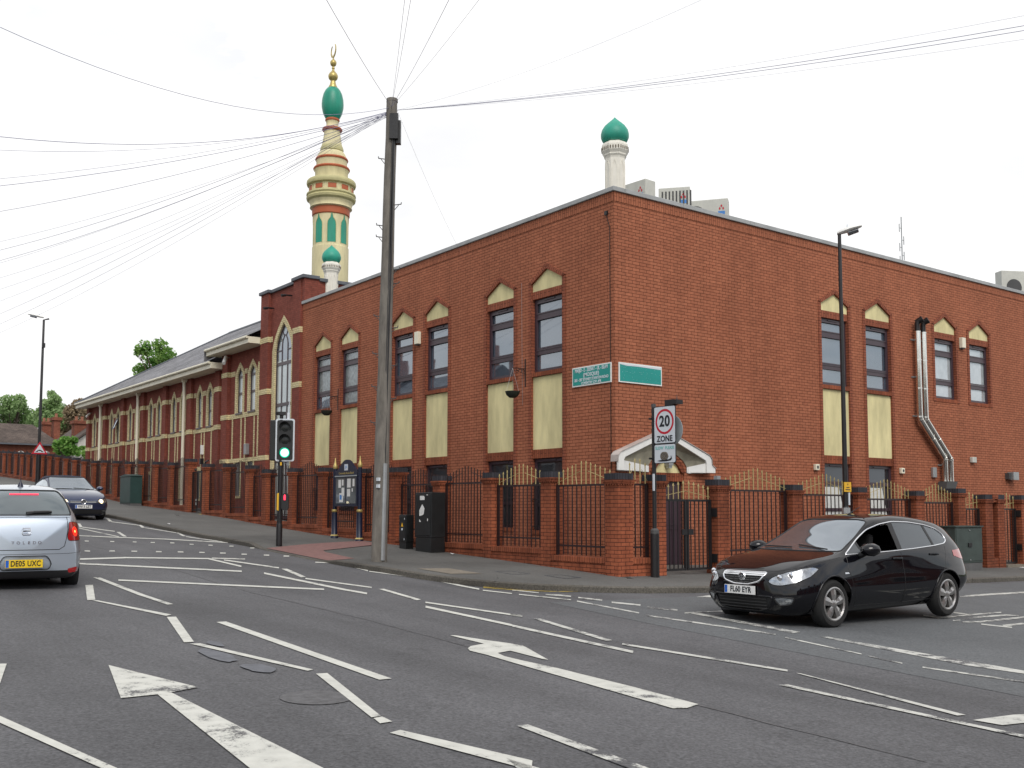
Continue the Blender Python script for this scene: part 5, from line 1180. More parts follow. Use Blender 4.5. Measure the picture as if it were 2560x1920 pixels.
for a,b,w_,h_,z in ((.07,.11,.09,.55,9.72),(.16,.03,.05,.5,9.62)):
    c=Vector(pp(z,a,b)); 
    for q in (0,):
        P=[c+rt_*sx*w_+fw_*sy*.07 for sx,sy in ((-1,-1),(1,-1),(1,1),(-1,1))]
        lo=[(p.x,p.y,z-h_/2) for p in P]; hi=[(p.x,p.y,z+h_/2) for p in P]
        m.face(lo); m.face(hi)
        for i in range(4): m.face([lo[i],lo[(i+1)%4],hi[(i+1)%4],hi[i]])
m.build('junction_box','plastic_black',tp_)
m=MB(); m.lathe([(.0,10.40),(.122,10.37),(.125,10.3)],PTOP.x,PTOP.y,14); m.build('top_cap','wood',tp_)
k=0
for z in (9.05,8.05,7.6,6.65,7.35,6.35,5.65,5.4,4.85,4.6,4.15,3.9,3.4):
    s=1 if k%2 else -1; k+=1; m=MB(); m.tube([pp(z,s*.10,0),pp(z+.02,s*.26,0)],.011,5); m.tube([pp(z-.10,s*.12,0),pp(z,s*.2,0)],.008,5); m.tube([pp(z+.02,s*.25,0),pp(z+.06,s*.26,0)],.01,5); m.build('step_peg','slatgrey',tp_)
for z in (2.22,2.08):
    m=MB(); c=Vector(pp(z,-.05,.15)); m.box(c.x-.04,c.x+.06,c.y-.02,c.y+.02,z-.035,z+.035); m.build('number_label','sign_white',tp_)
# 20 zone sign post
x,y=2.46,-1.24; zg=pz(2.0,-1.9)-.02; zg=.285
zp=thing('zone_sign','white 20 ZONE sign over a snail plate on a slim black post','road sign',(x,y,zg))
m=MB(); m.tube([(x,y,zg-.1),(x,y,zg+.85)],.088,14); m.lathe([(.088,zg+.85),(.05,zg+.93)],x,y,14); m.tube([(x,y,zg+.9),(x,y,3.62)],.042,12); m.build('post','black',zp,smooth=True)
m=MB(); m.lathe([(.0,3.68),(.045,3.67),(.046,3.60)],x,y,12); m.lathe([(.05,zg+.84),(.089,zg+.86),(.085,zg+.92),(.05,zg+.96)],x,y,12); m.build('cap','slatgrey',zp)
FZ=lambda u,d,z:(x+.07+u,y-.06-d,z)     # plates face the main road
pw=.575
def plate(z0,z1,name):
    b=MB(FZ); b.prism(rrect(pw,z1-z0,.035,pw/2,(z0+z1)/2),-.012,0); o=b.build(name,'sign_black',zp)
    b=MB(FZ); b.prism(rrect(pw-.025,z1-z0-.025,.03,pw/2,(z0+z1)/2),0,.003); b.build('plate_face','sign_white',o); return o
p1=plate(2.875,3.60,'zone_plate'); p2=plate(2.495,2.868,'snail_plate')
cxz=(pw/2,3.30); b=MB(FZ); n=40
for i in range(n):
    a0,a1=2*math.pi*i/n,2*math.pi*(i+1)/n; pr=lambda a,rr:(cxz[0]+math.cos(a)*rr,.0045,cxz[1]+math.sin(a)*rr)
    b.face([pr(a0,.245),pr(a1,.245),pr(a1,.20),pr(a0,.20)])
b.build('red_ring','red_paint',p1)
text_obj('20','number','sign_black',frame_mtx(FZ(cxz[0],.005,cxz[1]+.0),(1,0,0),(0,0,1)),p1,size=.29,wscale=.95,bold=.008)
text_obj('ZONE','zone_word','sign_black',frame_mtx(FZ(pw/2,.005,2.965),(1,0,0),(0,0,1)),p1,size=.155,wscale=.95,bold=.004)
text_obj('SLOW  PLEASE','slow_word','teal_text',frame_mtx(FZ(pw/2,.005,2.79),(1,0,0),(0,0,1)),p2,size=.085,wscale=.88,bold=.001)
b=MB(FZ); b.prism([(.08,2.545),(.16,2.56),(.30,2.565),(.40,2.57),(.455,2.60),(.475,2.60),(.475,2.575),(.44,2.545),(.33,2.53),(.18,2.53)],.003,.006); b.tube([(.455,.005,2.60),(.44,.005,2.635)],.004,4); b.tube([(.465,.005,2.60),(.47,.005,2.635)],.004,4); b.build('snail_body','sign_black',p2)
b=MB(FZ); b.prism(rrect(.21,.16,.078,.27,2.635,n=7),.003,.0055); b.build('snail_shell','tan_patch',p2)
b=MB(FZ); b.tube([(.27+math.cos(t*.42)*.004*t*.55*1.15,.007,2.632+math.sin(t*.42)*.004*t*.45) for t in range(4,46)],.004,4); b.build('shell_spiral','sign_black',p2)
b=MB(FZ)
for z in (3.38,2.6): b.box(-.13,.06,-.06,-.012,z-.018,z+.018); b.tube([(-.115,.0,z),(-.115,.02,z)],.02,6)
b.build('clip','black',zp)
bx=MB(); bx.lathe([(.0,-.01),(.30,-.01),(.30,0),(.0,.0)],0,0,26); bx.v=[(x+.07+.36+q[0]*1.0,y+.05+q[2],3.13+q[1]) for q in bx.v]; bx.build('round_sign_back','grey_sign',zp)
bx=MB(FZ); bx.box(.26,.5,-.12,-.03,3.60,3.72); bx.box(.47,.62,-.16,.02,3.62,3.70); bx.tube([(.56,-.06,3.7),(.56,-.06,3.8)],[.012,.004],6); bx.build('beacon','black',zp)
bx=MB(FZ); bx.box(-.055,-.015,-.02,.0,1.97,2.3); bx.build('post_label','sign_white',zp)
# notice board
zb_=pz(-8.25,-2.3)
nbd=thing('notice_board','navy notice board on two posts with gold finials in front of the fence','notice board',(-8.25,-2.3,zb_))
for u in (-8.97,-7.53):
    m=MB(); z0=pz(u,-2.3); m.lathe([(.0,z0-.1),(.11,z0-.1),(.115,z0+.05),(.085,z0+.09),(.08,1.52)],u,-2.3,14); m.lathe([(.052,1.5),(.052,2.72),(.0,2.74)],u,-2.3,12); po=m.build('post','navy',nbd,smooth=True)
    m=MB(); m.lathe([(.052,1.51),(.078,1.53),(.085,1.56),(.078,1.59),(.052,1.60)],u,-2.3,14); m.build('gold_collar','gold',po,smooth=True); m=MB(); m.lathe([(.115,z0+.055),(.119,z0+.065),(.09,z0+.095)],u,-2.3,14); m.build('base_ring','gold',po,smooth=True)
    m=MB(); m.lathe([(.05,2.72),(.060,2.74),(.066,2.79),(.042,2.85),(.026,2.91),(.012,3.01),(.0,3.04)],u,-2.3,14); m.build('gold_finial','gold',po,smooth=True)
TN=lambda u,d,z:(-8.25+(u+9.9)*1.18,-2.3-d,z)
m=MB(TN); m.box(-10.44,-9.36,-.04,.04,1.68,2.5)
P=[(-10.44,2.5),(-9.36,2.5),(-9.36,2.66)]+[(-9.9+.54*math.cos(R(a))*(1 if 0 else 1)*.98, 2.66+.30*(.5-.5*math.cos(R(a*2)))) for a in range(10,90,10)]
half=[(.54,2.66),(.44,2.68),(.36,2.73),(.26,2.82),(.17,2.90),(.08,2.945),(0,2.955)]
P=[(-10.44,2.5),(-9.36,2.5)]+[(-9.9+a,b) for a,b in half]+[(-9.9-a,b) for a,b in reversed(half[:-1])]
m.prism(P,-.035,.035); cabn=m.build('case','navy',nbd)
m=MB(TN); 
for a,b in ((-10.38,-9.93),(-9.87,-9.42)): m.box(a,b,.04,.045,1.76,2.46)
m.build('pane','board_glass',cabn)
for i,(u,z,w_,h_,mt) in enumerate(((-10.2,2.30,.13,.22,'paper'),(-10.05,2.33,.08,.16,'paper'),(-10.03,2.08,.13,.22,'paper'),(-10.12,1.92,.19,.25,'paper'),(-10.14,1.93,.1,.13,'blue'),(-9.74,2.31,.17,.24,'paper'),(-9.74,2.26,.12,.07,'terra'),(-9.52,2.32,.09,.2,'paper'),(-9.75,2.05,.15,.2,'paper'),(-9.58,2.12,.05,.09,'paper'))):
    m=MB(TN); m.box(u-w_/2,u+w_/2,.046+.0015*(i%3),.0475+.0015*(i%3),z-h_/2,z+h_/2); m.build('poster',mt,cabn)
m=MB(TN); m.box(-9.99,-9.82,.036,.042,2.66,2.83); m.build('crest_plate','sign_white',cabn)
m=MB(TN); m.tube([(-9.95,.044,2.70),(-9.9,.044,2.79),(-9.86,.044,2.72)],.008,4); m.build('crest','blue',cabn)
text_obj('Community Notice Board','header_lettering','gold',frame_mtx(TN(-9.9,.037,2.585),(1,0,0),(0,0,1)),cabn,size=.085,wscale=.92)
m=MB(TN); m.box(-10.42,-9.38,.04,.07,2.49,2.52); m.build('ledge','grey_sign',cabn)
# roadside cabinets
def cabinet(name,x,y,w_,d_,h_,mat,label,plinth=.0,rz=0,roof=0.,group=None,z=None):
    z=pz(x,y) if z is None else z
    o=thing(name,label,'cabinet',(x,y,z),R(rz),group)
    if plinth:
        m=MB(); m.box(-w_/2+.01,w_/2-.01,-d_/2+.01,d_/2-.01,-.15,plinth-.003); m.build('plinth','grey_plinth' if mat!='cab_black' else 'cab_black',o,local=True)
    m=MB(); m.box(-w_/2,w_/2,-d_/2,d_/2,plinth,h_); b=m.build('body',mat,o,local=True,bevel=.012)
    m=MB(); m.box(-w_/2+.03,w_/2-.03,-d_/2-.012,-d_/2-.001,plinth+.05,h_-.05); m.build('door',mat,b,local=True,bevel=.006)
    if roof:
        m=MB(); P=[(-w_/2-.03,h_+.001),(w_/2+.03,h_+.001),(w_/2+.03,h_+.03),(0,h_+roof),(-w_/2-.03,h_+.03)]; m.prism(P,-d_/2-.03,d_/2+.03); m.build('lid',mat,o,local=True)
    return o,b
o,b=cabinet('street_cabinet',-4.10,-2.24,.64,.42,1.40,'cab_black','tall black street cabinet with torn white stickers beside the telegraph pole',.33,5)
m=MB(); yf=-.2235
m.prism([(-.12,1.22),(.06,1.22),(.06,1.29),(.03,1.32),(-.12,1.32)],yf-.003,yf); m.prism([(-.14,.98),(-.03,1.12),(.06,1.02),(.03,.88),(-.05,.85),(-.14,.84)],yf-.003,yf); m.prism([(-.14,.70),(-.07,.70),(-.14,.76)],yf-.003,yf); m.box(.17,.2,yf-.003,yf,.72,.78); m.box(.14,.19,yf-.003,yf,1.33,1.35)
m.build('torn_sticker','paper',b,local=True)
o,b=cabinet('small_cabinet',-5.07,-2.32,.29,.24,.82,'cab_black','small black cabinet with a yellow warning triangle left of the tall black cabinet',.15,5)
m=MB(); yf=-.1335; m.prism([(-.045,.53),(.045,.53),(0,.63)],yf-.003,yf); m.build('warning_triangle','yellow',b,local=True)
m=MB(); m.box(-.03,.03,yf-.003,yf,.44,.49); m.box(.09,.11,yf-.004,yf,.7,.74); m.box(.08,.1,yf-.004,yf,.2,.24); m.build('label_plate','sign_white',b,local=True)
cabinet('green_cabinet',-28.0,-2.25,1.5,.48,1.2,'cab_green','dark green roadside cabinet with a sloping lid, far up the street',.06,0,.10)
o,b=cabinet('grey_green_cabinet',2.52,9.7,1.14,.46,1.08,'cab_green2','grey-green cabinet on a concrete plinth behind the black car',.17,90-4,.0,z=gb(9.7))
m=MB(); m.box(-.60,.60,-.26,.25,1.081,1.115); m.prism([(-.26,1.115),(.25,1.115),(.22,1.19)],-.43,.43) if 0 else None; m.build('lid','cab_green2',o,local=True)
m=MB(); m.box(-.07,.07,-.27,-.24,.58,.68); m.lathe([(.0,0),(.02,0)],0,0,8); m.build('handle','black',b,local=True)
m=MB()
for z in (.25,1.0): m.tube([(0,-.25,z),(0,-.262,z)],.018,8)
m.build('lock','grey_metal',b,local=True)
# street lamps
def lamp_head(o,pos,dirv,L_=.62):
    d=Vector(dirv).normalized(); s=Vector((-d.y,d.x,0)); p=Vector(pos)
    prof=[(-.06,.05,.05),(.0,.085,.07),(.15,.13,.085),(.32,.15,.08),(.5,.12,.06),(.60,.06,.035)]
    m=MB(); n=10
    for (t0,w0,h0),(t1,w1,h1) in zip(prof,prof[1:]):
        for i in range(n):
            a0,a1=2*math.pi*i/n,2*math.pi*(i+1)/n
            q=lambda t,w_,h_,a: tuple(p+d*(t*L_/.6)+s*math.cos(a)*w_+Vector((0,0,1))*(math.sin(a)*h_*(1 if math.sin(a)>0 else .55)+t*.22))
            m.face([q(t0,w0,h0,a0),q(t0,w0,h0,a1),q(t1,w1,h1,a1),q(t1,w1,h1,a0)])
    h=m.build('lamp_head','white',o,smooth=True)
    m=MB(); m.tube([tuple(p+d*.22*L_/.6+Vector((0,0,.0))),tuple(p+d*.5*L_/.6+Vector((0,0,.055)))],[.085,.065],8); m.build('lamp_lens','lens_dark',h)
    m=MB(); q=p+d*.18; m.tube([tuple(q+Vector((0,0,.1))),tuple(q+Vector((0,0,.2)))],[.03,.012],6); m.build('photocell','sign_white',h)
x,y=2.60,4.72; zg=gb(y); ly=8.06
l1=thing('street_lamp','slim black lamp column with yellow plate in front of the side wall','street lamp',(x,y,zg))
m=MB(); m.tube([(x,y,zg-.1),(x,y,1.48)],.075,12); m.lathe([(.075,1.48),(.09,1.52),(.09,1.58),(.05,1.72)],x,y,12); m.tube([(x,y,1.6),(x,y,8.02)],[.058,.04],12); m.build('column','black',l1,smooth=True)
lamp_head(l1,(x,y,8.05),(.62,.5,0),.5)
FL_=lambda u,d,z:(x+.05+d,y+u,z)
m=MB(FL_); m.box(-.13,.13,.0,.015,2.02,2.24); yp=m.build('yellow_plate','yellow',l1)
m=MB(FL_); m.box(-.012,.012,.016,.018,2.17,2.21); m.box(-.06,.06,.016,.018,2.11,2.13); m.box(-.09,.09,.016,.018,2.06,2.08); m.build('plate_print','sign_black',yp)
m=MB(FL_); m.box(.02,.07,.005,.02,1.72,2.0); m.build('number_strip','sign_white',l1)
m=MB(); m.tube([(x,y,1.5),(x,y,1.66)],.095,10); m.build('collar','grey_metal',l1)
x,y=-44.4,-2.5; zg=pz(x,y)
l2=thing('street_lamp','tall dark lamp column far left carrying a road hump warning triangle','street lamp',(x,y,zg))
m=MB(); m.tube([(x,y,zg-.1),(x,y,zg+1.75)],.13,12); m.tube([(x,y,zg+1.75),(x,y,zg+9.2),(x+.1,y+.25,12.25)],[.085,.06,.05],12); m.build('column','black',l2,smooth=True)
lamp_head(l2,(x+.1,y-.1,12.3),(-.25,-.97,0),.75)
m=MB(); m.tube([(x+.08,y+.02,10.6),(x+.08,y+.02,10.85)],.09,8); m.build('bracket_box','black',l2)
FS=lambda u,d,z:(x+.16+d,y+u,z)
m=MB(FS); m.prism([(-.42,4.62),(.42,4.62),(0,5.32)],-.01,.0); tri=m.build('warning_triangle','red_paint',l2)
m=MB(FS); m.prism([(-.29,4.70),(.29,4.70),(0,5.17)],.001,.006); m.build('triangle_face','sign_white',tri)
m=MB(FS); P=[(-.2,4.74)]+[(-.2+.04*i,4.76+.11*math.sin(math.pi*i/10)**1.4) for i in range(11)]+[(.2,4.74),(.1,4.74),(.07,4.80),(-.07,4.80),(-.1,4.74)]
m.prism(P,.006,.010); m.build('hump_symbol','sign_black',tri)
# bits of litter and weeds along the fence
for i,(lx,ly_,s) in enumerate(((-19.2,-3.2,.16),(-9.0,-2.35,.05),(1.9,-4.6,.045),(1.2,-3.55,.05),(-3.1,-2.25,.10),(-14.7,-5.0,.09),(2.9,12.1,.16),(-31.2,-3.0,.12))):
    z=pz(lx,ly_)+.012 if lx<2.5 else gb(ly_)+.02; m=MB()
    P=[(lx+s*math.cos(a)*rnd.uniform(.5,1.3),ly_+s*.6*math.sin(a)*rnd.uniform(.5,1.2)) for a in (0,1.2,2.4,3.6,5)]
    m.face([(a,b,z+rnd.uniform(0,.03)) for a,b in P]); 
    o=m.build('litter_scrap','litter'); tag(o,'small scrap of white litter on the pavement','litter','scraps of litter on the pavement')
# ------------------------------------------------------------------ cars: lofted shells with panes, lamps and trim cut out of the surface
def pchip(xs,ys,x):
    xs=np.array(xs,float); ys=np.array(ys,float); o=np.argsort(xs); xs,ys=xs[o],ys[o]; h=np.diff(xs); dl=np.diff(ys)/h; d=np.zeros(len(xs))
    for i in range(1,len(xs)-1):
        if dl[i-1]*dl[i]>0:
            w1,w2=2*h[i]+h[i-1],h[i]+2*h[i-1]; d[i]=(w1+w2)/(w1/dl[i-1]+w2/dl[i])
    d[0],d[-1]=dl[0],dl[-1]; i=int(np.clip(np.searchsorted(xs,x)-1,0,len(h)-1)); t=(x-xs[i])/h[i]
    return (2*t**3-3*t**2+1)*ys[i]+(t**3-2*t**2+t)*h[i]*d[i]+(-2*t**3+3*t**2)*ys[i+1]+(t**3-t**2)*h[i]*d[i+1]
def crom(P,counts):
    out=[P[0]]; P=[np.array(p,float) for p in P]
    for i in range(len(P)-1):
        p0=P[i-1] if i>0 else 2*P[0]-P[1]; p1,p2=P[i],P[i+1]; p3=P[i+2] if i+2<len(P) else np.array([-P[i][0],P[i][1]])
        for k in range(1,counts[i]+1):
            t=k/counts[i]; a=.5
            m1=(p2-p0)*a; m2=(p3-p1)*a; l=np.linalg.norm(p2-p1)
            for m_ in (m1,m2):
                q=np.linalg.norm(m_)
                if q>l*.9: m_*=l*.9/q
            out.append(tuple((2*t**3-3*t**2+1)*p1+(t**3-2*t**2+t)*m1+(-2*t**3+3*t**2)*p2+(t**3-t**2)*m2))
    return out
def car_shell(tb, ns=96, cap_f=.05, cap_r=.08, zc_f=.5, zc_r=.62):
    """tb: tables x -> value. Returns a bmesh of the closed shell (x forward, y left, z up)."""
    x0=min(tb['zt'])[0] if 0 else min(p[0] for p in tb['zt']); x1=max(p[0] for p in tb['zt'])
    q=lambda k,x: pchip([p[0] for p in tb[k]],[p[1] for p in tb[k]],x)
    bm=bmesh.new(); rings=[]
    u=np.linspace(0,1,ns); xs=x0+(x1-x0)*(u-.045*np.sin(2*np.pi*u*1)*0) 
    xs=np.unique(np.round(np.concatenate([xs,x0+np.array([.01,.025,.05,.08]),x1-np.array([.01,.025,.05,.08])]),4))
    def section(x):
        zs,ys,zm,ym,zb,yb,yr,zr,zt=[q(k,x) for k in ('zs','ys','zm','ym','zb','yb','yr','zr','zt')]
        P=[(0,zs),(ys*.8,zs),(ys,zs+.07),(ym*.985+ys*.015,(zs+.07)*.45+zm*.55),(ym,zm),(ym*.55+yb*.45,zm*.45+zb*.55),(yb,zb),(yb*.42+yr*.58+.012,zb*.40+zr*.60),(yr,zr),(yr*.55,zt-(zt-zr)*.22),(0,zt)]
        return crom(P,[1,2,3,4,4,4,5,6,5,7])
    for x in xs:
        h=section(x); n=len(h); ring=[bm.verts.new((x,a,b)) for a,b in h]+[bm.verts.new((x,-a,b)) for a,b in h[-2:0:-1]]
        rings.append(ring)
    n=len(rings[0])
    for i in range(len(rings)-1):
        for j in range(n): bm.faces.new((rings[i][j],rings[i][(j+1)%n],rings[i+1][(j+1)%n],rings[i+1][j]))
    for ring,sg,bulge,zc in ((rings[-1],1,cap_f,zc_f),(rings[0],-1,cap_r,zc_r)):
        prev=ring; x=ring[0].co.x
        for s in (.97,.93,.87,.79,.7,.6,.5,.4,.3,.2,.1):
            cur=[bm.verts.new((x+sg*bulge*(1-s*s)**.8, v.co.y*s, zc+(v.co.z-zc)*s)) for v in ring]
            for j in range(n):
                f=(prev[j],prev[(j+1)%n],cur[(j+1)%n],cur[j]); bm.faces.new(f)
            prev=cur
        c=bm.verts.new((x+sg*bulge,0,zc))
        for j in range(n): bm.faces.new((prev[j],prev[(j+1)%n],c))
    bmesh.ops.recalc_face_normals(bm,faces=bm.faces)
    for f in bm.faces: f.smooth=True
    return bm
AXV={'x':Vector((1,0,0)),'y':Vector((0,1,0)),'z':Vector((0,0,1))}
def c2(v,ax): return (v.y,v.z) if ax=='x' else (v.x,v.z) if ax=='y' else (v.x,v.y)
def v3(a,b,ax): return Vector((0,a,b)) if ax=='x' else Vector((a,0,b)) if ax=='y' else Vector((a,b,0))
def inpoly(p,poly):
    x,y=p; r=False; j=len(poly)-1
    for i in range(len(poly)):
        (xi,yi),(xj,yj)=poly[i],poly[j]
        if (yi>y)!=(yj>y) and x<(xj-xi)*(y-yi)/(yj-yi)+xi: r=not r
        j=i
    return r
def roundpoly(P,r=.03,n=3):
    out=[]; k=len(P)
    for i in range(k):
        a,b,c=Vector(P[i-1]),Vector(P[i]),Vector(P[(i+1)%k]); rr=min(r,(a-b).length*.45,(c-b).length*.45)
        p0=b+(a-b).normalized()*rr; p1=b+(c-b).normalized()*rr
        for t in range(n+1):
            s=t/n; out.append(tuple(p0*(1-s)**2+b*2*s*(1-s)+p1*s*s))
    return out
def carve(bm,poly,ax,filt):
    xs=[p[0] for p in poly]; ys=[p[1] for p in poly]; lo=(min(xs),min(ys)); hi=(max(xs),max(ys))
    def near(f):
        if not filt(f): return False
        a=[c2(v.co,ax) for v in f.verts]
        return max(p[0] for p in a)>lo[0]-1e-4 and min(p[0] for p in a)<hi[0]+1e-4 and max(p[1] for p in a)>lo[1]-1e-4 and min(p[1] for p in a)<hi[1]+1e-4
    for i in range(len(poly)):
        a,b=poly[i],poly[(i+1)%len(poly)]
        if math.hypot(b[0]-a[0],b[1]-a[1])<1e-6: continue
        mg=.02; l2=(min(a[0],b[0])-mg,min(a[1],b[1])-mg); h2=(max(a[0],b[0])+mg,max(a[1],b[1])+mg)
        fs=[]
        for f in bm.faces:
            if near(f):
                q=[c2(v.co,ax) for v in f.verts]
                if max(p[0] for p in q)>l2[0] and min(p[0] for p in q)<h2[0] and max(p[1] for p in q)>l2[1] and min(p[1] for p in q)<h2[1]: fs.append(f)
        if not fs: continue
        no=AXV[ax].cross(v3(b[0]-a[0],b[1]-a[1],ax)).normalized()
        geom=list({v for f in fs for v in f.verts})+list({e for f in fs for e in f.edges})+fs
        bmesh.ops.bisect_plane(bm,geom=geom,dist=1e-5,plane_co=v3(a[0],a[1],ax),plane_no=no)
    return [f for f in bm.faces if filt(f) and inpoly(c2(f.calc_center_median(),ax),poly)]
def loops_of(faces):
    fs=set(faces); ed=[e for f in faces for e in f.edges if sum(1 for g in e.link_faces if g in fs)==1]
    ed=set(ed); res=[]
    while ed:
        e=ed.pop(); L_=[e.verts[0],e.verts[1]]
        while True:
            nx=[q for q in L_[-1].link_edges if q in ed]
            if not nx: break
            q=nx[0]; ed.discard(q); L_.append(q.other_vert(L_[-1]))
            if L_[-1] is L_[0]: break
        res.append([v.co.copy() for v in L_])
    return res
def bm_part(faces,name,mat,parent,offset=0.,delete_from=None):
    nb=bmesh.new(); mp={}
    for f in faces:
        vs=[]
        for v in f.verts:
            if v not in mp: mp[v]=nb.verts.new(v.co+v.normal*offset)
            vs.append(mp[v])
        try: g=nb.faces.new(vs); g.smooth=True
        except ValueError: pass
    me=bpy.data.meshes.new(name); nb.to_mesh(me); nb.free(); me.materials.append(M[mat])
    o=bpy.data.objects.new(name,me); C.objects.link(o); o.parent=parent
    if delete_from is not None: bmesh.ops.delete(delete_from,geom=faces,context='FACES')
    return o
def smooth_loop(L_,step=.02):
    out=[L_[0]]
    for p in L_[1:]:
        if (p-out[-1]).length>step: out.append(p)
    if (out[0]-out[-1]).length<step: out.pop()
    return out
def trim_loop(loops,name,mat,parent,r,keep=None):
    m=MB()
    for L_ in loops:
        if len(L_)<6: continue
        P=smooth_loop(L_)
        if keep: 
            P=[p for p in P if keep(p)]
        if len(P)>3: m.tube(P,r,6,closed=not keep)
    return m.build(name,mat,parent,local=True,smooth=True,angle=80,merge=False)
class Surf:
    def __init__(s,bm): s.t=BVHTree.FromBMesh(bm)
    def side(s,x,z,sg): 
        h=s.t.ray_cast(Vector((x,sg*3,z)),Vector((0,-sg,0))); return (h[0],h[1]) if h[0] else (None,None)
    def front(s,y,z,sg):
        h=s.t.ray_cast(Vector((sg*6,y,z)),Vector((-sg,0,0))); return (h[0],h[1]) if h[0] else (None,None)
    def top(s,x,y):
        h=s.t.ray_cast(Vector((x,y,4)),Vector((0,0,-1))); return (h[0],h[1]) if h[0] else (None,None)
def seam(sf,pts,kind,sg,m,r=.004):
    P=[]
    for a,b in zip(pts,pts[1:]):
        n=max(2,int(math.hypot(b[0]-a[0],b[1]-a[1])/.03))
        for i in range(n+(1 if b==pts[-1] else 0)):
            t=i/n; q=(a[0]+(b[0]-a[0])*t,a[1]+(b[1]-a[1])*t)
            h=sf.side(q[0],q[1],sg) if kind=='side' else sf.front(q[0],q[1],sg) if kind=='front' else sf.top(*q)
            if h[0] is not None: P.append(h[0]-h[1]*.001)
    if len(P)>1: m.tube(P,r,4)
def wheel(parent,x,y,r,sg,rim_r,style='five',wd=.205):
    wd_=wd
    t=MB(); n=36
    prof=[(rim_r,-wd_/2+.01),(rim_r+.02,-wd_/2),(r-.04,-wd_/2),(r-.012,-wd_/2+.03),(r,-wd_/2+.06),(r,wd_/2-.06),(r-.012,wd_/2-.03),(r-.04,wd_/2),(rim_r+.02,wd_/2),(rim_r,wd_/2-.01)]
    t.lathe(prof,0,0,n); t.v=[(x+q[0],y+q[2],r+q[1]) for q in t.v]
    w_=t.build('wheel','tyre',parent,local=True,smooth=True)
    d=MB(); d.lathe([(.0,.0),(rim_r,.0)],0,0,24); d.v=[(x+q[0],y+sg*(wd_/2-.075),r+q[1]) for q in d.v]; d.build('brake_disc','rim_dark',w_,local=True)
    m=MB(); yo=sg*(wd_/2)
    P3_=lambda a,rr,dy:(x+math.cos(a)*rr,y+yo+sg*dy,r+math.sin(a)*rr)
    m.lathe([(rim_r+.004,-.08),(rim_r+.004,-.004),(rim_r-.012,.002),(rim_r-.03,-.012),(rim_r-.03,-.08)],0,0,36); m.v=[(x+q[0],y+yo+sg*q[2],r+q[1]) for q in m.v]
    k=5
    for i in range(k):
        a=2*math.pi*i/k+.3
        wi,wo=.24,.21
        for s0,s1,rr0,rr1,h0,h1 in ((-1,1,.035,rim_r*.55,-.012,-.006),(-1,1,rim_r*.55,rim_r-.02,-.006,-.016)):
            def ww(rr): return (.035+.028*rr/rim_r)
            A=[]
            for rr,hh in ((rr0,h0),(rr1,h1)):
                for s in (-1,0,1):
                    da=math.asin(min(.9,ww(rr)*s/max(rr,.06))); A.append(P3_(a+da,rr,hh+(.008 if s==0 else -.006)))
            m.face([A[0],A[1],A[4],A[3]]); m.face([A[1],A[2],A[5],A[4]])
            for s,e in ((0,3),(2,5)):
                lo0=(A[s][0],A[s][1]-sg*.05,A[s][2]); lo1=(A[e][0],A[e][1]-sg*.05,A[e][2]); m.face([A[s],A[e],lo1,lo0])
    rm=m.build('rim','rim',w_,local=True,merge=False)
    h=MB(); h.lathe([(.0,.006),(.03,.004),(.06,-.012),(.065,-.03)],0,0,16); h.v=[(x+q[0],y+yo+sg*q[2],r+q[1]) for q in h.v]; h.build('hub','rim',w_,local=True,smooth=True)
    return w_
def plate(parent,pos,nrm_x,yaw,txt,mat,tilt=0.):
    """UK number plate; pos is its centre, facing along nrm_x"""
    s=nrm_x; Mx=Matrix.Translation(Vector(pos))@Matrix.Rotation(yaw,4,'Z')@Matrix.Rotation(tilt*s,4,'Y')
    m=MB(); 
    P=[(0,-.26,-.056),(0,.26,-.056),(0,.26,.056),(0,-.26,.056)]
    f=[tuple(Mx@Vector((s*.008,a,b))) for _,a,b in P]; bk=[tuple(Mx@Vector((-s*.008,a,b))) for _,a,b in P]
    m.face(f); m.face(bk)
    for i in range(4): m.face([f[i],f[(i+1)%4],bk[(i+1)%4],bk[i]])
    o=m.build('number_plate',mat,parent,local=True)
    left=s*-1*.26 if s>0 else .26          # viewer's left edge
    dirr=(Mx.to_3x3()@Vector((0,1 if s>0 else -1,0)))
    b=MB(); c0=Mx@Vector((s*.0095,-.255 if s>0 else .255,0)); 
    q=[tuple(c0+dirr*a+Vector((0,0,z))) for a,z in ((0,-.05),(.045,-.05),(.045,.05),(0,.05))]; b.face(q); b.build('plate_band','plate_blue',o,local=True)
    Tm=frame_mtx(tuple(Mx@Vector((s*.0095,0,0))+dirr*.022),tuple(dirr),(0,0,1))
    text_obj(txt,'registration','sign_black',Tm,o,size=.105,wscale=.83,local=True,bold=.0022)
    return o
def finish_body(bm,name,mat,parent):
    me=bpy.data.meshes.new(name); bm.to_mesh(me); me.materials.append(M[mat]); o=bpy.data.objects.new(name,me); C.objects.link(o); o.parent=parent; return o
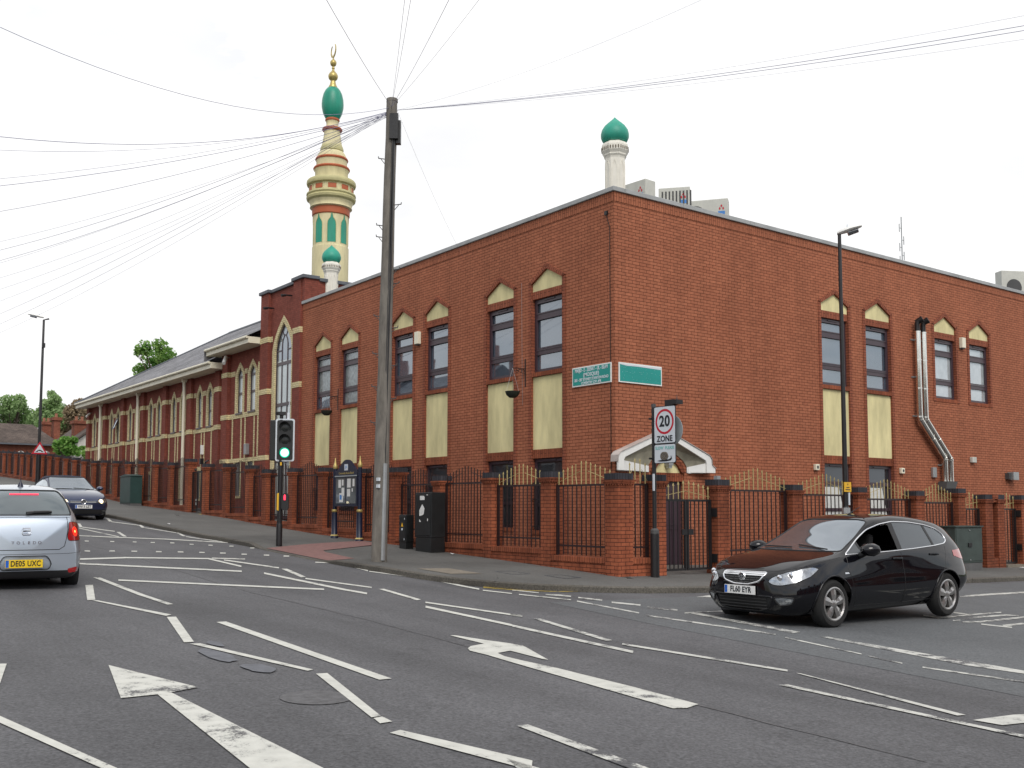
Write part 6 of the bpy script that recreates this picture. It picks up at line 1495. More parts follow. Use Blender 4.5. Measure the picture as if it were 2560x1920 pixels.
def arches(bm,xf,xr,r,zc,parent,paint):
    liner=MB()
    for ax_ in (xf,xr):
        for sg in (1,-1):
            lip=MB()
            circ=[(ax_+r*math.cos(2*math.pi*i/28),zc+r*math.sin(2*math.pi*i/28)) for i in range(28)]
            fs=carve(bm,circ,'y',lambda f,sg=sg: f.calc_center_median().y*sg>.45 and f.normal.y*sg>-.2)
            loops=loops_of(fs)
            for L_ in loops:
                P=smooth_loop(L_,.03); P=[p for p in P if p.z>zc-.12]
                P.sort(key=lambda p: math.atan2(p.z-zc,p.x-ax_) if p.z>zc-.2 else 0)
                if len(P)>4: lip.tube([p+Vector((0,sg*.002,0)) for p in P],.012,6)
            lip.build('wheel_arch_lip',paint,parent,local=True,smooth=True,angle=80)
            bmesh.ops.delete(bm,geom=fs,context='FACES')
            n=16
            for i in range(n):
                a0,a1=-.35+(math.pi+.7)*i/n,-.35+(math.pi+.7)*(i+1)/n
                p=lambda a,y:(ax_+math.cos(a)*(r+.004),y,zc+math.sin(a)*(r+.004))
                liner.face([p(a0,sg*.80),p(a1,sg*.80),p(a1,sg*.42),p(a0,sg*.42)])
            liner.face([(ax_-r,sg*.43,.15),(ax_+r,sg*.43,.15),(ax_+r,sg*.43,zc+r),(ax_-r,sg*.43,zc+r)])
    liner.build('wheel_arch_liner','trim',parent,local=True)
def mirror_unit(parent,x,y,z,sg,paint,k=1.):
    m=MB(); n=10; prof=[(a*k,b*k,c*k) for a,b,c in ((-.10,.03,.03),(-.08,.075,.06),(-.02,.10,.075),(.05,.085,.065),(.10,.045,.04),(.12,.01,.01))]
    for (t0,w0,h0),(t1,w1,h1) in zip(prof,prof[1:]):
        for i in range(n):
            a0,a1=2*math.pi*i/n,2*math.pi*(i+1)/n; q=lambda t,w_,h_,a:(x+t,y+sg*(.11+math.cos(a)*w_*1.15),z+.03+math.sin(a)*h_)
            m.face([q(t0,w0,h0,a0),q(t0,w0,h0,a1),q(t1,w1,h1,a1),q(t1,w1,h1,a0)])
    o=m.build('door_mirror',paint,parent,local=True,smooth=True,angle=70)
    s=MB(); s.tube([(x+.02,y-sg*.03,z-.05),(x+.02,y+sg*.07,z-.01)],[.045,.035],8); s.build('mirror_stalk','trim',o,local=True)
def handle(sf,parent,x,z,sg,mat='chrome'):
    h=sf.side(x,z,sg)
    if h[0] is None: return
    m=MB(); y=h[0].y; m.tube([(x-.10,y+sg*.004,z-.005),(x-.08,y+sg*.03,z),(x+.07,y+sg*.03,z+.006),(x+.10,y+sg*.004,z)],.014,6); m.build('door_handle',mat,parent,local=True,smooth=True)
S_side=lambda sg: (lambda f: f.calc_center_median().y*sg>.30 and f.normal.y*sg>.12)
S_front=lambda x0: (lambda f: f.calc_center_median().x>x0 and f.normal.x>.05)
S_rear=lambda x0: (lambda f: f.calc_center_median().x<x0 and f.normal.x<-.05)
# --------------------------------------------------- black five-door hatchback, nose towards the main road
def build_black(parent):
    tb=dict(
     zt=[(-2.13,.93),(-2.09,1.02),(-2.03,1.10),(-1.86,1.31),(-1.72,1.385),(-1.4,1.44),(-1.0,1.485),(-.45,1.51),(-.1,1.487),(.15,1.43),(.6,1.21),(1.02,1.035),(1.2,.995),(1.6,.925),(1.95,.83),(2.12,.765),(2.22,.70)],
     zb=[(-2.13,.86),(-2.0,1.0),(-1.7,1.055),(-1.0,1.0),(0,.95),(.9,.925),(1.3,.90),(1.7,.84),(1.95,.77),(2.12,.71),(2.22,.65)],
     yb=[(-2.13,.50),(-2.0,.68),(-1.7,.77),(-1,.835),(0,.85),(.9,.83),(1.5,.80),(1.85,.73),(2.05,.63),(2.16,.53),(2.22,.43)],
     ym=[(-2.13,.66),(-2.04,.78),(-1.8,.875),(-1.34,.907),(0,.893),(1.34,.907),(1.65,.89),(1.88,.83),(2.05,.74),(2.16,.63),(2.22,.50)],
     zm=[(-2.13,.60),(-1.6,.66),(0,.62),(1.4,.62),(2.0,.52),(2.22,.48)],
     ys=[(-2.13,.52),(-1.95,.70),(-1.34,.80),(0,.81),(1.34,.81),(1.8,.76),(2.05,.64),(2.22,.44)],
     zs=[(-2.13,.34),(-1.95,.25),(-1.5,.19),(1.5,.17),(1.9,.17),(2.1,.20),(2.22,.25)],
     yr=[(-2.13,.42),(-1.84,.555),(-1.0,.61),(0,.615),(.25,.60),(.6,.66),(1.02,.735),(1.3,.72),(1.7,.66),(2.0,.53),(2.22,.34)],
     zr=[(-2.13,.88),(-2.03,1.04),(-1.86,1.245),(-1.72,1.31),(-1.4,1.38),(-.45,1.455),(-.1,1.43),(.15,1.365),(.6,1.15),(1.02,.985),(1.2,.955),(1.6,.90),(1.95,.805),(2.12,.745),(2.22,.685)])
    for k in tb: tb[k]=[(x if x<1.3425 else 1.3425+(x-1.3425)*.87,v) for x,v in tb[k]]
    bm=car_shell(tb,cap_f=.05,cap_r=.05,zc_f=.47,zc_r=.62); sf=Surf(bm)
    dlo=[(.98,.955),(.5,.968),(0,.985),(-.6,1.01),(-1.1,1.04),(-1.44,1.07),(-1.54,1.12),(-1.53,1.20),(-1.40,1.285),(-1.1,1.345),(-.7,1.385),(-.3,1.395),(0,1.36),(.25,1.29),(.55,1.155),(.8,1.035)]
    dlo=roundpoly(dlo,.05,2)
    parts={}
    for sg in (1,-1):
        fs=carve(bm,dlo,'y',S_side(sg)); trim_loop(loops_of(fs),'window_trim','chrome',parent,.011)
        panes=[('quarter_glass',[(1.02,.9),(.62,.9),(.62,1.3),(1.02,1.3)],'glass_car_dark'),('front_side_window',[(.585,.9),(-.19,.9),(-.19,1.5),(.585,1.5)],None),('rear_side_window',[(-.30,.9),(-1.12,.9),(-1.0,1.5),(-.30,1.5)],'glass_car_side'),('rear_quarter_window',[(-1.175,.9),(-1.8,.9),(-1.8,1.5),(-1.06,1.5)],'glass_car_side')]
        fs=[f for f in fs if f.is_valid]
        for nm,P,mt in panes:
            g=carve(bm,P,'y',lambda f,sg=sg: S_side(sg)(f) and inpoly(c2(f.calc_center_median(),'y'),dlo))
            if mt is None and sg>0: bmesh.ops.delete(bm,geom=g,context='FACES')
            else: bm_part(g,nm,mt or 'glass_car',parent,-.004,bm)
        g=[f for f in bm.faces if S_side(sg)(f) and inpoly(c2(f.calc_center_median(),'y'),dlo)]
        bm_part(g,'window_pillar','trim',parent,-.001,bm)
    ws=roundpoly([(-.72,1.00),(.72,1.00),(.685,1.06),(.56,1.40),(.40,1.425),(-.40,1.425),(-.56,1.40),(-.685,1.06)],.04,2)
    fw=lambda f: .02<f.calc_center_median().x<1.18 and f.normal.x>.12 and f.normal.z>.2
    fs=carve(bm,ws,'x',fw); trim_loop(loops_of(fs),'windscreen_seal','trim',parent,.010); bm_part(fs,'windscreen','glass_car',parent,-.002,bm)
    rw=roundpoly([(-.58,1.08),(.58,1.08),(.50,1.33),(-.50,1.33)],.05,2); fs=carve(bm,rw,'x',S_rear(-1.6)); bm_part(fs,'rear_window','glass_car',parent,-.002,bm)
    # nose
    gr=roundpoly([(-.37,.735),(.37,.735),(.30,.62),(.12,.575),(-.12,.575),(-.30,.62)],.03,2)
    fs=carve(bm,gr,'x',S_front(1.55)); trim_loop(loops_of(fs),'grille_surround','chrome',parent,.013); gp=bm_part(fs,'grille','trim',parent,-.01,bm)
    m=MB()
    seam(sf,[(-.36,.715),(.36,.715)],'front',1,m,.017); seam(sf,[(-.34,.695),(.34,.695)],'front',1,m,.014); m.build('grille_bar','chrome',parent,local=True)
    m=MB()
    for i in range(7):
        for z in (.60,.63,.66): seam(sf,[(-.27+.09*i-.035,z),(-.27+.09*i+.035,z)],'front',1,m,.006)
    m.build('grille_mesh','slatgrey',gp,local=True)
    hb=sf.front(0,.672,1)[0]; m=MB(); m.lathe([(.0,.016),(.05,.014),(.062,.0)],0,0,20); m.v=[(hb.x+.004+q[2],q[0],.672+q[1]) for q in m.v]; bd=m.build('badge','chrome',parent,local=True,smooth=True)
    m=MB(); X=hb.x+.022
    m.tube([(X,.03,.70),(X,.005,.71),(X,-.03,.695),(X,-.01,.672),(X,-.035,.65),(X,.0,.64)],.007,5); m.tube([(X,.035,.68),(X,.01,.665),(X,.02,.645)],.006,5); m.build('badge_emblem','sign_black',bd,local=True)
    for sg in (1,-1):
        hl=roundpoly([(sg*.42,.625),(sg*.47,.685),(sg*.62,.755),(sg*.79,.82),(sg*.83,.79),(sg*.82,.69),(sg*.73,.61),(sg*.58,.572),(sg*.48,.585)],.03,2)
        fs=carve(bm,hl,'x',S_front(1.25)); trim_loop(loops_of(fs),'headlight_edge','trim',parent,.006); h=bm_part(fs,'headlight','lens',parent,-.002,bm)
        m=MB()
        for y,z,r_ in ((sg*.56,.675,.042),(sg*.665,.705,.045)):
            p=sf.front(y,z,1)[0]
            if p: m.lathe([(.0,.012),(r_*.6,.010),(r_,.0)],0,0,16); k=17*0; m.v[-48:]=[(p.x+.004+q[2],y+q[0],z+q[1]) for q in m.v[-48:]]
        m.build('lamp_reflector','chrome',h,local=True,smooth=True)
        fg=roundpoly([(sg*.50,.42),(sg*.62,.43),(sg*.74,.42),(sg*.70,.34),(sg*.56,.31)],.03,2)
        fs=carve(bm,fg,'x',S_front(1.5)); trim_loop(loops_of(fs),'fog_light_edge','trim',parent,.010); bm_part(fs,'fog_light','lens',parent,-.006,bm)
    it=roundpoly([(-.50,.43),(.50,.43),(.42,.27),(.25,.235),(-.25,.235),(-.42,.27)],.04,2)
    fs=carve(bm,it,'x',S_front(1.55)); trim_loop(loops_of(fs),'intake_edge','car_black',parent,.012); ip=bm_part(fs,'lower_intake','trim',parent,-.012,bm)
    m=MB()
    for z in (.27,.31,.35,.39): seam(sf,[(-.40,z),(.40,z)],'front',1,m,.008)
    m.build('intake_slats','rim_dark',ip,local=True)
    for sg in (1,-1):
        tl_=roundpoly([(sg*.46,.98),(sg*.70,1.0),(sg*.84,.96),(sg*.84,.84),(sg*.72,.80),(sg*.5,.86)],.03,2)
        fs=carve(bm,tl_,'x',S_rear(-1.62)); bm_part(fs,'tail_light','lamp_red',parent,.004,bm)
    arches(bm,1.3425,-1.3425,.365,.33,parent,'car_black')
    # seams, handles, mirrors, wipers, aerial
    m=MB()
    for sg in (1,-1):
        seam(sf,[(.98,.93),(1.0,.75),(.93,.5),(.86,.28),(-.24,.27),(-.26,.6),(-.24,.965)],'side',sg,m,.0045); seam(sf,[(-.26,.6),(-.27,.27),(-1.0,.28),(-1.05,.45),(-1.32,.78),(-1.42,1.03)],'side',sg,m,.0045)
        seam(sf,[(1.1,.93),(1.55,.865),(1.85,.80)],'side',sg,m,.0045)
    seam(sf,[(-.68,.80),(-.5,.76),(-.38,.745),(.38,.745),(.5,.76),(.68,.80)],'front',1,m,.0045)
    m.build('panel_gap','trim',parent,local=True)
    body=finish_body(bm,'body','car_black',parent); bm.free()
    for sg in (1,-1):
        handle(sf,parent,-.12,.885,sg,'car_black'); handle(sf,parent,-1.05,.925,sg,'car_black'); mirror_unit(parent,.66,sg*.86,.995,sg,'car_black',1.25)
        m=MB(); seam(sf,[(1.02,.715),(1.10,.715)],'side',sg,m,.014); m.build('side_marker','sign_white',parent,local=True)
    m=MB()
    for pts in ([(1.02,.55),(.96,.1),(.95,.02)],[(1.05,-.02),(.98,-.45),(.96,-.58)]):
        P=[sf.top(*p)[0]+Vector((0,0,.015)) for p in pts]; m.tube(P,.010,5)
    m.build('wiper','trim',parent,local=True)
    m=MB(); p=sf.top(-.25,0)[0]; m.tube([p,p+Vector((-.12,0,.05)),p+Vector((-.28,0,.11))],[.012,.006,.004],6); m.build('aerial','trim',parent,local=True)
    # dark interior seen through the open driver-side glass
    for sx in (.05,-.85):
        for sy in (.36,-.36):
            s=MB(); s.prism([(sx-.05,.35),(sx+.08,.35),(sx-.10,.98),(sx-.25,.95)],sy-.24,sy+.24); s.prism([(sx-.16,1.0),(sx-.06,1.0),(sx-.08,1.22),(sx-.20,1.21)],sy-.13,sy+.13); s.build('seat','seat',parent,local=True,bevel=.04)
    s=MB(); s.box(-1.6,-1.3,-.66,.66,.35,1.0); s.build('parcel_shelf','seat',parent,local=True); s=MB(); s.box(-1.9,-1.62,-.62,.62,.4,1.05); s.build('boot_lining','seat',parent,local=True)
    s=MB(); s.box(.75,1.0,-.7,.7,.6,.93); s.lathe([(.0,0),(.01,0)],0,0,6); s.build('dashboard','seat',parent,local=True)
    for x_ in (1.3425,-1.3425):
        for sg in (1,-1): wheel(parent,x_,sg*.79,.325,sg,.222)
    pf=sf.front(0,.505,1)[0]; plate(parent,(pf.x+.022,0,.50),1,0,'FL60 EYR','white_plate',0)
    pr=sf.front(0,.72,-1)[0]; plate(parent,(pr.x-.02,0,.72),-1,0,'FL60 EYR','yellow_plate')
c1=thing('black_hatchback','black five-door hatchback with open side window waiting in the side road','car',(7.56,-2.52,G(8,-2.5)+.0),R(-90.6))
build_black(c1)
# --------------------------------------------------- silver family hatchback seen from behind
def build_silver(parent):
    tb=dict(
     zt=[(-2.13,1.06),(-2.09,1.115),(-2.0,1.20),(-1.72,1.41),(-1.6,1.455),(-1.3,1.51),(-.8,1.555),(-.2,1.565),(.2,1.53),(.6,1.38),(1.1,1.10),(1.3,1.04),(1.7,.95),(2.0,.83),(2.15,.70)],
     zb=[(-2.13,.98),(-2.0,1.03),(-1.7,1.06),(-1.0,1.02),(0,.98),(.9,.96),(1.3,.95),(1.7,.89),(2.0,.78),(2.15,.66)],
     yb=[(-2.13,.645),(-2.05,.685),(-1.9,.735),(-1.6,.785),(-1,.825),(0,.83),(.9,.82),(1.5,.78),(1.9,.68),(2.15,.45)],
     ym=[(-2.13,.73),(-2.06,.775),(-1.9,.825),(-1.5,.87),(0,.88),(1.3,.884),(1.7,.86),(1.95,.77),(2.15,.52)],
     zm=[(-2.13,.60),(-1.5,.66),(0,.62),(1.4,.62),(2.15,.5)],
     ys=[(-2.13,.72),(-1.95,.77),(-1.3,.79),(0,.79),(1.34,.79),(1.8,.74),(2.15,.44)],
     zs=[(-2.13,.22),(-1.95,.20),(-1.5,.19),(1.5,.18),(1.9,.2),(2.15,.28)],
     yr=[(-2.13,.60),(-2.0,.60),(-1.72,.56),(-1.3,.575),(0,.60),(.25,.59),(.6,.64),(1.1,.72),(1.5,.68),(2.15,.36)],
     zr=[(-2.13,1.03),(-2.0,1.155),(-1.72,1.345),(-1.3,1.455),(-.2,1.51),(.2,1.47),(.6,1.31),(1.1,1.05),(1.7,.92),(2.15,.68)])
    bm=car_shell(tb,cap_f=.05,cap_r=.10,zc_f=.5,zc_r=.56); sf=Surf(bm)
    dlo=roundpoly([(.95,.985),(0,1.01),(-1.0,1.05),(-1.45,1.09),(-1.5,1.2),(-1.3,1.33),(-.8,1.41),(-.2,1.44),(.15,1.42),(.5,1.29),(.8,1.11)],.05,2)
    for sg in (1,-1):
        fs=carve(bm,dlo,'y',S_side(sg)); trim_loop(loops_of(fs),'window_seal','trim',parent,.008); bm_part(fs,'side_windows','glass_car',parent,-.003,bm)
    rw=roundpoly([(-.655,1.095),(.655,1.095),(.60,1.30),(.52,1.455),(-.52,1.455),(-.60,1.30)],.05,3)
    fs=carve(bm,rw,'x',lambda f: f.calc_center_median().x<-1.35 and (f.normal.x<-.05)); trim_loop(loops_of(fs),'rear_window_seal','trim',parent,.012); rwp=bm_part(fs,'rear_window','glass_rear',parent,-.003,bm)
    ws=roundpoly([(-.70,1.08),(.70,1.08),(.55,1.46),(-.55,1.46)],.05,2); fs=carve(bm,ws,'x',lambda f:.1<f.calc_center_median().x<1.25 and f.normal.x>.12 and f.normal.z>.2); bm_part(fs,'windscreen','glass_car',parent,-.002,bm)
    m=MB(); q=MB()
    for i in range(22):
        y=-.20+.40*i/21; p=sf.front(y,1.395,-1)
        if p[0]: q.tube([p[0]+p[1]*.002+Vector((0,-.008,0)),p[0]+p[1]*.002+Vector((0,.008,0))],.012,5)
    q.build('high_brake_light','brake_on',parent,local=True)
    for sg in (1,-1):
        tlp=roundpoly([(sg*.60,1.005),(sg*.72,.995),(sg*.88,.96),(sg*.88,.78),(sg*.78,.735),(sg*.60,.735),(sg*.585,.80),(sg*.605,.90)],.035,3)
        fs=carve(bm,tlp,'x',S_rear(-1.80)); trim_loop(loops_of(fs),'tail_light_edge','trim',parent,.005); t_=bm_part(fs,'tail_light','lamp_red',parent,.003,bm)
        p,nn=sf.front(sg*.70,.865,-1)
        if p:
            RQ=nn.to_track_quat('Z','Y').to_matrix()
            def put(g_,off_): g_.v=[tuple(p+RQ@Vector((a[0],a[1],a[2]+off_))) for a in g_.v]
            g=MB(); g.lathe([(.032,.001),(.04,.004),(.07,.002),(.075,-.004)],0,0,20); put(g,.004); g.build('brake_lamp','lamp_red_on',t_,local=True,smooth=True)
            g=MB(); g.lathe([(.0,.004),(.014,.003),(.02,.0)],0,0,14); put(g,.005); g.build('brake_bulb','amber_on',t_,local=True,smooth=True)
        rf_=roundpoly([(sg*.60,.34),(sg*.76,.37),(sg*.78,.30),(sg*.62,.28)],.02,2); fs=carve(bm,rf_,'x',S_rear(-1.8)); bm_part(fs,'reflector','lamp_red',parent,.003,bm)
    lo=[(-.95,.15),(.95,.15),(.95,.26),(.62,.32),(-.62,.32),(-.95,.26)]
    fs=carve(bm,lo,'x',S_rear(-1.75)); bm_part(fs,'lower_valance','trim',parent,.002,bm)
    rc=roundpoly([(-.33,.335),(.33,.335),(.37,.42),(.30,.53),(-.30,.53),(-.37,.42)],.04,3)
    fs=carve(bm,rc,'x',S_rear(-1.9)); trim_loop(loops_of(fs),'plate_recess_edge','trim',parent,.006); bm_part(fs,'plate_recess','car_silver',parent,-.02,bm)
    arches(bm,1.289,-1.289,.35,.32,parent,'car_silver')
    g=MB(); seam(sf,[(-.575,1.07),(-.59,.90),(-.57,.76),(-.545,.66),(-.47,.615),(.47,.615),(.545,.66),(.57,.76),(.59,.90),(.575,1.07)],'front',-1,g,.006)
    seam(sf,[(-.82,.57),(-.6,.555),(.6,.555),(.82,.57)],'front',-1,g,.004)
    for sg in (1,-1):
        seam(sf,[(-1.0,.28),(-1.08,.55),(-1.3,.82),(-1.42,1.07)],'side',sg,g,.004); seam(sf,[(-.15,.28),(-.17,.98)],'side',sg,g,.004); seam(sf,[(-2.05,.58),(-1.66,.60)],'side',sg,g,.004)
    g.build('panel_gap','trim',parent,local=True)
    g=MB(); seam(sf,[(-.62,1.075),(.62,1.075)],'front',-1,g,.016); g.build('tailgate_lip','car_silver',parent,local=True)
    finish_body(bm,'body','car_silver',parent); bm.free()
    # badge: a stylised S in a rounded frame, and the model letters
    p=sf.front(0,.87,-1); Tm=lambda y,z: sf.front(y,z,-1)[0]+Vector((-.008,0,0))
    g=MB()
    S_=[(-.075,.905),(-.06,.915),(.06,.915),(.075,.90),(.075,.885),(-.06,.878),(-.075,.868),(-.075,.858),(.06,.85),(.075,.838),(.07,.825),(-.06,.825),(-.075,.835)]
    sh_=lambda a,b:Tm(a*.72,.87+(b-.87)*.8)
    g.tube([sh_(-a,b) for a,b in S_],.0075,6); g.tube([sh_(a,b) for a,b in ((-.085,.90),(-.07,.928),(.07,.928),(.085,.90),(.085,.84),(.07,.812),(-.07,.812),(-.085,.84))],.005,5,closed=True); g.build('badge','chrome',parent,local=True,smooth=True)
    for i,chh in enumerate('TOLEDO'):
        y=.185-.074*i; q=Tm(y,.715); text_obj(chh,'model_letter','chrome',frame_mtx((q.x-.003,q.y,q.z),(0,-1,0),(0,0,1)),parent,size=.055,wscale=1.2,local=True)
    pr=sf.front(0,.43,-1)[0]; plate(parent,(pr.x-.004,.02,.425),-1,0,'DE05 UXC','yellow_plate')
    g=MB(); q=[sf.front(y,z,-1)[0]+Vector((-.02,0,.004)) for y,z in ((.0,1.115),(-.1,1.13),(-.3,1.135),(-.36,1.13))]; g.tube(q,[.03,.022,.018,.012],6); q2=[a+Vector((-.012,0,.012)) for a in q[1:]]; g.tube(q2,.014,5); g.build('rear_wiper','trim',parent,local=True)
    g=MB(); q=sf.top(-1.25,0)[0]; g.lathe([(.05,q.z-.01),(.035,q.z+.03),(.012,q.z+.07),(.006,q.z+.10),(.0,q.z+.11)],q.x,0,10); g.tube([(q.x,0,q.z+.08),(q.x-.10,0,q.z+.32)],.004,5); g.build('aerial','navy',parent,local=True,smooth=True)
    for sx,sy in ((-.9,.36),(-.9,-.36),(.1,.36),(.1,-.36)):
        s=MB(); s.prism([(sx-.16,1.0),(sx-.06,1.0),(sx-.08,1.24),(sx-.20,1.23)],sy-.13,sy+.13); s.build('headrest','seat',parent,local=True,bevel=.03)
    for sg in (1,-1): mirror_unit(parent,.7,sg*.84,1.02,sg,'car_silver')
    for x_ in (1.289,-1.289):
        for sg in (1,-1): wheel(parent,x_,sg*.775,.318,sg,.20)
    e=MB(); e.tube([(-2.1,.45,.24),(-2.2,.45,.235)],.03,8); e.build('exhaust','grey_metal',parent,local=True)
c2_=thing('silver_hatchback','silver hatchback with a yellow rear plate braking at the left edge','car',(1.02-2.24*.996,-12.2+2.24*.087,.395),R(175))
build_silver(c2_)
c2_.scale=(1,.93,1.015)
# --------------------------------------------------- dark blue soft-top coming down the street
def build_blue(parent):
    tb=dict(
     zt=[(-2.0,.86),(-1.9,.96),(-1.6,1.03),(-1.35,1.10),(-.9,1.33),(-.5,1.415),(-.1,1.423),(.15,1.39),(.5,1.22),(.95,1.02),(1.15,.985),(1.6,.91),(1.9,.82),(2.05,.73),(2.1,.68)],
     zb=[(-2.0,.82),(-1.7,.95),(-1.0,.96),(0,.94),(.9,.92),(1.3,.89),(1.7,.83),(1.95,.74),(2.1,.62)],
     yb=[(-2.0,.58),(-1.8,.72),(-1,.82),(0,.84),(.9,.82),(1.5,.79),(1.8,.74),(1.98,.65),(2.1,.52)],
     ym=[(-2.0,.68),(-1.8,.83),(-1.3,.891),(0,.88),(1.3,.891),(1.65,.875),(1.86,.82),(2.0,.73),(2.1,.60)],
     zm=[(-2.0,.6),(0,.62),(1.4,.60),(2.1,.50)],
     ys=[(-2.0,.6),(-1.3,.79),(0,.80),(1.34,.80),(1.8,.76),(2.0,.68),(2.1,.55)],
     zs=[(-2.0,.32),(-1.5,.2),(1.5,.17),(1.9,.17),(2.1,.21)],
     yr=[(-2.0,.5),(-1.35,.60),(-.9,.56),(0,.60),(.2,.59),(.5,.645),(.95,.73),(1.3,.71),(1.7,.65),(1.95,.56),(2.1,.42)],
     zr=[(-2.0,.84),(-1.35,1.03),(-.9,1.25),(-.5,1.35),(-.1,1.365),(.15,1.33),(.5,1.16),(.95,.975),(1.2,.945),(1.6,.885),(1.9,.795),(2.1,.66)])
    bm=car_shell(tb,cap_f=.05,cap_r=.06,zc_f=.45,zc_r=.6); sf=Surf(bm)
    dlo=roundpoly([(.88,.955),(0,.975),(-.85,.99),(-.72,1.15),(-.3,1.27),(.05,1.285),(.3,1.22),(.6,1.09)],.04,2)
    for sg in (1,-1):
        fs=carve(bm,dlo,'y',S_side(sg)); trim_loop(loops_of(fs),'window_seal','trim',parent,.008); bm_part(fs,'side_windows','glass_curtain',parent,-.003,bm)  # pale glass colour painted in for the sky showing in these windows
    st=[(-1.42,1.0),(-.9,.985),(.02,1.30),(.20,1.36),(.20,1.6),(-1.42,1.6)]
    ws=roundpoly([(-.705,.995),(.705,.995),(.57,1.365),(-.57,1.365)],.05,2); fs=carve(bm,ws,'x',lambda f:.05<f.calc_center_median().x<1.12 and f.normal.x>.12 and f.normal.z>.2); trim_loop(loops_of(fs),'windscreen_seal','trim',parent,.010); bm_part(fs,'windscreen','glass_car',parent,-.002,bm)
    fs=carve(bm,st,'y',lambda f:f.calc_center_median().z>.98 and f.normal.z>-.1); bm_part(fs,'soft_top','softtop',parent,.006,bm)
    for sg in (1,-1):
        hl=roundpoly([(sg*.42,.60),(sg*.44,.665),(sg*.62,.70),(sg*.78,.755),(sg*.85,.76),(sg*.84,.68),(sg*.76,.60),(sg*.58,.575)],.025,2)
        fs=carve(bm,hl,'x',S_front(1.3)); trim_loop(loops_of(fs),'headlight_edge','trim',parent,.006); h=bm_part(fs,'headlight','lens',parent,-.002,bm)
        p=sf.front(sg*.55,.635,1)[0]; g=MB(); g.lathe([(.0,.02),(.05,.018),(.07,.0)],0,0,16); g.v=[(p.x+.004+a[2],sg*.55+a[0],.635+a[1]) for a in g.v]; g.build('lit_lamp','head_on',h,local=True,smooth=True)
        fg=roundpoly([(sg*.58,.36),(sg*.76,.37),(sg*.72,.29),(sg*.60,.28)],.02,2); fs=carve(bm,fg,'x',S_front(1.4)); bm_part(fs,'fog_light','lens_dark',parent,-.004,bm)
    gr=roundpoly([(-.41,.66),(.41,.66),(.41,.585),(-.41,.585)],.02,2); fs=carve(bm,gr,'x',S_front(1.5)); bm_part(fs,'grille','trim',parent,-.006,bm)
    g=MB(); 
    for z in (.645,.605): seam(sf,[(-.40,z),(.40,z)],'front',1,g,.007)
    g.build('grille_bar','chrome',parent,local=True)
    it=roundpoly([(-.78,.385),(.78,.385),(.70,.22),(-.70,.22)],.04,2); fs=carve(bm,it,'x',lambda f:S_front(1.5)(f)); bm_part(fs,'lower_intake','trim',parent,-.008,bm)
    arches(bm,1.289,-1.289,.35,.32,parent,'car_blue')
    g=MB()
    for sg in (1,-1): seam(sf,[(1.0,.92),(1.02,.7),(.9,.28),(-.5,.28),(-.55,.95)],'side',sg,g,.004)
    seam(sf,[(-.7,.765),(-.45,.69),(.45,.69),(.7,.765)],'front',1,g,.004); g.build('panel_gap','trim',parent,local=True)
    finish_body(bm,'body','car_blue',parent); bm.free()
    p=sf.front(0,.625,1)[0]; X=p.x+.012
    g=MB(); g.tube([(X,.075*math.cos(a),.63+.075*math.sin(a)) for a in [2*math.pi*i/20 for i in range(20)]],.009,6,closed=True); g.tube([(X,.045,.685),(X,.0,.635),(X,-.045,.685)],.008,5); g.tube([(X,.06,.655),(X,.03,.58),(X,0,.625),(X,-.03,.58),(X,-.06,.655)],.008,5); bdg=g.build('badge','chrome',parent,local=True,smooth=True)
    g=MB(); g.lathe([(.0,.0),(.075,.0)],0,0,20); g.v=[(X-.008+a[2],a[0],.63+a[1]) for a in g.v]; g.build('badge_disc','lens',bdg,local=True)
    pf=sf.front(0,.475,1)[0]; plate(parent,(pf.x+.02,0,.475),1,0,'VN13 LZT','white_plate')
    for sg in (1,-1): mirror_unit(parent,.62,sg*.84,.985,sg,'car_blue')
    g=MB()
    for pts in ([(1.0,.5),(.93,.0)],[(1.02,-.05),(.95,-.55)]):
        g.tube([sf.top(*q)[0]+Vector((0,0,.015)) for q in pts],.010,5)
    g.build('wiper','trim',parent,local=True)
    for x_ in (1.289,-1.289):
        for sg in (1,-1): wheel(parent,x_,sg*.775,.318,sg,.20)
    g=MB(); p=sf.front(-.4,1.30,1)[0]; g.box(p.x+.0,p.x+.004,.44,.54,1.06,1.14); g.build('permit','paper',parent,local=True) if 0 else None
c3=thing('blue_convertible','dark blue soft-top convertible with lit headlights driving down the street','car',(-19.75,-6.85,G(-19.75,-6.85)-.05),R(2))
c3.rotation_euler=(0,R(2.6),R(2))
build_blue(c3)
# ------------------------------------------------------------------ trees, shrubs and houses far left
def leaf_cloud(m, clumps, n, size, r_):
    tot=sum(c[3]**2*c[4] if len(c)>4 else c[3]**2 for c in clumps)
    for c in clumps:
        cx,cy,cz,cr=c[:4]; sq=c[4] if len(c)>4 else .8
        k=int(n*cr**2/tot)+4
        for i in range(k):
            d=Vector((r_.gauss(0,1),r_.gauss(0,1),r_.gauss(0,1))).normalized()*cr*(r_.random()**.45)
            p=Vector((cx+d.x,cy+d.y,cz+d.z*sq)); s=size*r_.uniform(.6,1.35)
            a=Vector((r_.gauss(0,1),r_.gauss(0,1),r_.gauss(0,.7))).normalized(); b=a.orthogonal().normalized()
            b=(b*math.cos(r_.random()*6)+a.cross(b)*math.sin(r_.random()*6)).normalized()
            m.face([p-a*s,p-b*s*.55,p+a*s,p+b*s*.55],[(0,0)]*4)
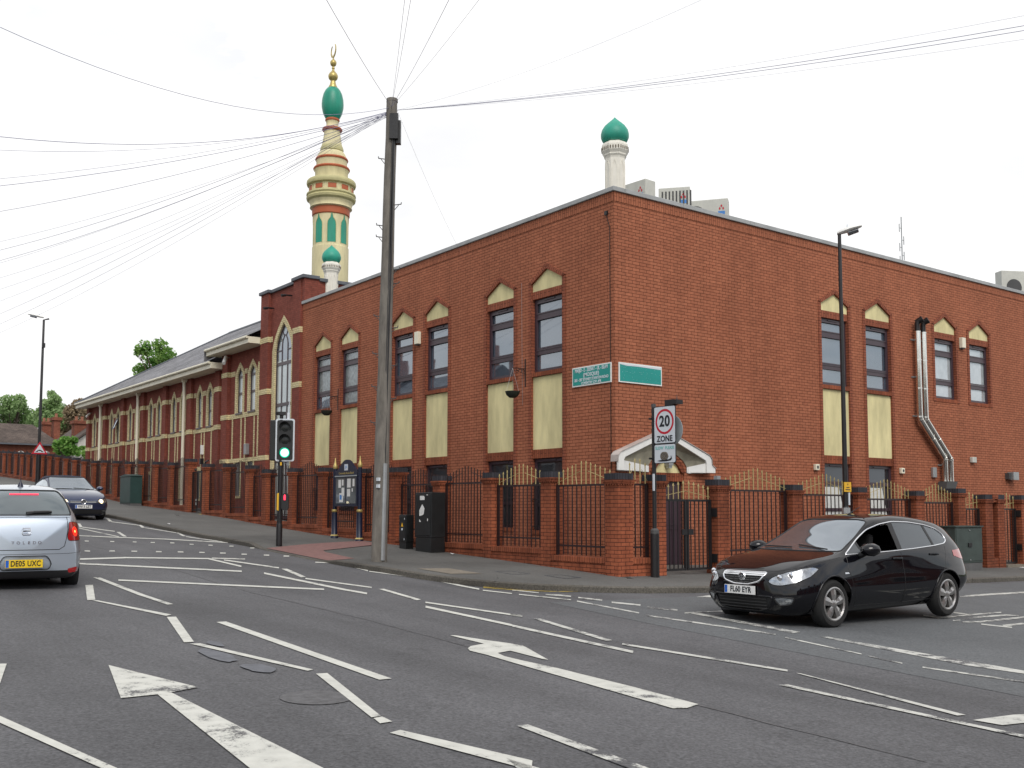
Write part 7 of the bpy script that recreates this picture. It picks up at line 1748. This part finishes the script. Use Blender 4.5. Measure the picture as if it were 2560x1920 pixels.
def tree(name,label,base,clumps,mat,trunk_r,n,size,seed,cat='tree',group=None,limbs=True):
    r_=random.Random(seed); o=thing(name,label,cat,base,0,group); b=Vector(base)
    m=MB(); top=max(clumps,key=lambda c:c[2]); tt=Vector((top[0],top[1],top[2]))
    mid=b.lerp(tt,.45)+Vector((r_.uniform(-.3,.3),r_.uniform(-.3,.3),0))
    m.tube([b,b.lerp(mid,.5),mid,mid.lerp(tt,.6),tt],[trunk_r,trunk_r*.8,trunk_r*.6,trunk_r*.35,trunk_r*.1],8)
    if limbs:
        for c in clumps:
            e=Vector(c[:3]); s=b.lerp(mid,r_.uniform(.55,1.)) if e.z<mid.z+1 else mid.lerp(tt,r_.uniform(0,.5))
            k=s.lerp(e,.5)+Vector((r_.uniform(-.2,.2),r_.uniform(-.2,.2),r_.uniform(0,.4))); m.tube([s,k,e],[trunk_r*.4,trunk_r*.25,trunk_r*.08],5)
            for q in range(3):
                ee=e+Vector((r_.gauss(0,1),r_.gauss(0,1),r_.gauss(0,.6))).normalized()*c[3]*.8; m.tube([k.lerp(e,.6),ee],[trunk_r*.12,trunk_r*.04],4)
    m.build('trunk','bark',o)
    l=MB(); leaf_cloud(l,clumps,n,size,r_); l.build('crown',mat,o,merge=False)
    return o
def at(px_,py_,t):      # a point t metres along the line of sight through photo pixel (source px)
    d=Vector(((px_-1280)/2550.88,-(py_-1073.53)/2550.88,1)); v=_r2*d.x+_u2*d.y+_f*d.z
    return CAMPOS+v*t
def far_tree(name,label,pix,t,base_z,mat,tr,n,size,seed,group=None):
    cl=[]
    for x_,y_,rpx in pix:
        p=at(x_,y_,t*(1+.02*((seed*7+x_)%5-2)/2)); cl.append((p.x,p.y,p.z,rpx*t/2550.88,.9))
    xm=sum(c[0] for c in cl)/len(cl); ym=sum(c[1] for c in cl)/len(cl)
    return tree(name,label,(xm,ym,base_z),cl,mat,tr,n,size,seed,group=group)
far_tree('broadleaf_tree','tall airy green tree standing behind the slate roof of the hall',[(388,905,36),(360,870,22),(415,890,28),(352,925,20),(400,862,20),(432,905,20),(378,945,26),(345,880,12),(405,935,22),(340,940,9),(372,962,10)],82,4.5,'leaf',.22,3000,.15,3)
far_tree('broadleaf_tree','rounded green tree at the far left edge above the brown roof',[(22,1012,28),(48,1003,20),(8,1035,28),(40,1035,28),(66,1040,24),(-18,1030,26),(70,1060,24),(20,1062,26),(55,1018,16)],118,5,'leaf_birch',.3,5200,.17,4,'trees beyond the fence')
far_tree('birch_tree','pale green birch-like tree just right of the left lamp column',[(135,1000,18),(120,1016,22),(148,1020,18),(106,1038,24),(135,1042,26),(88,1048,20),(128,985,11),(110,1062,24),(150,1060,20)],112,5,'leaf_birch',.26,5200,.16,5,'trees beyond the fence')
far_tree('copper_tree','brownish copper-leaved tree above the chimneys beside the hall',[(200,1013,20),(180,1030,22),(213,1035,18),(172,1056,22),(205,1060,24),(222,1010,11),(192,1085,22),(162,1080,18),(230,1035,12)],108,5,'leaf_copper',.26,5200,.16,6,'trees beyond the fence')
far_tree('shrub_tree','bright green bushy tree in front of the brown-roofed house',[(165,1105,17),(150,1120,18),(175,1122,18),(185,1100,10),(143,1108,10),(160,1132,18),(190,1128,14)],76,3.2,'leaf_bush',.12,1900,.15,7)
ft=far_tree('flowering_shrub','leafy shrub with white blossoms at the far corner of the hall',[(228,1128,12),(214,1135,10),(240,1138,10),(222,1146,12),(206,1120,6)],66,3.0,'leaf_bush',.07,1500,.11,8)
bl=MB(); r_=random.Random(3)
for i in range(46):
    p=at(r_.uniform(208,246),r_.uniform(1118,1148),64.6); s=.05; bl.face([(p.x,p.y-s,p.z),(p.x,p.y,p.z-s*.6),(p.x,p.y+s,p.z),(p.x,p.y,p.z+s*.6)])
bl.build('blossom','litter',ft,merge=False)
# brick house with a brown tiled roof, seen end-on along the fence
def P3(px_,py_,xw):        # point on the plane x = xw seen through a photo pixel
    d=Vector(((px_-1280)/2550.88,-(py_-1073.53)/2550.88,1)); v=_r2*d.x+_u2*d.y+_f*d.z; t=(xw-CAMPOS.x)/v.x; return CAMPOS+v*t
XH=-72.0
pL,pR=P3(-40,1104,XH),P3(143,1110,XH); rL,rR=P3(-10,1057,XH-4.5),P3(137,1061,XH-4.5)
h1=thing('brick_house','brown-roofed brick house with white windows at the far left','house',(XH,(pL.y+pR.y)/2,3))
y0,y1=pL.y,pR.y; ze=pL.z-.0; zr=rL.z
m=MB(); m.box(XH-9,XH,y0,y1,2,ze); m.build('wall','brick_house',h1)
m=MB(); rface(m,[(XH+.35,y0-.4,ze-.1),(XH+.35,y1+.4,ze-.1),(XH-4.5,y1-1.0,zr),(XH-4.5,y0+1.8,zr)]); rface(m,[(XH+.35,y1+.4,ze-.1),(XH-9.3,y1+.4,ze-.1),(XH-4.5,y1-1.0,zr)]); rface(m,[(XH-9.3,y0-.4,ze-.1),(XH-9.3,y1+.4,ze-.1),(XH-4.5,y1-1.0,zr),(XH-4.5,y0+1.8,zr)]); rface(m,[(XH+.35,y0-.4,ze-.1),(XH-9.3,y0-.4,ze-.1),(XH-4.5,y0+1.8,zr)])
m.build('roof','tiles_brown',h1)
m=MB(T_B(XH)); m.box(y0-.4,y1+.4,.36,.44,ze-.16,ze-.04); m.build('gutter','coping_dark',h1)
m=MB(T_B(XH)); m.box(y0,y1,.0,.05,ze-1.22,ze-1.14); m.build('brick_string','brick_pillar',h1)
for px_ in (52,92,114):
    a=P3(px_-9,1127,XH); b=P3(px_+9,1127,XH); zt=a.z
    f=MB(T_B(XH)); n=8; P=[(a.y,zt-1.5),(b.y,zt-1.5),(b.y,zt-.12)]+[(a.y+(b.y-a.y)*(1-i/n),zt-.12+.13*math.sin(math.pi*i/n)) for i in range(1,n)]+[(a.y,zt-.12)]
    f.prism(P,.0,.04); wo=f.build('window','white',h1)
    f=MB(T_B(XH)); f.box(a.y+.12,b.y-.12,.041,.05,zt-1.5,zt-.2); f.build('pane','glass_dark',wo)
def chimney(px0,px1,py0,py1,xw,label,parent,pots=2):
    a=P3(px0,py0,xw); b=P3(px1,py1,xw); m=MB(T_B(xw)); m.box(a.y,b.y,-.9,0,b.z-1.5,a.z-.25); c=m.build('chimney','brick_house',parent)
    m=MB(T_B(xw)); m.box(a.y-.12,b.y+.12,-1.02,.12,a.z-.25,a.z); m.build('chimney_cap','brick_house',c)
    for k in range(pots):
        m=MB(T_B(xw)); u=a.y+(b.y-a.y)*(k+.5)/pots; m.lathe([(.13,a.z),(.11,a.z+.35),(.13,a.z+.38)],u,-.45,10); m.build('chimney_pot','clay',c)
chimney(136,150,1043,1087,XH-3,'',h1,1); chimney(108,128,1054,1075,XH-6,'',h1,2)
# pale rendered gable with a tall chimney, between that house and the hall
XG=-66.0; h2=thing('rendered_house','pale rendered gable house with a tall brick chimney beside the hall','house',(XG,9,3))
g0=P3(214,1068,XG); g1=P3(195,1100,XG); g2=P3(186,1130,XG)
m=MB(T_B(XG)); m.prism([(g1.y,2),(g0.y+6,2),(g0.y+6,g0.z-3),(g0.y+1.6,g0.z+.7),(g1.y,g1.z)],-8,0); m.build('wall','house_render',h2)
m=MB(T_B(XG)); m.prism([(g1.y-.2,g1.z-.05),(g1.y-.2,g1.z+.12),(g0.y+1.6,g0.z+.95),(g0.y+1.6,g0.z+.72)],-8,.25); m.prism([(g0.y+1.6,g0.z+.72),(g0.y+1.6,g0.z+.95),(g0.y+6.2,g0.z-2.8),(g0.y+6.2,g0.z-3.05)],-8,.25); m.build('roof','roof_brown',h2)
chimney(187,215,1051,1090,XG-2,'',h2,2)
# terraced houses across both streets, outside the picture: they are what the windows and the cars reflect
def terrace(Tt, x0, x1, yb, zg, hh, loc, label, group):
    o=thing('terraced_house',label,'house',loc,0,group)
    m=MB(Tt); m.box(x0,x1,yb-8,yb,zg,zg+hh); m.build('wall','brick_house',o)
    m=MB(Tt); rface(m,[(x0-.1,yb+.4,zg+hh-.1),(x1+.1,yb+.4,zg+hh-.1),(x1+.1,yb-4,zg+hh+2.6),(x0-.1,yb-4,zg+hh+2.6)]); rface(m,[(x0-.1,yb-8.4,zg+hh-.1),(x1+.1,yb-8.4,zg+hh-.1),(x1+.1,yb-4,zg+hh+2.6),(x0-.1,yb-4,zg+hh+2.6)]); m.build('roof','slate',o)
    for cx_ in (x0+1.5,x1-2.2):
        m=MB(Tt); m.box(cx_,cx_+1.3,yb-4.4,yb-3.4,zg+hh+1.4,zg+hh+4.1); c=m.build('chimney','brick_house',o)
        for j in range(3):
            m=MB(Tt); m.lathe([(.14,zg+hh+4.1),(.12,zg+hh+4.75)],cx_+.25+.4*j,yb-3.9,8); m.build('chimney_pot','clay',c)
    for wx in (x0+1.5,x0+5.5,x0+9):
        for wz in (1.0,3.7):
            m=MB(Tt); m.box(wx,wx+1.3,yb+.005,yb+.05,zg+wz,zg+wz+1.5); wo=m.build('window','white',o)
            m=MB(Tt); m.box(wx+.08,wx+1.22,yb+.051,yb+.06,zg+wz+.08,zg+wz+1.42); m.build('pane','glass_dark',wo)
for k,(x0,x1) in enumerate(((-62,-50),(-49.9,-38),(-37.9,-26),(-25.9,-14),(-13.9,-2))):
    terrace(T_id,x0,x1,-20.5,G((x0+x1)/2,-20)-.5,[5.6,6.0,5.6,5.8,5.6][k],((x0+x1)/2,-20.5,0),'brick terraced house across the street with slate roof and chimneys','terraced houses across the street')
for k,(x0,x1) in enumerate(((-14,-2),(-1.9,10),(10.1,22),(22.1,34))):
    terrace(lambda u,d,z:(5.5-d,u,z),x0,x1,-21.5,G(27,(x0+x1)/2)-.3,[5.8,5.6,5.8,5.6][k],(27,(x0+x1)/2,0),'brick terraced house across the side road with slate roof','terraced houses across the side road')
# ------------------------------------------------------------------ overhead wires from the pole head
def wire(p,q,sag,r0=.006,lab='',group=None,n=22):
    p,q=Vector(p),Vector(q); pts=[]
    for i in range(n+1):
        t=i/n; v=p.lerp(q,t); v.z-=sag*4*t*(1-t); pts.append(v)
    m=MB(); m.tube(pts,r0*.72,4); o=m.build('overhead_wire','wire'); tag(o,lab,'wire',group); return o
D_=1.15732
def wend(px_,py_,t): return at(px_*D_,py_*D_,t)
hd2=lambda a,b,c=0:(PTOP.x+rt_.x*a+fw_.x*b,PTOP.y+rt_.y*a+fw_.y*b,PTOP.z-.2+c)
LW=[(0,254,17,.55,.008),(0,294,19,.45,.005),(0,371,21,.25,.005),(0,387,22,.25,.008),(0,444,25,.25,.008),(0,508,27,.3,.005),(0,525,29,.35,.008),(0,548,30,.35,.008),(0,556,31,.3,.005),(0,585,33,.4,.005),(0,610,34,.4,.005),(0,640,36,.3,.005),(0,668,38,.3,.007),(0,690,38,.3,.007),(0,706,40,.4,.005)]
for i,(a,b,t,s,r0) in enumerate(LW):
    p=Vector(hd2(-.06,-.02,-.05-.02*(i%6))); q=wend(a,b,t); q2=p+(q-p)*1.25; q2.z=q.z-.3
    wire(p,p+(q-p)*1.22,s,r0,'thin overhead wire fanning left from the pole head towards far houses','wires fanning left from the pole')
q=wend(165,0,13.5); p=Vector(hd2(-.05,.05)); wire(p,p+(q-p)*1.5,.9,.006,'long sagging wire crossing the minaret to the upper left corner')
for a,b,t,r0,l in ((716,0,14,.007,'taut wire rising left of the pole over the minaret side of the sky'),(872,0,13,.004,None),(884,0,13,.004,None),(960,0,13,.005,None),(1020,0,13.5,.004,None)):
    p=Vector(hd2(0.0,.1)); q=wend(a,b,t); wire(p,p+(q-p)*1.8,.12,r0,l or 'faint wire rising steeply from the pole head to the top of the photo',None if l else 'wires rising from the pole head')
for i,(a,b,t,r0) in enumerate(((2260,27,15,.007),(2260,38,15.2,.007),(2260,4,14.5,.003),(2260,58,15.5,.003),(1470,0,15,.0025))):
    p=Vector(hd2(.1,.02,-.04)); q=wend(a,b,t); wire(p,p+(q-p)*1.25,.22,r0,'overhead wire running right from the pole head above the roof','wires running right from the pole')
wire(hd2(.1,-.05),(-6.0,-.02,8.42),.12,.0035,'thin slack wire dropping from the pole to the street parapet')
